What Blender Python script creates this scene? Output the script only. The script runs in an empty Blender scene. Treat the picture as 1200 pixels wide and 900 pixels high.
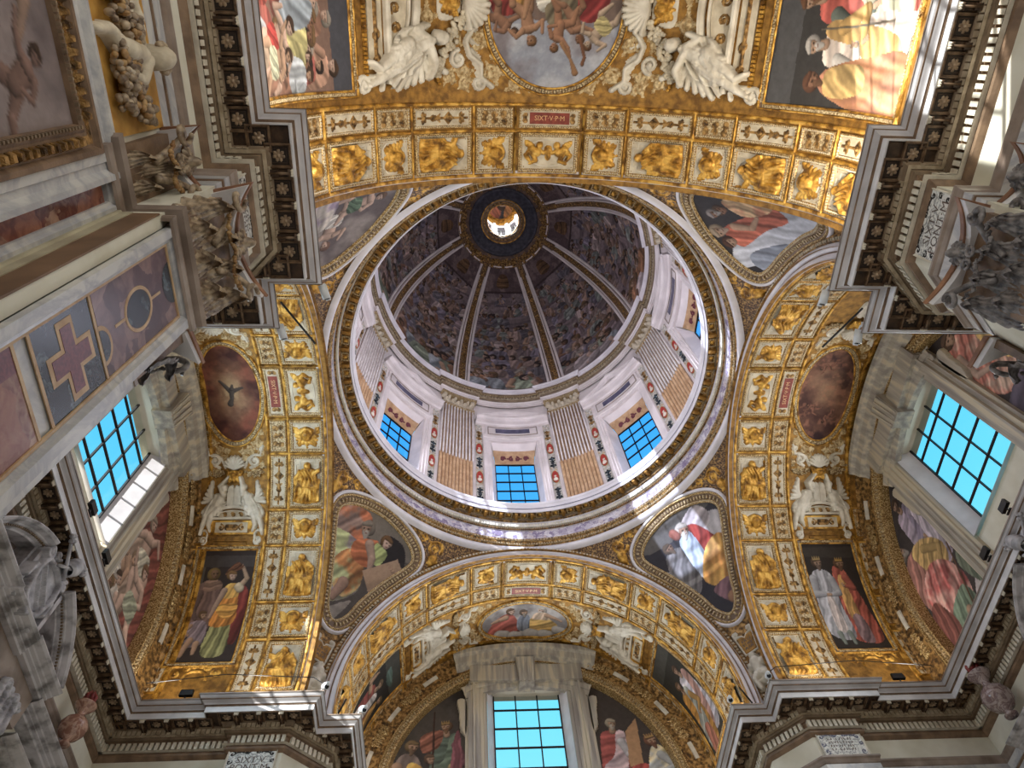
import bpy, math, random
import numpy as np
from mathutils import Matrix, Vector
PI = math.pi
C = bpy.context.scene.collection
rng = np.random.RandomState(7)
# ------------------------------------------------------------------ building constants (metres, camera at z = 0)
R_V = 5.62; HS = 13.53; HC = 12.26; AF = 6.5; PF = 5.56; NN = 6.41
E8 = 7.67; W_WE = 5.74; W_NS = 6.13
END = {'south': 10.95, 'west': 10.76, 'east': 11.0, 'north': 15.0}
RS = math.hypot(AF, 6.25)          # sphere of the pendentives
AX = {'south': ((0, 1), (1, 0)), 'west': ((-1, 0), (0, 1)), 'east': ((1, 0), (0, -1)), 'north': ((0, -1), (-1, 0))}

# ------------------------------------------------------------------ mesh builder
class MB:
    def __init__(s): s.v = []; s.f = []; s.n = 0; s.c = []
    def add(s, v, f, col=None):
        v = np.asarray(v, float).reshape(-1, 3)
        f = np.asarray(f, int)
        s.v.append(v); s.f.append(f + s.n); s.n += len(v)
        if col is not None: s.c.append(np.asarray(col, float).reshape(-1, 3))
        return s
    def merge(s, o):
        for v, f in zip(o.v, o.f):
            s.v.append(v); s.f.append(f + s.n)
        s.n += o.n
        return s
    def mesh(s, name, mat, smooth, inv=None):
        me = bpy.data.meshes.new(name)
        V = np.concatenate(s.v) if s.v else np.zeros((0, 3))
        if inv is not None:
            A = np.array(inv); V = V @ A[:3, :3].T + A[:3, 3]
        sizes = [f.shape[1] for f in s.f for _ in range(len(f))] if s.f else []
        loops = np.concatenate([f.ravel() for f in s.f]) if s.f else np.zeros(0, int)
        me.vertices.add(len(V)); me.vertices.foreach_set('co', V.ravel())
        me.loops.add(len(loops)); me.loops.foreach_set('vertex_index', loops)
        sizes = np.array(sizes, int); st = np.concatenate([[0], np.cumsum(sizes)[:-1]]) if len(sizes) else sizes
        me.polygons.add(len(sizes)); me.polygons.foreach_set('loop_start', st)
        me.polygons.foreach_set('use_smooth', np.full(len(sizes), bool(smooth)))
        me.update(calc_edges=True); me.validate()
        if s.c:
            col = np.concatenate(s.c)
            at = me.color_attributes.new('Col', 'FLOAT_COLOR', 'POINT')
            at.data.foreach_set('color', np.concatenate([col, np.ones((len(col), 1))], 1).ravel())
        me.materials.append(mat)
        return me

def gridf(nu, nv, cu=False, cv=False):
    a, b = np.meshgrid(np.arange(nu - (not cu)), np.arange(nv - (not cv)), indexing='ij')
    a = a.ravel(); b = b.ravel(); a2 = (a + 1) % nu; b2 = (b + 1) % nv
    return np.stack([a * nv + b, a2 * nv + b, a2 * nv + b2, a * nv + b2], 1)

BOXF = np.array([[0, 3, 2, 1], [4, 5, 6, 7], [0, 1, 5, 4], [1, 2, 6, 5], [2, 3, 7, 6], [3, 0, 4, 7]])
def ident(P): return np.asarray(P, float)
def box(mb, lo, hi, fn=ident, taper=0.0, sub=1):
    (x0, y0, z0), (x1, y1, z1) = lo, hi
    if sub > 1:
        xs = np.linspace(x0, x1, sub + 1)
        for i in range(sub): box(mb, (xs[i], y0, z0), (xs[i + 1], y1, z1), fn, 0)
        return mb
    t = taper
    P = [(x0, y0, z0), (x1, y0, z0), (x1, y1, z0), (x0, y1, z0),
         (x0 + t, y0 + t, z1), (x1 - t, y0 + t, z1), (x1 - t, y1 - t, z1), (x0 + t, y1 - t, z1)]
    mb.add(fn(np.array(P)), BOXF); return mb

def miter(path, closed, e0=None, e1=None):
    """unit-offset vectors to the left of the path at every point"""
    p = np.asarray(path, float); n = len(p)
    d = (np.roll(p, -1, 0) - p); L = np.linalg.norm(d, axis=1, keepdims=True); L[L == 0] = 1; d = d / L
    if not closed: d[-1] = d[-2]
    nr = np.stack([-d[:, 1], d[:, 0]], 1)
    pr = np.roll(nr, 1, 0)
    if not closed: pr[0] = nr[0]; 
    if e0 is not None: pr[0] = e0
    if e1 is not None: nr[-1] = e1
    m = nr + pr; k = (m * m).sum(1, keepdims=True) / 2; k[k < 1e-6] = 1
    return m / k

def mould(mb, path, prof, fn=ident, closed=True, e0=None, e1=None, caps=True):
    """sweep prof (d, h) along a flat path; d to the left of it, h along the surface normal; fn maps (u, v, h) to space"""
    p = np.asarray(path, float); pr = np.asarray(prof, float); m = miter(p, closed, e0, e1)
    n, k = len(p), len(pr)
    P = np.zeros((n, k, 3))
    P[:, :, 0] = p[:, None, 0] + m[:, None, 0] * pr[None, :, 0]
    P[:, :, 1] = p[:, None, 1] + m[:, None, 1] * pr[None, :, 0]
    P[:, :, 2] = pr[None, :, 1]
    mb.add(fn(P.reshape(-1, 3)), gridf(n, k, cu=closed))
    return mb

def dens(path, step, closed=True):
    p = [np.array(q, float) for q in path]; out = []
    m = len(p) if closed else len(p) - 1
    for i in range(m):
        a, b = p[i], p[(i + 1) % len(p)]; k = max(1, int(np.linalg.norm(b - a) / step + .5))
        out += [a + (b - a) * j / k for j in range(k)]
    if not closed: out.append(p[-1])
    return np.array(out)

def offs(path, d, closed=True):
    p = np.asarray(path, float); return p + miter(p, closed) * d

def walk(path, step, closed=True):
    """points and tangents at even spacing"""
    p = np.asarray(path, float)
    if closed: p = np.vstack([p, p[:1]])
    seg = np.linalg.norm(np.diff(p, axis=0), axis=1); cum = np.concatenate([[0], np.cumsum(seg)])
    n = max(2, int(round(cum[-1] / step))); t = (np.arange(n) + .5) * cum[-1] / n
    i = np.clip(np.searchsorted(cum, t) - 1, 0, len(seg) - 1)
    q = p[i] + (p[i + 1] - p[i]) * ((t - cum[i]) / np.maximum(seg[i], 1e-9))[:, None]
    tg = (p[i + 1] - p[i]) / np.maximum(seg[i], 1e-9)[:, None]
    return q, tg

def beads(mb, path, d, step, w, l, h0, h1, fn=ident, closed=True, taper=.3, skip=None):
    """a run of little blocks (eggs, dentils, pearls) along a path; w across, l along"""
    q, t = walk(path, step, closed); nr = np.stack([-t[:, 1], t[:, 0]], 1); q = q + nr * d
    P = []
    for z, s in ((h0, 1), (h1, 1 - taper)):
        for a, b in ((-1, -1), (1, -1), (1, 1), (-1, 1)):
            xy = q + t * (a * l / 2 * s) + nr * (b * w / 2 * s)
            P.append(np.concatenate([xy, np.full((len(q), 1), z)], 1))
    P = np.stack(P, 1)
    n = len(q); F = (BOXF[None, 1:] + (np.arange(n) * 8)[:, None, None]).reshape(-1, 4)
    mb.add(fn(P.reshape(-1, 3)), F); mould(mb, path, [(d + w * .4, h0 + .001), (d - w * .4, h0 + .001)], fn, closed); return mb

def lathe(mb, prof, n=24, fn=ident, a0=0, a1=2 * PI, mod=None):
    pr = np.asarray(prof, float); full = abs(a1 - a0 - 2 * PI) < 1e-6
    th = np.linspace(a0, a1, n + (not full))[:n + (not full)] if not full else a0 + np.arange(n) * 2 * PI / n
    r = pr[None, :, 0] * np.ones((len(th), 1)) * (1 if mod is None else mod(th[:, None], pr[None, :, 1]))
    P = np.stack([r * np.cos(th)[:, None], r * np.sin(th)[:, None], np.broadcast_to(pr[None, :, 1], r.shape)], 2)
    mb.add(fn(P.reshape(-1, 3)), gridf(len(th), len(pr), cu=full)); return mb

def tube(mb, pts, r, n=8, fn=ident, cap=True):
    p = np.asarray(pts, float); r = np.broadcast_to(np.asarray(r, float), (len(p),))
    t = np.gradient(p, axis=0); t /= np.maximum(np.linalg.norm(t, axis=1, keepdims=True), 1e-9)
    up = np.array([0.13, 0.21, 1.0]); 
    if abs(t[0] @ (up / np.linalg.norm(up))) > .95: up = np.array([1.0, .1, 0])
    a = np.cross(t, up); a /= np.linalg.norm(a, axis=1, keepdims=True); b = np.cross(t, a)
    th = np.arange(n) * 2 * PI / n
    P = p[:, None] + r[:, None, None] * (a[:, None] * np.cos(th)[None, :, None] + b[:, None] * np.sin(th)[None, :, None])
    if cap:
        P = np.concatenate([np.repeat(p[:1, None], n, 1), P, np.repeat(p[-1:, None], n, 1)], 0)
    mb.add(fn(P.reshape(-1, 3)), gridf(len(P), n, cv=True)); return mb

def ball(mb, c, r, nu=10, nv=6, fn=ident):
    c = np.array(c, float); r = np.broadcast_to(np.asarray(r, float), (3,))
    ph = np.linspace(-PI / 2, PI / 2, nv + 1); th = np.arange(nu) * 2 * PI / nu
    P = np.stack([np.cos(ph)[:, None] * np.cos(th), np.cos(ph)[:, None] * np.sin(th), np.sin(ph)[:, None] + 0 * th], 2)
    mb.add(fn((P * r + c).reshape(-1, 3)), gridf(nv + 1, nu, cv=True)); return mb

def prism(mb, pts, z0, z1, fn=ident):
    """pts (x, d) polygon; fn takes (x, z, d)"""
    p = np.asarray(pts, float); n = len(p); c = p.mean(0)
    P = [(x, z0, d) for x, d in p] + [(x, z1, d) for x, d in p]; mb.add(fn(np.array(P)), [[i, (i + 1) % n, n + (i + 1) % n, n + i] for i in range(n)])
    for z in (z0, z1): i = np.arange(n); mb.add(fn(np.array([(c[0], z, c[1])] + [(x, z, d) for x, d in p])), np.stack([0 * i, 1 + i, 1 + (i + 1) % n], 1))
    return mb
def poly_fill(mb, pts, h, fn=ident, res=None):
    """flat n-gon (fan) at height h"""
    p = np.asarray(pts, float); c = p.mean(0)
    P = np.concatenate([np.vstack([c, p]), np.full((len(p) + 1, 1), h)], 1); n = len(p)
    i = np.arange(n); F = np.stack([np.zeros(n, int), 1 + i, 1 + (i + 1) % n], 1)
    mb.add(fn(P), F); return mb

# ------------------------------------------------------------------ scene helpers
def thing(name, label, cat, M=None, group=None):
    o = bpy.data.objects.new(name, None); C.objects.link(o); o.empty_display_size = .2
    if M is not None: o.matrix_world = M
    o['label'] = label; o['category'] = cat
    if group: o['group'] = group
    o['_M'] = 1; del o['_M']
    WM[o.name] = M.copy() if M is not None else Matrix.Identity(4)
    return o
WM = {}
def part(name, mb, mat, parent=None, smooth=False, label=None, kind=None):
    """mesh given in world space; stored in the space of its thing"""
    inv = None
    if parent is not None:
        root = parent
        while root.parent: root = root.parent
        inv = WM.get(root.name, Matrix.Identity(4)).inverted()
    o = bpy.data.objects.new(name, mb.mesh(name, mat, smooth, inv)); C.objects.link(o)
    if parent is not None: o.parent = parent
    if label: o['label'] = label
    if kind: o['kind'] = kind
    return o
def struct(name, mb, mat, smooth=False): return part(name, mb, mat, None, smooth, kind='structure')
def single(name, mb, mat, label, cat, M=None, group=None, smooth=False):
    M = M or Matrix.Identity(4)
    o = bpy.data.objects.new(name, mb.mesh(name, mat, smooth, M.inverted())); C.objects.link(o)
    o.matrix_world = M; WM[o.name] = M.copy(); o['label'] = label; o['category'] = cat
    if group: o['group'] = group
    return o
def dup(o, M, label=None, group=None):
    r = o.copy(); C.objects.link(r); r.matrix_world = M; WM[r.name] = M.copy()
    if label: r['label'] = label
    if group: r['group'] = group
    for ch in list(o.children):
        c = ch.copy(); C.objects.link(c); c.parent = r
        for g in list(ch.children):
            d = g.copy(); C.objects.link(d); d.parent = c
    return r
def RZ(deg): return Matrix.Rotation(math.radians(deg), 4, 'Z')
def T(x, y, z): return Matrix.Translation((x, y, z))
def frameM(o, x, y, z):
    M = Matrix.Identity(4)
    for i, c in enumerate((x, y, z, o)):
        for j in range(3): M[j][i] = c[j]
    return M
def mapM(M):
    A = np.array(M)
    return lambda P: np.asarray(P) @ A[:3, :3].T + A[:3, 3]

# barrel vault coordinates: u along the axis from the centre of the crossing, v along the arc from the crown, h inwards
def barrel(arm, Rr=R_V):
    (ax, ay), (sx, sy) = AX[arm]
    def fn(P):
        P = np.asarray(P, float); u, v, h = P[:, 0], P[:, 1], P[:, 2]; t = v / R_V; r = Rr - h
        k = r * np.sin(t)
        return np.stack([ax * u + sx * k, ay * u + sy * k, HS + r * np.cos(t)], 1)
    return fn
def barrelM(arm, u, v):
    (ax, ay), (sx, sy) = AX[arm]; t = v / R_V
    o = barrel(arm)(np.array([[u, v, 0]]))[0]
    return frameM(o, (ax, ay, 0), (sx * math.cos(t), sy * math.cos(t), -math.sin(t)), (-sx * math.sin(t), -sy * math.sin(t), -math.cos(t)))
# end walls: x to the s side, z up, h out of the wall into the room
def endwall(arm, off=0.0):
    (ax, ay), (sx, sy) = AX[arm]; D = END[arm] - off
    def fn(P):
        P = np.asarray(P, float)
        return np.stack([ax * (D - P[:, 2]) + sx * P[:, 0], ay * (D - P[:, 2]) + sy * P[:, 0], P[:, 1]], 1)
    return fn
def endM(arm, x, z, h=0):
    (ax, ay), (sx, sy) = AX[arm]; o = endwall(arm)(np.array([[x, z, h]]))[0]
    return frameM(o, (sx, sy, 0), (0, 0, 1), (-ax, -ay, 0))
# pendentive sphere: azimuth / elevation in radians, h inwards
def sphere(P, Rr=RS):
    P = np.asarray(P, float); r = Rr - P[:, 2]
    return np.stack([r * np.cos(P[:, 1]) * np.cos(P[:, 0]), r * np.cos(P[:, 1]) * np.sin(P[:, 0]), HS + r * np.sin(P[:, 1])], 1)
# drum: azimuth arc length at radius RD, z, h inwards
RD = 6.9
def drum(az0=0.0, Rr=RD):
    def fn(P):
        P = np.asarray(P, float); t = az0 - P[:, 0] / RD; r = Rr - P[:, 2]
        return np.stack([r * np.cos(t), r * np.sin(t), P[:, 1]], 1)
    return fn
def drumM(az, z, h=0):
    c, s = math.cos(az), math.sin(az)
    return frameM(((RD - h) * c, (RD - h) * s, z), (s, -c, 0), (0, 0, 1), (-c, -s, 0))

def arc(cx, cy, rx, ry, a0, a1, n):
    t = np.radians(np.linspace(a0, a1, n)); return np.stack([cx + rx * np.cos(t), cy + ry * np.sin(t)], 1)
def ellipse(cx, cy, rx, ry, n=64):
    t = np.arange(n) * 2 * PI / n; return np.stack([cx + rx * np.cos(t), cy + ry * np.sin(t)], 1)
def rect(x0, y0, x1, y1): return [(x0, y0), (x1, y0), (x1, y1), (x0, y1)]
def smooth_closed(pts, n=90):
    p = np.asarray(pts, float); m = len(p); out = []
    k = max(2, n // m)
    for i in range(m):
        a, b, c, d = p[i - 1], p[i], p[(i + 1) % m], p[(i + 2) % m]
        for j in range(k):
            t = j / k
            out.append(.5 * ((2 * b) + (c - a) * t + (2 * a - 5 * b + 4 * c - d) * t * t + (3 * b - a - 3 * c + d) * t ** 3))
    return np.array(out)
def in_poly(X, Y, poly):
    ins = np.zeros(X.shape, bool); n = len(poly)
    for i in range(n):
        x0, y0 = poly[i]; x1, y1 = poly[(i + 1) % n]
        if y0 == y1: continue
        c = ((y0 > Y) != (y1 > Y)) & (X < (x1 - x0) * (Y - y0) / (y1 - y0) + x0)
        ins ^= c
    return ins

# ------------------------------------------------------------------ materials
def srgb(c):
    c = np.asarray(c, float); return np.where(c <= .04045, c / 12.92, ((c + .055) / 1.055) ** 2.4)
def L(r, g, b): return tuple(srgb(np.array([r, g, b]) / 255.0)) + (1.0,)
def newmat(name):
    m = bpy.data.materials.new(name); m.use_nodes = True; nt = m.node_tree
    return m, nt, nt.nodes, nt.links, nt.nodes['Principled BSDF']
def ramp(nd, stops):
    r = nd.new('ShaderNodeValToRGB'); e = r.color_ramp.elements
    while len(e) < len(stops): e.new(.5)
    for q, (p, c) in zip(e, stops): q.position = p; q.color = c
    return r
def noisy(name, c1, c2, scale=3, rough=.5, metal=0, bump=.0, bscale=30, detail=4, dist=0, c3=None, stretch=None, spec=.5):
    m, nt, nd, lk, b = newmat(name)
    tc = nd.new('ShaderNodeTexCoord'); n = nd.new('ShaderNodeTexNoise'); n.inputs['Scale'].default_value = scale
    n.inputs['Detail'].default_value = detail; n.inputs['Distortion'].default_value = dist
    src = tc.outputs['Object']
    if stretch:
        mp = nd.new('ShaderNodeMapping'); mp.inputs['Scale'].default_value = stretch; lk.new(src, mp.inputs[0]); src = mp.outputs[0]
    lk.new(src, n.inputs['Vector'])
    st = [(.35, c1), (.65, c2)] if c3 is None else [(.35, c1), (.52, c2), (.6, c3)]
    r = ramp(nd, st); lk.new(n.outputs['Fac'], r.inputs[0]); lk.new(r.outputs[0], b.inputs['Base Color'])
    b.inputs['Roughness'].default_value = rough; b.inputs['Metallic'].default_value = metal
    b.inputs['Specular IOR Level'].default_value = spec
    if bump:
        n2 = nd.new('ShaderNodeTexNoise'); n2.inputs['Scale'].default_value = bscale; n2.inputs['Detail'].default_value = 3
        lk.new(tc.outputs['Object'], n2.inputs['Vector'])
        bp = nd.new('ShaderNodeBump'); bp.inputs['Strength'].default_value = bump; bp.inputs['Distance'].default_value = .02
        lk.new(n2.outputs['Fac'], bp.inputs['Height']); lk.new(bp.outputs[0], b.inputs['Normal'])
    return m
def plain(name, c, rough=.6, metal=0):
    m, nt, nd, lk, b = newmat(name); b.inputs['Base Color'].default_value = c
    b.inputs['Roughness'].default_value = rough; b.inputs['Metallic'].default_value = metal; return m
def veined(name, base, vein, scale=2, rough=.3, width=.05, second=None):
    m, nt, nd, lk, b = newmat(name)
    tc = nd.new('ShaderNodeTexCoord'); n = nd.new('ShaderNodeTexNoise'); n.inputs['Scale'].default_value = scale; n.inputs['Detail'].default_value = 8
    n.inputs['Distortion'].default_value = 1.2; n.inputs['Roughness'].default_value = .6
    lk.new(tc.outputs['Object'], n.inputs['Vector'])
    r = ramp(nd, [(.0, second or base), (.5 - width, base), (.5, vein), (.5 + width, base)])
    lk.new(n.outputs['Fac'], r.inputs[0]); lk.new(r.outputs[0], b.inputs['Base Color']); b.inputs['Roughness'].default_value = rough
    return m
def breccia(name, cols, scale=3, rough=.25, dist=.35):
    m, nt, nd, lk, b = newmat(name)
    tc = nd.new('ShaderNodeTexCoord'); n = nd.new('ShaderNodeTexNoise'); n.inputs['Scale'].default_value = scale; n.inputs['Detail'].default_value = 3
    lk.new(tc.outputs['Object'], n.inputs['Vector'])
    mx = nd.new('ShaderNodeMix'); mx.data_type = 'VECTOR'; mx.inputs[0].default_value = dist
    lk.new(tc.outputs['Object'], mx.inputs[4]); lk.new(n.outputs['Color'], mx.inputs[5])
    v = nd.new('ShaderNodeTexVoronoi'); v.inputs['Scale'].default_value = scale * 1.6; lk.new(mx.outputs[1], v.inputs['Vector'])
    n3 = nd.new('ShaderNodeTexNoise'); n3.inputs['Scale'].default_value = scale * 4; n3.inputs['Detail'].default_value = 6; lk.new(mx.outputs[1], n3.inputs['Vector'])
    ad = nd.new('ShaderNodeMath'); ad.operation = 'MULTIPLY_ADD'; ad.inputs[1].default_value = .6
    sp = nd.new('ShaderNodeSeparateColor'); lk.new(v.outputs['Color'], sp.inputs[0])
    lk.new(sp.outputs[0], ad.inputs[0]); 
    m2 = nd.new('ShaderNodeMath'); m2.operation = 'MULTIPLY'; m2.inputs[1].default_value = .45; lk.new(n3.outputs['Fac'], m2.inputs[0]); lk.new(m2.outputs[0], ad.inputs[2])
    k = len(cols); r = ramp(nd, [((i + .3) / k, c) for i, c in enumerate(cols)]); lk.new(ad.outputs[0], r.inputs[0])
    lk.new(r.outputs[0], b.inputs['Base Color']); b.inputs['Roughness'].default_value = rough
    return m
def fresco_mat():
    m, nt, nd, lk, b = newmat('fresco'); a = nd.new('ShaderNodeVertexColor'); a.layer_name = 'Col'
    lk.new(a.outputs[0], b.inputs['Base Color']); b.inputs['Roughness'].default_value = .75
    b.inputs['Specular IOR Level'].default_value = .25; return m
M_GOLD = noisy('gilding', L(112, 76, 30), L(198, 146, 60), 5, .33, .5, .7, 45, c3=L(232, 184, 92))
M_GOLDD = noisy('old_gilding', L(70, 50, 28), L(146, 110, 60), 9, .4, .45, .8, 60, c3=L(190, 150, 92))
M_GOLDP = noisy('gilt_plaster', L(116, 82, 36), L(178, 132, 62), 6, .45, .4, .7, 50)
M_GILTFR = noisy('gilt_cream_frame', L(110, 82, 44), L(176, 142, 88), 30, .45, .35, .5, 60, detail=2, c3=L(222, 198, 148))
M_GILTCREAM = noisy('gilt_and_cream', L(120, 90, 50), L(220, 200, 160), 26, .5, .2, .4, 60, detail=2)
M_CREAM = noisy('cream_stucco', L(184, 170, 146), L(220, 208, 184), 4, .65, bump=.2)
M_STUCCO = noisy('white_stucco', L(196, 186, 168), L(232, 224, 208), 3, .6, bump=.25, bscale=18)
M_WHITE = noisy('pale_marble', L(214, 208, 212), L(236, 230, 234), 1.5, .4)
M_PINKW = noisy('pinkish_marble', L(214, 204, 202), L(236, 226, 224), 1.2, .4)
M_BROWN = noisy('brown_stone', L(104, 82, 64), L(140, 114, 90), 4, .5, bump=.2)
M_SOFFIT = noisy('shaded_brown_soffit', L(40, 28, 20), L(82, 60, 42), 5, .5, .1, .3, 30)  # soffit brown made darker to put underside shade into the colour
M_ROSE = noisy('bronze_rosette', L(84, 64, 48), L(134, 108, 82), 8, .45, .2)
M_BED = noisy('weathered_bed_moulding', L(112, 94, 74), L(146, 126, 102), 3, .55, bump=.2)
M_BEDL = noisy('pale_egg_stone', L(160, 142, 116), L(202, 186, 160), 5, .5)
M_STRIP = breccia('strip_mosaic', [L(120, 132, 120), L(206, 200, 190), L(150, 150, 140), L(226, 222, 216), L(176, 140, 80)], 9)
M_DENT = noisy('dentil_stone', L(206, 196, 176), L(236, 228, 210), 5, .5)
M_PLASTER = noisy('pale_plaster', L(214, 208, 188), L(232, 228, 212), 1.5, .8)
M_MARBLE = veined('grey_veined_marble', L(206, 204, 200), L(172, 172, 176), 1.1, .3, .1, L(190, 186, 178))
M_AED = noisy('streaked_marble', L(144, 136, 128), L(176, 168, 154), 1.2, .4, stretch=(4, .3, 4), c3=L(200, 188, 164))
M_TAUPE = noisy('taupe_marble', L(120, 104, 92), L(164, 148, 136), 2, .4)
M_DARK = plain('dark_gap', L(34, 28, 26), .8)
M_FR = fresco_mat()
M_BLACK = plain('black_iron', L(16, 16, 20), .45)
M_CAMW = plain('white_enamel', L(232, 236, 240), .3)
M_LENS = plain('dark_lens', L(14, 18, 30), .1)
M_RED = breccia('red_breccia', [L(70, 30, 32), L(122, 66, 56), L(168, 112, 90), L(96, 44, 42), L(188, 150, 128)], 3.2)
M_PURP = breccia('purple_breccia', [L(74, 54, 60), L(110, 84, 86), L(140, 112, 108), L(92, 70, 74), L(78, 58, 62)], 2.6, dist=.25)
M_PINKB = breccia('rose_breccia', [L(112, 70, 66), L(168, 126, 114), L(140, 96, 88), L(190, 158, 140), L(124, 84, 80)], 3.0, dist=.25)
M_GREEN = breccia('dark_green_marble', [L(14, 20, 24), L(30, 42, 50), L(20, 30, 36), L(26, 36, 44), L(96, 112, 118)], 5)
M_PORPH = noisy('porphyry', L(92, 44, 52), L(122, 64, 70), 30, .3)
M_TAN = noisy('yellow_inlay', L(176, 142, 104), L(206, 176, 138), 6, .4)
M_BLUEG = noisy('blue_grey_marble', L(60, 58, 84), L(92, 90, 118), 5, .35)
M_REDM = noisy('red_mosaic', L(150, 40, 36), L(186, 66, 56), 8, .5)
M_REDT = noisy('dark_red_tablet', L(112, 42, 34), L(146, 64, 48), 8, .5)
M_LETG = plain('gilt_letters', L(226, 180, 130), .4, .2)
M_LETB = plain('brown_letters', L(96, 80, 70), .6)
M_REED = noisy('orange_reed', L(176, 138, 100), L(206, 170, 132), 4, .5)
M_FLUTE = noisy('pale_flute', L(216, 208, 206), L(244, 238, 236), 3, .4)
M_FLUTED = noisy('brown_flute_gap', L(128, 98, 72), L(164, 134, 104), 5, .5)
M_FRIEZE = breccia('frieze_mosaic', [L(104, 88, 124), L(206, 198, 206), L(134, 118, 148), L(230, 224, 228), L(190, 170, 168)], 5)
M_ARAB = noisy('gold_arabesque_ground', L(60, 44, 36), L(112, 82, 54), 18, .5, .2, .6, 60, detail=3, c3=L(176, 140, 88))
# ------------------------------------------------------------------ noise on arrays
def vnoise(X, Y, seed):
    r = np.random.RandomState(seed); G = r.rand(64, 64)
    xi = np.floor(X).astype(int); yi = np.floor(Y).astype(int); fx = X - xi; fy = Y - yi
    fx = fx * fx * (3 - 2 * fx); fy = fy * fy * (3 - 2 * fy)
    a = G[xi % 64, yi % 64]; b = G[(xi + 1) % 64, yi % 64]; c = G[xi % 64, (yi + 1) % 64]; d = G[(xi + 1) % 64, (yi + 1) % 64]
    return (a * (1 - fx) + b * fx) * (1 - fy) + (c * (1 - fx) + d * fx) * fy
def fbm(X, Y, s, seed, oc=4):
    o = 0; a = .5
    for k in range(oc): o = o + a * vnoise(X * s + 7 * k, Y * s + 3 * k, seed + k); s *= 2; a *= .5
    return o / .94
SKIN = (206, 160, 128); SKIND = (168, 116, 88)
class Paint:
    """a fresco painted with strokes; coordinates x right, y up, in metres of the wall"""
    def __init__(s, X, Y, bg, seed=1, wob=.02):
        s.seed = seed; s.X0, s.Y0 = X, Y
        s.X = X + wob * (fbm(X, Y, 3, seed) - .5) * 2; s.Y = Y + wob * (fbm(X, Y, 3, seed + 9) - .5) * 2
        s.I = np.ones(X.shape + (3,)) * np.array(bg, float); s.px = .012
    def cloud(s, c, scale=2, lo=.45, hi=.65, seed=5, amp=1, mask=None):
        n = fbm(s.X0, s.Y0, scale, s.seed + seed); a = np.clip((n - lo) / (hi - lo), 0, 1) * amp
        if mask is not None: a = a * mask
        s.mix(a, c)
    def mix(s, a, c):
        c = np.asarray(c, float); s.I = s.I * (1 - a[..., None]) + a[..., None] * (c if c.ndim == 3 else c)
    def sh(s, c, k): return np.clip(np.asarray(c, float) * k[..., None], 0, 255)
    def cap(s, x0, y0, r0, x1, y1, r1, c, k=.5, light=(-.5, .8)):
        dx, dy = x1 - x0, y1 - y0; L2 = dx * dx + dy * dy + 1e-9
        t = np.clip(((s.X - x0) * dx + (s.Y - y0) * dy) / L2, 0, 1)
        ox = s.X - x0 - t * dx; oy = s.Y - y0 - t * dy; r = r0 + (r1 - r0) * t; d = np.hypot(ox, oy)
        a = np.clip((r - d) / s.px + .5, 0, 1)
        if not a.any(): return
        b = (ox * light[0] + oy * light[1]) / np.maximum(r, 1e-3)
        s.mix(a, s.sh(c, .86 + k * .5 * b - .22 * (d / np.maximum(r, 1e-3)) ** 4))
    def chain(s, pts, rs, c, **kw):
        for i in range(len(pts) - 1): s.cap(pts[i][0], pts[i][1], rs[i], pts[i + 1][0], pts[i + 1][1], rs[i + 1], c, **kw)
    def poly(s, pts, c, fold=None, amp=.25, c2=None, smooth=True):
        p = smooth_closed(pts, 40) if smooth else np.array(pts, float)
        x0, y0 = p.min(0) - .05; x1, y1 = p.max(0) + .05
        m = in_poly(s.X, s.Y, p).astype(float)
        if not m.any(): return
        k = np.ones(s.X.shape)
        if fold is not None:
            ang, fr = math.radians(fold[0]), fold[1]
            q = s.X * math.sin(ang) - s.Y * math.cos(ang) + 1.1 / fr * (fbm(s.X0, s.Y0, .5 * fr, s.seed + int(abs(fr) * 10) % 50, 3) - .5)
            w = np.sin(q * fr * 1.5 * PI); k = 1 + amp * (w * .55 + .35 * np.sin(q * fr * 3.6 * PI + 1.3) + .9 * (fbm(s.X0, s.Y0, .9 * fr, s.seed + 41, 3) - .5)) - amp * .15
            xm, ym = p.mean(0); k += -.12 * (s.X - xm) / max(.1, x1 - x0) * 2 + .1 * (s.Y - ym) / max(.1, y1 - y0)
        col = s.sh(c, k)
        if c2 is not None:
            n = np.clip((fbm(s.X0, s.Y0, 3, s.seed + 31) - .4) * 4, 0, 1)[..., None]; col = col * (1 - n) + s.sh(c2, k) * n
        s.mix(m, col)
    def head(s, x, y, r, hair=(70, 50, 36), skin=SKIN, ang=0, beard=None, crown=None, face=1, cloth=None):
        """oval head leaning by ang degrees (0 = upright), face = where it looks (-1 left, 0 front, 1 right)"""
        a = math.radians(ang); ux, uy = -math.sin(a), math.cos(a); rx, ry = uy, -ux
        P = lambda u, v: (x + rx * u * r + ux * v * r, y + ry * u * r + uy * v * r)
        def e(u, v, w, c, k=.4): p = P(u, v); s.cap(p[0], p[1], w * r, p[0] + ux * .01, p[1] + uy * .01, w * r, c, k)
        if cloth is not None: e(-.1 * face, .05, 1.3, cloth); 
        else: e(-.22 * face, .22, 1.08, hair, .5)
        p, q = P(.1 * face, .18), P(.14 * face, -.38); s.cap(p[0], p[1], .8 * r, q[0], q[1], .56 * r, skin, .5)
        if beard is not None:
            p, q = P(.1 * face, -.55), P(.12 * face, -1.25); s.cap(p[0], p[1], .56 * r, q[0], q[1], .25 * r, beard, .5)
        if cloth is None:
            p, q = P(-.6, .72), P(.55, .78); s.cap(p[0], p[1], .3 * r, q[0], q[1], .28 * r, hair, .5)
        dk = tuple(np.array(skin) * .42)
        for u in (-.3, .38): p = P(u + .16 * face, .12); s.cap(p[0], p[1], .12 * r, p[0] + rx * .12 * r, p[1] + ry * .12 * r, .1 * r, dk, 0)
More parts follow.
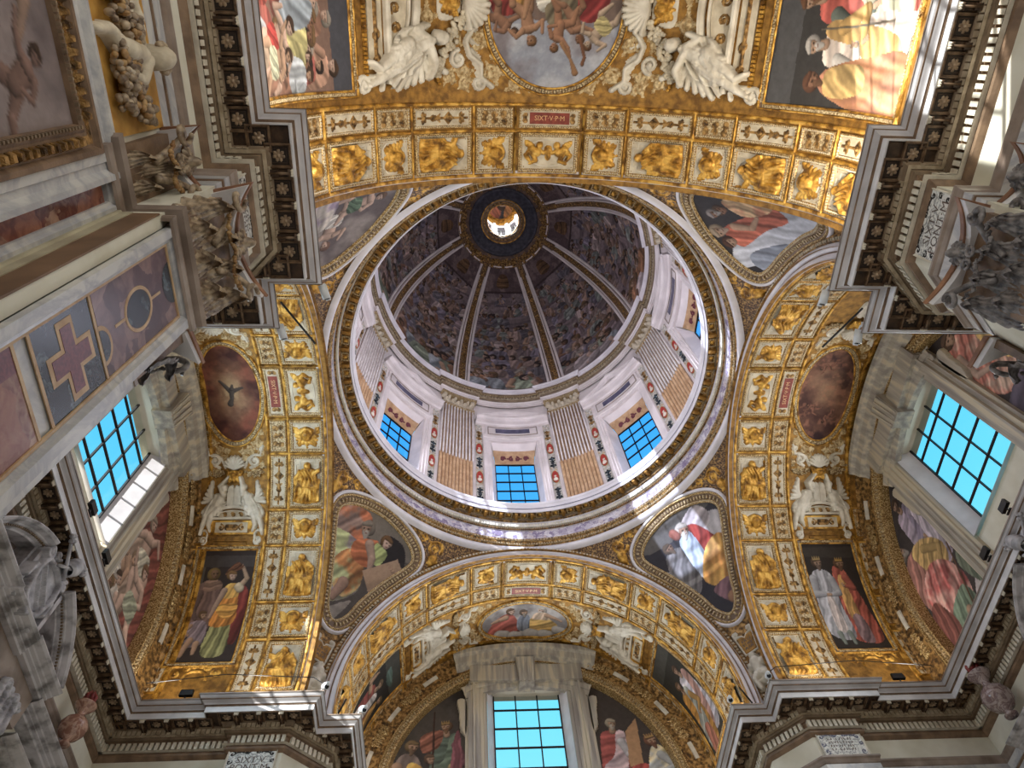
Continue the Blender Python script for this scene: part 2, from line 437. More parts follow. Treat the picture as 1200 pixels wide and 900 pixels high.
        p, q = P(.24 * face + .02, .1), P(.3 * face, -.2); s.cap(p[0], p[1], .07 * r, q[0], q[1], .13 * r, tuple(np.array(skin) * 1.12), .2)
        p, q = P(.02 + .2 * face, -.48), P(.26 + .14 * face, -.48); s.cap(p[0], p[1], .07 * r, q[0], q[1], .06 * r, (150, 72, 62), 0)
        if crown is not None:
            for u in (-.6, -.2, .2, .6):
                p, q = P(u, .85), P(u * 1.15, 1.45); s.cap(p[0], p[1], .2 * r, q[0], q[1], .07 * r, crown, .5)
            p, q = P(-.65, .8), P(.65, .8); s.cap(p[0], p[1], .16 * r, q[0], q[1], .16 * r, crown, .4)
    def hand(s, x, y, r, ang, skin=SKIN):
        a = math.radians(ang); s.cap(x, y, r, x + math.cos(a) * r, y + math.sin(a) * r, r * .8, skin)
        for k in range(4):
            b = a + (k - 1.5) * .26; s.cap(x + math.cos(b) * r, y + math.sin(b) * r, r * .3, x + math.cos(b) * r * 2.5, y + math.sin(b) * r * 2.5, r * .2, skin, .3)
    def out(s, grain=.1, dark=1.0, hz=None):
        n = fbm(s.X0, s.Y0, 9, s.seed + 77) - .5; n2 = fbm(s.X0, s.Y0, 28, s.seed + 87, 2) - .5
        g = s.I.mean(-1, keepdims=True); s.I = (s.I * .72 + g * .28) * np.array([1.0, .985, .965]); I = s.I * (1 + grain * 1.6 * n + grain * n2)[..., None] * dark
        if hz is not None: I = I * .8 + np.array(hz) * .2
        return srgb(np.clip(I, 0, 255) / 255)

def painting(mb, X, Y, mask, fn, col, h=.0):
    """quads of the fresco grid inside the mask, mapped on to the surface"""
    nx, ny = X.shape
    F = gridf(nx, ny); keep = mask.ravel()[F].sum(1) >= 2; F = F[keep]
    use = np.unique(F); remap = -np.ones(nx * ny, int); remap[use] = np.arange(len(use))
    P = np.stack([X.ravel(), Y.ravel(), np.full(X.size, h)], 1)[use]
    mb.add(fn(P), remap[F], col.reshape(-1, 3)[use]); return mb
def pgrid(x0, x1, y0, y1, step=.022):
    return np.meshgrid(np.linspace(x0, x1, max(2, int((x1 - x0) / step))), np.linspace(y0, y1, max(2, int((y1 - y0) / step))), indexing='ij')

# ------------------------------------------------------------------ reliefs (height fields of limbs, drapery and scrolls)
class Relief:
    def __init__(s, x0, x1, y0, y1, step=.02):
        s.X, s.Y = pgrid(x0, x1, y0, y1, step); s.H = np.zeros(s.X.shape)
    def cap(s, x0, y0, r0, x1, y1, r1, z=0., k=1.):
        dx, dy = x1 - x0, y1 - y0; L2 = dx * dx + dy * dy + 1e-9
        t = np.clip(((s.X - x0) * dx + (s.Y - y0) * dy) / L2, 0, 1)
        r = r0 + (r1 - r0) * t; d2 = (s.X - x0 - t * dx) ** 2 + (s.Y - y0 - t * dy) ** 2
        h = np.where(d2 < r * r, np.sqrt(np.maximum(r * r - d2, 0)) * k + z, 0); s.H = np.maximum(s.H, h); return s
    def chain(s, pts, rs, z=0., k=1.):
        rs = np.broadcast_to(rs, (len(pts),))
        for i in range(len(pts) - 1): s.cap(pts[i][0], pts[i][1], rs[i], pts[i + 1][0], pts[i + 1][1], rs[i + 1], z, k)
        return s
    def poly(s, pts, h, fold=None, amp=.02, smooth=True, round_=.0):
        p = smooth_closed(pts, 36) if smooth else np.array(pts, float)
        m = in_poly(s.X, s.Y, p); k = np.full(s.X.shape, h)
        if fold:
            a = math.radians(fold[0]); q = s.X * math.cos(a) + s.Y * math.sin(a) + .06 * np.sin(s.X * 9 + s.Y * 7)
            k = k + amp * np.sin(q * fold[1] * 2 * PI)
        s.H = np.where(m, np.maximum(s.H, k), s.H); return s
    def scroll(s, x, y, r, w, turns=1.3, a0=0, dirn=1, z=0., k=1.):
        n = int(16 * turns); t = np.linspace(0, 1, n); a = math.radians(a0) + dirn * t * turns * 2 * PI; rr = r * (1 - .85 * t)
        pts = np.stack([x + rr * np.cos(a), y + rr * np.sin(a)], 1); s.chain(pts, w * (1 - .3 * t), z, k)
        s.cap(x, y, w * 1.3, x, y, w * 1.3, z, k); return s
    def leaf(s, x, y, L_, w, ang, z=0., lob=3):
        a = math.radians(ang); ux, uy = math.cos(a), math.sin(a)
        s.cap(x, y, w * .5, x + ux * L_, y + uy * L_, w * .15, z, .8)
        for i in range(1, lob + 1):
            t = i / (lob + 1)
            for sd in (-1, 1):
                b = a + sd * .8; s.cap(x + ux * L_ * t, y + uy * L_ * t, w * .28, x + ux * L_ * t + math.cos(b) * w * .9 * (1 - t * .5), y + uy * L_ * t + math.sin(b) * w * .9 * (1 - t * .5), w * .12, z, .8)
        return s
    def rough(s, amp, scale=20, seed=3):
        s.H = np.where(s.H > 0, s.H + amp * (fbm(s.X, s.Y, scale, seed, 3) - .5), 0); return s
    def build(s, mb, fn=ident, base=0.0, eps=.004, scale=1.):
        m = s.H > eps; nx, ny = s.X.shape; F = gridf(nx, ny); keep = m.ravel()[F].sum(1) >= 1; F = F[keep]
        if not len(F): return mb
        use = np.unique(F); rm = -np.ones(nx * ny, int); rm[use] = np.arange(len(use))
        P = np.stack([s.X.ravel(), s.Y.ravel(), np.where(m, s.H * scale, 0).ravel() + base], 1)[use]
        mb.add(fn(P), rm[F]); return mb

def fig_prophet(R_, cx, cy, s, flip=1, var=0):
    for k in range(7): R_.chain([(cx + flip * (-.3 + .1 * k) * s, cy - .46 * s), (cx + flip * (-.26 + .1 * k + .05 * math.sin(k)) * s, cy - .2 * s), (cx + flip * (-.2 + .07 * k) * s, cy + .02 * s)], .035 * s, .075 * s)
    for k in range(4): R_.chain([(cx + flip * (-.2 + .08 * k) * s, cy + .3 * s), (cx + flip * (-.1 + .08 * k) * s, cy + .12 * s), (cx + flip * (-.12 + .1 * k) * s, cy - .02 * s)], .025 * s, .11 * s)
    """a seated robed figure in relief, y up"""
    f = flip
    q = lambda x, y: (cx + f * x * s, cy + y * s)
    R_.poly([q(-.34, -.48), q(.34, -.48), q(.38, -.1), q(.24, .12), q(-.2, .15), q(-.36, -.05)], .05 * s, (75 - 30 * f, 7 / s), .018 * s)
    R_.poly([q(-.22, .0), q(.2, -.02), q(.2, .3), q(.0, .36), q(-.2, .28)], .09 * s, (20, 8 / s), .014 * s)
    R_.cap(*q(-.12, -.05), .13 * s, *q(.26, -.12), .12 * s, .03 * s, .8); R_.cap(*q(.26, -.12), .11 * s, *q(.22, -.44), .08 * s, .02 * s, .8)
    R_.cap(*q(-.15, -.08), .12 * s, *q(-.1, -.42), .08 * s, .02 * s, .8)
    R_.cap(*q(0, .42), .085 * s, *q(.02, .38), .075 * s, .05 * s); R_.cap(*q(.02, .32), .05 * s, *q(0, .2), .06 * s, .05 * s)
    if var % 3 == 0: R_.chain([q(.18, .24), q(.34, .1), q(.16, .02)], [.06 * s, .05 * s, .035 * s], .05 * s); R_.poly([q(-.4, .0), q(-.14, .02), q(-.14, .2), q(-.4, .2)], .05 * s, None, smooth=False)
    elif var % 3 == 1: R_.chain([q(.18, .24), q(.36, .34), q(.34, .5)], [.06 * s, .045 * s, .03 * s], .05 * s); R_.chain([q(-.18, .24), q(-.32, .06), q(-.12, -.02)], [.06 * s, .05 * s, .035 * s], .05 * s)
    else: R_.chain([q(-.18, .25), q(-.34, .08), q(-.16, .0)], [.06 * s, .05 * s, .035 * s], .05 * s); R_.chain([q(.18, .24), q(.3, .1), q(.06, .08)], [.06 * s, .05 * s, .035 * s], .05 * s); R_.cap(*q(.38, -.45), .02 * s, *q(.38, .45), .02 * s, .03)
def fig_cherub(R_, cx, cy, s):
    s *= 1.12; R_.cap(cx, cy + .06 * s, .18 * s, cx, cy - .03 * s, .15 * s, .05 * s)
    for e in range(9): a = e * PI / 8; R_.cap(cx + .17 * s * math.cos(a), cy + .1 * s + .16 * s * math.sin(a), .055 * s, cx + .17 * s * math.cos(a), cy + .1 * s + .16 * s * math.sin(a) + .01, .055 * s, .06 * s)
    for sd in (-1, 1):
        for k in range(5): R_.cap(cx + sd * .12 * s, cy - .02 * s, .06 * s, cx + sd * (.4 - .03 * k) * s, cy + (.26 - .13 * k) * s, .06 * s, .0, .9)
    for sd in (-1, 1):
        for k in range(4):
            a = math.radians(20 + 32 * k); R_.cap(cx + sd * .13 * s, cy + .06 * s - k * .05 * s, .07 * s, cx + sd * (.15 + .28 * math.cos(a)) * s, cy + (.12 + .3 * math.sin(a) - .1 * k) * s, .045 * s, 0, .8)
        R_.cap(cx + sd * .1 * s, cy - .2 * s, .08 * s, cx + sd * .26 * s, cy - .32 * s, .05 * s, 0, .8)
    R_.cap(cx, cy - .24 * s, .08 * s, cx, cy - .4 * s, .03 * s, 0, .8); R_.rough(.05 * s, 26)
def fig_putti(R_, cx, cy, s):
    for sd in (-1, 1):
        q = lambda x, y: (cx + sd * x * s, cy + y * s)
        R_.cap(*q(.3, .02), .11 * s, *q(.46, .1), .1 * s, .03 * s); R_.cap(*q(.24, .2), .085 * s, *q(.24, .21), .085 * s, .05 * s)
        R_.chain([q(.46, .08), q(.62, -.05), q(.52, -.2)], [.08 * s, .06 * s, .04 * s], .02 * s)
        R_.chain([q(.42, -.02), q(.34, -.2), q(.5, -.28)], [.08 * s, .06 * s, .035 * s], .02 * s)
        R_.chain([q(.26, .08), q(.12, .0), q(.04, .1)], [.05 * s, .04 * s, .03 * s], .04 * s)
        R_.poly([q(.36, .1), q(.6, .16), q(.66, .34), q(.44, .26)], .04 * s, (60, 9 / s), .012 * s)
    R_.cap(cx, cy + .1 * s, .1 * s, cx, cy - .12 * s, .07 * s, 0, .7)
def candelabrum(R_, cx, y0, y1, w, n=4, seed=0):
    """symmetrical grotesque ornament along y"""
    L_ = (y1 - y0) / n
    for i in range(n):
        y = y0 + (i + .5) * L_; k = (i + seed) % 3
        R_.cap(cx, y - L_ * .45, w * .08, cx, y + L_ * .45, w * .08, 0, .8)
        if k == 0:
            for sd in (-1, 1): R_.scroll(cx + sd * w * .26, y, w * .2, w * .06, 1.2, 90, sd)
            R_.cap(cx, y, w * .14, cx, y + .01, w * .14)
        elif k == 1:
            R_.cap(cx, y - L_ * .2, w * .22, cx, y + L_ * .15, w * .1)
            for sd in (-1, 1): R_.leaf(cx, y + L_ * .1, w * .4, w * .16, 90 - sd * 50)
        else:
            for sd in (-1, 1):
                R_.chain([(cx, y - L_ * .3), (cx + sd * w * .36, y), (cx, y + L_ * .3)], [w * .07, w * .07, w * .05])
            R_.cap(cx, y, w * .16, cx, y + .01, w * .16)
    return R_
def rosette(mb, c, r, fn=ident, n=6, h=.05):
    """a flower: petals round a button, at c = (u, v), raised from 0 to h"""
    R_ = Relief(c[0] - r, c[0] + r, c[1] - r, c[1] + r, r / 7.5)
    for k in range(n):
        a = k * 2 * PI / n; R_.cap(c[0] + r * .3 * math.cos(a), c[1] + r * .3 * math.sin(a), r * .2, c[0] + r * .7 * math.cos(a), c[1] + r * .7 * math.sin(a), r * .26, 0, h / r * 1.6)
    R_.cap(c[0], c[1], r * .26, c[0] + .001, c[1], r * .26, h * .4, h / r * 2.4)
    R_.build(mb, fn); return mb
def beadrow(mb, path, d, fn, w=.035, h0=0, h1=.03, step=.055, closed=True): return beads(mb, path, d, step, w, step * .62, h0, h1, fn, closed)
D2 = math.pi / 180
deg = lambda a: R_V * a * D2
SIDE = {'south': 'bottom vault', 'west': 'left vault', 'east': 'right vault', 'north': 'top vault'}
ORD = ['at the crown', 'first from crown', 'second from crown', 'third from crown', 'fourth from crown', 'fifth from crown', 'lowest by the cornice']
def flank(arm, sg):
    return {'south': {1: 'right flank', -1: 'left flank'}, 'north': {1: 'left flank', -1: 'right flank'},
            'west': {1: 'lower flank', -1: 'upper flank'}, 'east': {-1: 'lower flank', 1: 'upper flank'}}[arm][sg]
CENT = [0, 14.85, 29.35, 43.75, 57.85, 72.35, 87.1]; BND = [-9.1, 9.1, 20.5, 38.2, 49.2, 66.5, 78.2, 95.5]
# which coffers the photograph reaches: (arm, sign, index)
def seen(arm):
    lo = {'south': (6, 6), 'west': (6, 4), 'east': (4, 6), 'north': (5, 6)}[arm]   # (+, -)
    out = [(1, 0)]
    for sg, n in ((1, lo[0]), (-1, lo[1])): out += [(sg, i) for i in range(1, n + 1)]
    return out
bS = barrel('south')
def at(uc, vc, flip=False):
    """flat coordinates x along the axis, y towards the crown, around (uc, vc) on the + flank"""
    return lambda P: bS(np.stack([uc + P[:, 0], vc - P[:, 1], P[:, 2]], 1))
def Mrot(arm, u, v, sg):
    M = barrelM(arm, u, sg * v); return M if sg > 0 else M @ RZ(180)

def coffer_proto(kind, var):
    """a gilded coffer: large with a figure, or small with a winged head"""
    uc, vc = 7.06, deg(40); hw = .47; hv = {'L': .76, 'S': .47}[kind]
    f = at(uc, vc); M = barrelM('south', uc, vc)
    t = thing('ceiling_coffer', 'gilt coffer', 'coffer', M)
    pth = dens(rect(-hw, -hv, hw, hv), .2); mb = MB()
    mould(mb, pth, [(-.035, .0), (-.03, .05), (0, .065), (.02, .05), (.045, .045), (.06, .02), (.07, .012)], f)
    part('frame', mb, M_GILTFR, t)
    mb = MB(); beadrow(mb, pth, .032, f, .035, .03, .066, .06); part('bead_moulding', mb, M_CREAM, t)
    mb = MB(); X, Y = pgrid(-hw + .05, hw - .05, -hv + .05, hv - .05, .18)
    painting(mb, X, Y, np.ones(X.shape, bool), f, np.ones(X.shape + (3,)), .012); mb.c = []
    part('ground', mb, M_CREAM, t)
    mb = MB(); a, b, c = hw - .13, hv - .13, .12
    if kind == 'L': pi_ = [(-a, -b + c), (-a + c, -b + c), (-a + c, -b), (a - c, -b), (a - c, -b + c), (a, -b + c), (a, b - c), (a - c, b - c), (a - c, b), (-a + c, b), (-a + c, b - c), (-a, b - c)]
    else: pi_ = [(-a, -b + c), (-a + c, -b), (a - c, -b), (a, -b + c), (a, b - c), (a - c, b), (-a + c, b), (-a, b - c)]
    if var % 2: pi_ = [(x * .98, y * .98) for x, y in ellipse(0, 0, a, b, 28)]
    mould(mb, pi_, [(-.012, .012), (-.01, .03), (.01, .03), (.014, .012)], f); part('inner_fillet', mb, M_STUCCO, t)
    for sx in (-1, 1):
        for sy in (-1, 1):
            mb = MB(); rosette(mb, (sx * (hw - .12), sy * (hv - .12)), .05, f, 5, .03); part('corner_rosette', mb, M_GOLDD, t, True)
    R_ = Relief(-hw + .07, hw - .07, -hv + .07, hv - .07, .018)
    if kind == 'S': fig_cherub(R_, 0, .0, .78 + .04 * (var % 3))
    elif var == 9:
        RR = Relief(-hw + .07, hw - .07, -hv + .07, hv - .07, .018); X0 = RR.X.copy(); RR.X, RR.Y = RR.Y.copy(), X0
        fig_putti(RR, 0, 0, .95); RR.rough(.02, 18); R_.H = RR.H
    else: fig_prophet(R_, 0, -.03, 1.22, 1 if var % 2 else -1, var); R_.rough(.03, 20)
    mb = MB(); R_.build(mb, f, .012); part('gilded_figure' if kind == 'L' else 'winged_head', mb, M_GOLD, t, True)
    return t, uc
def grot_proto(kind, w, long, var, red=False):
    uc, vc = 7.92, deg(40); f = at(uc, vc); M = barrelM('south', uc, vc)
    hw, hv = w / 2, long / 2
    t = thing('grotesque_panel', 'narrow gilt panel', 'panel', M)
    pth = dens(rect(-hw, -hv, hw, hv), .2)
    mb = MB(); mould(mb, pth, [(-.02, .0), (-.015, .035), (.01, .04), (.03, .03), (.045, .01)], f); part('frame', mb, M_GILTFR, t)
    mb = MB(); beadrow(mb, pth, .02, f, .028, .02, .05, .06); part('bead_moulding', mb, M_CREAM, t)
    mb = MB(); X, Y = pgrid(-hw + .03, hw - .03, -hv + .03, hv - .03, .18)
    painting(mb, X, Y, np.ones(X.shape, bool), f, np.ones(X.shape + (3,)), .01); mb.c = []
    part('ground', mb, M_CREAM if (kind == 'L' or red) else M_GILTCREAM, t)
    R_ = Relief(-hw + .05, hw - .05, -hv + .05, hv - .05, .018)
    if red:
        mb = MB(); X, Y = pgrid(-hw + .08, hw - .08, -hv + .26, hv - .26, .18)
        painting(mb, X, Y, np.ones(X.shape, bool), f, np.ones(X.shape + (3,)), .02); mb.c = []; part('red_tablet', mb, M_REDT, t)
        for sy in (-1, 1): R_.scroll(-.06, sy * (hv - .16), .07, .02, 1.2, 0, 1); R_.scroll(.06, sy * (hv - .16), .07, .02, 1.2, 180, -1)
        text_part('SIXT·V·P·M', .17, lambda P: f(np.stack([-P[:, 1], -P[:, 0], P[:, 2] + .034], 1)), M_LETG, t, 'inscription')
    elif kind == 'L': candelabrum(R_, 0, -hv + .08, hv - .08, w * .75, 4, var)
    else:
        for i in range(3):
            y = (-1 + i) * hv * .55
            for sx in (-1, 1): R_.scroll(sx * hw * .4, y, hw * .36, .022, 1.4, 90 * i, sx); R_.leaf(0, y, hw * .5, .05, 90 + sx * 60)
    mb = MB(); R_.build(mb, f, .01); part('gilded_ornament', mb, M_GOLDD, t, True)
    return t, uc
def text_part(s, size, fn, mat, parent, name='inscription', align='CENTER', line=1.0):
    cu = bpy.data.curves.new(name, 'FONT'); cu.body = s; cu.size = size; cu.align_x = align; cu.align_y = 'CENTER'; cu.resolution_u = 2; cu.space_line = line
    o = bpy.data.objects.new('tmp', cu); C.objects.link(o); bpy.context.view_layer.update()
    me = bpy.data.meshes.new_from_object(o.evaluated_get(bpy.context.evaluated_depsgraph_get()))
    V = np.zeros(len(me.vertices) * 3); me.vertices.foreach_get('co', V); V = fn(V.reshape(-1, 3))
    root = parent
    while root.parent: root = root.parent
    A = np.array(WM.get(root.name, Matrix.Identity(4)).inverted()); V = V @ A[:3, :3].T + A[:3, 3]
    me.vertices.foreach_set('co', V.ravel()); me.update(); me.materials.clear(); me.materials.append(mat); me.name = name
    bpy.data.objects.remove(o); bpy.data.curves.remove(cu)
    r = bpy.data.objects.new(name, me); C.objects.link(r); r.parent = parent; return r

protos = {('L', k): coffer_proto('L', k) for k in (0, 1, 2, 4)}
protos[('L', 9)] = coffer_proto('L', 9)
for k in (0, 1): protos[('S', k)] = coffer_proto('S', k)
gp = {('L', 0): grot_proto('L', .44, 1.56, 0), ('S', 0): grot_proto('S', .44, .94, 0), ('R', 0): grot_proto('L', .44, 1.56, 0, True)}
used = set()
def place(proto, M, label, group=None):
    if proto.name in used: return dup(proto, M, label, group)
    used.add(proto.name); proto.matrix_world = M; WM[proto.name] = M.copy(); proto['label'] = label
    if group: proto['group'] = group
    return proto
fig = {0: 'bearded prophet holding a tablet', 1: 'prophet with one raised arm', 2: 'prophet leaning on a staff', 4: 'seated sibyl with lifted hand'}
for ai, arm in enumerate(('south', 'west', 'east', 'north')):
    for sg, i in seen(arm):
        wh = f"{ORD[i]}, {flank(arm, sg)}, {SIDE[arm]}" if i else f"at the crown, {SIDE[arm]}"
        if i == 0: pr = protos[('L', 9)]; lab = f"large gilt coffer with two putti {wh}"
        elif i % 2 == 0: k = (0, 1, 2, 4)[(i // 2 + ai + (sg > 0)) % 4]; pr = protos[('L', k)]; lab = f"large coffer, gilt seated figure, {wh}"
        else: pr = protos[('S', (i // 2 + ai) % 2)]; lab = f"small coffer, winged gilt head, {wh}"
        place(pr[0], Mrot(arm, pr[1], deg(CENT[i]), sg), lab, 'gilded coffers of the vaults')
        if i == 0: g = gp[('R', 0)]; lab = f"red SIXT V P M tablet in gilt frame {wh}"
        elif i % 2 == 0: g = gp[('L', 0)]; lab = f"long narrow candelabrum panel {wh}"
        else: g = gp[('S', 0)]; lab = f"short narrow scrollwork panel {wh}"
        place(g[0], Mrot(arm, g[1], deg(CENT[i]), -1 if (arm == 'north' and i == 0) else sg), lab, 'narrow gilt panels of the vaults')
# ---------------------------------------------------------------- vault shells, bars between the coffers, white arch ribs
for arm in ('south', 'west', 'east', 'north'):
    f = barrel(arm); E_ = END[arm]; mb = MB()
    us = np.linspace(6.3, E_ + .1, 24); vs = np.linspace(-deg(103), deg(103), 74)
    U, V = np.meshgrid(us, vs, indexing='ij')
    mb.add(f(np.stack([U.ravel(), V.ravel(), 0 * U.ravel()], 1)), gridf(24, 74))
    mb.add(f(np.stack([U.ravel(), V.ravel(), 0 * U.ravel() - .3], 1)), gridf(24, 74))
    struct('ceiling_' + arm, mb, M_GOLDP, True)
    mb = MB(); mb2 = MB()
    bar = lambda w: [(-w, 0), (-w * .8, .035), (-w * .3, .05), (w * .3, .05), (w * .8, .035), (w, 0)]
    vv = np.linspace(-deg(98), deg(98), 90)
    for u, w in ((6.49, .05), (7.6, .045), (8.24, .045)):
        mould(mb, np.stack([vv * 0 + u, vv], 1), bar(w), f, closed=False)
    for b in [s * x for x in BND for s in (-1, 1)]:
        mould(mb, dens([(6.5, deg(b)), (8.24, deg(b))], .3, False), bar(.035), f, closed=False)
    struct('trim_' + str(('south', 'west', 'east', 'north').index(arm) + 1), mb, M_GOLD)
def arch_path(r, n=64):
    t = np.linspace(0, PI, n); p = np.stack([r * np.cos(t), HS + r * np.sin(t)], 1)
    return np.vstack([[(r, HC - .4)], p, [(-r, HC - .4)]])
names_arch = {'south': 'bottom', 'west': 'left-hand', 'east': 'right-hand', 'north': 'top'}
for arm in ('south', 'west', 'east', 'north'):
    (ax, ay), (sx, sy) = AX[arm]
    f = lambda P: np.stack([ax * (AF - P[:, 2]) + sx * P[:, 0], ay * (AF - P[:, 2]) + sy * P[:, 0], P[:, 1]], 1)
    pth = arch_path(R_V)        # runs counter-clockwise: left = towards the axis, so outwards is negative
    t = thing('arch_rib', f'white moulded arch rib round the {names_arch[arm]} vault mouth', 'arch', frameM((ax * AF, ay * AF, HS), (sx, sy, 0), (0, 0, 1), (-ax, -ay, 0)))
    mb = MB(); mould(mb, pth, [(0, -.1), (.01, .06), (-.03, .1), (-.15, .1), (-.17, .06)], f, False)
    mould(mb, pth, [(-.21, .05), (-.22, .11), (-.34, .12), (-.4, .08), (-.42, .0)], f, False); part('white_moulding', mb, M_WHITE, t, True)
    mb = MB(); mould(mb, pth, [(-.16, .055), (-.22, .052)], f, False); part('dark_channel', mb, M_BROWN, t)
    mb = MB(); mould(mb, pth, [(-.41, .01), (-.43, .05), (-.58, .04), (-.63, .0), (-.66, -.1)], f, False); part('patterned_band', mb, M_GOLDD, t)
    mb = MB(); beads(mb, pth, -.5, .11, .09, .07, .03, .075, f, False); part('egg_moulding', mb, M_CREAM, t)
# ---------------------------------------------------------------- pendentives
PX = lambda az, el: (RS * math.cos(el * D2) * (az - 45) * D2, RS * el * D2)
def fpend(P):
    el = P[:, 1] / RS; az = PI / 4 + P[:, 0] / (RS * np.cos(el)); return sphere(np.stack([az, el, P[:, 2]], 1))
half = [(45, 16.2), (47.3, 18.3), (49.0, 22.6), (52.4, 28.5), (56.2, 33.3), (57.2, 35.6), (55.3, 37.7), (50.9, 39.4), (45, 40.2)]
outl = [PX(a, e) for a, e in half] + [PX(90 - a, e) for a, e in half[-2:0:-1]]
PEND = smooth_closed(outl, 128)      # counter-clockwise
SW = {'south_east': (0, 'lower right'), 'south_west': (90, 'lower left'), 'north_west': (180, 'upper left'), 'north_east': (270, 'upper right')}
Mp = T(*sphere(np.array([[PI / 4, 28 * D2, 0]]))[0])
mbP = MB(); els = np.linspace(-9, 45.2, 46)
for e in els[:-1]: pass
az0 = []
for e in els:
    z = HS + RS * math.sin(e * D2); r = RS * math.cos(e * D2)
    lim = math.degrees(math.acos(min(1, (AF + .16) / r))) if r > AF + .16 else 0
    az0.append(lim)
P_ = np.array([[(az0[i] + (90 - 2 * az0[i]) * j / 40) * D2, e * D2, 0] for i, e in enumerate(els) for j in range(41)])
mbP.add(sphere(P_), gridf(46, 41)); mbP.add(sphere(P_ + [0, 0, -.3]), gridf(46, 41))
for k, (nm, (a, wd)) in enumerate(SW.items()):
    m = mapM(RZ(a)); q = MB(); [q.add(m(v), f_) for v, f_ in [(mbP.v[0], mbP.f[0]), (mbP.v[1], mbP.f[0])]]
    struct('ceiling_pendentive_' + nm, q, M_GOLDD, True)
def pend_frame():
    t = thing('pendentive_frame', 'frame', 'picture frame', Mp)
    mb = MB(); mould(mb, PEND, [(.03, .01), (.0, .05), (-.05, .06), (-.07, .035)], fpend)
    mould(mb, PEND, [(-.25, .03), (-.27, .07), (-.3, .07), (-.33, .02)], fpend); part('gilt_moulding', mb, M_GILTFR, t, True)
    mb = MB(); mould(mb, PEND, [(-.07, .03), (-.25, .03)], fpend); part('frame_bed', mb, M_BROWN, t)
    mb = MB(); beads(mb, PEND, -.15, .11, .13, .075, .02, .09, fpend); part('egg_moulding', mb, M_GILTCREAM, t)
    mb = MB(); beads(mb, PEND, -.03, .05, .03, .03, .05, .075, fpend); part('bead_moulding', mb, M_CREAM, t)
    mb = MB(); mould(mb, PEND, [(-.33, .0), (-.34, .06), (-.4, .07), (-.44, .0)], fpend); part('white_fillet', mb, M_WHITE, t, True)
    return t
pf = pend_frame()
def pend_scroll(sd):
    t = thing('gilded_scrollwork', 'scroll', 'scrollwork', Mp)
    x0, y0 = PX(45 + sd * 19.5, 37.5)
    R_ = Relief(min(x0 - 1.0, x0 + 1.0), x0 + 1.0, y0 - 1.1, y0 + 1.0, .022)
    x1, y1 = PX(45 + sd * 17.2, 39.8); x2, y2 = PX(45 + sd * 17.7, 34.2)
    R_.scroll(x1, y1, .28, .06, 1.5, 200, sd); R_.scroll(x2, y2 + .25, .24, .05, 1.4, 20, -sd); R_.scroll(x1 - sd * .55, y1 + .22, .18, .04, 1.3, 0, sd)
    R_.cap(x1 + sd * .1, y1 - .35, .16, x1 + sd * .12, y1 - .5, .13, .03); R_.leaf(x1, y1 - .2, .5, .2, 90 - sd * 140)
    for k in range(5): R_.leaf(x1 - sd * .2 * k, y1 + .1 + .05 * k, .22, .1, 90 + sd * 60 - 20 * k)
    for k in range(4): R_.leaf(x2 + sd * .05, y2 - .2 * k + .2, .2, .1, -90 + sd * 30 * (k - 1.5))
    R_.rough(.04, 14)
    el = R_.Y / RS; az = PI / 4 + R_.X / (RS * np.cos(el))
    ok = (RS * np.cos(el) * np.maximum(np.cos(az), np.sin(az)) < AF - .02) & (el < 43.4 * D2) & ~in_poly(R_.X, R_.Y, offs(PEND, -.46))
    R_.H = np.where(ok, R_.H, 0)
    mb = MB(); R_.build(mb, fpend, .0, scale=.9); part('gilded_foliage', mb, M_GOLD, t, True)
    R2 = Relief(x0 - 1, x0 + 1, y0 - 1.1, y0 + 1, .05); R2.H[:] = .02; R2.H = np.where((in_poly(R2.X, R2.Y, offs(PEND, -.44)) == 0) & (RS * np.cos(R2.Y / RS) * np.maximum(np.cos(PI / 4 + R2.X / (RS * np.cos(R2.Y / RS))), np.sin(PI / 4 + R2.X / (RS * np.cos(R2.Y / RS)))) < AF) & (R2.Y / RS < 43.5 * D2), .02, 0)
    mb = MB(); R2.build(mb, fpend, -.005); part('dark_ground', mb, M_ARAB, t)
    return t
psc = {1: pend_scroll(1), -1: pend_scroll(-1)}
def pend_cart():
    t = thing('cartouche', 'c', 'cartouche', Mp)
    y = RS * 9.6 * D2
    mb = MB(); R_ = Relief(-.42, .42, y - .5, y + .55, .018)
    R_.poly([(-.2, y - .34), (.2, y - .34), (.26, y + .2), (-.26, y + .2)], .03, None, smooth=False)
    R_.build(mb, fpend, .01); part('tablet', mb, M_GOLDP, t)
    R_ = Relief(-.5, .5, y - .5, y + .6, .018)
    R_.chain([(-.22, y - .38), (.22, y - .38), (.31, y + .24), (.1, y + .22), (0, y + .12), (-.1, y + .22), (-.31, y + .24), (-.22, y - .38)], .028)
    for sd in (-1, 1): R_.scroll(sd * .24, y + .34, .1, .03, 1.3, -90, sd)
    mb = MB(); R_.build(mb, fpend, .01, scale=1.3); part('scroll_border', mb, M_STUCCO, t, True)
    R_ = Relief(-.25, .25, y - .3, y + .2, .012)
    for j, yy in enumerate((.02, -.1, -.22)):
        for k in range(5): R_.cap(-.13 + .065 * k, y + yy - .02, .009, -.13 + .065 * k + .02 * ((k + j) % 3 - 1), y + yy + .03, .009)
    mb = MB(); R_.build(mb, fpend, .045, scale=.5); part('worn_marks', mb, M_LETB, t)
    return t
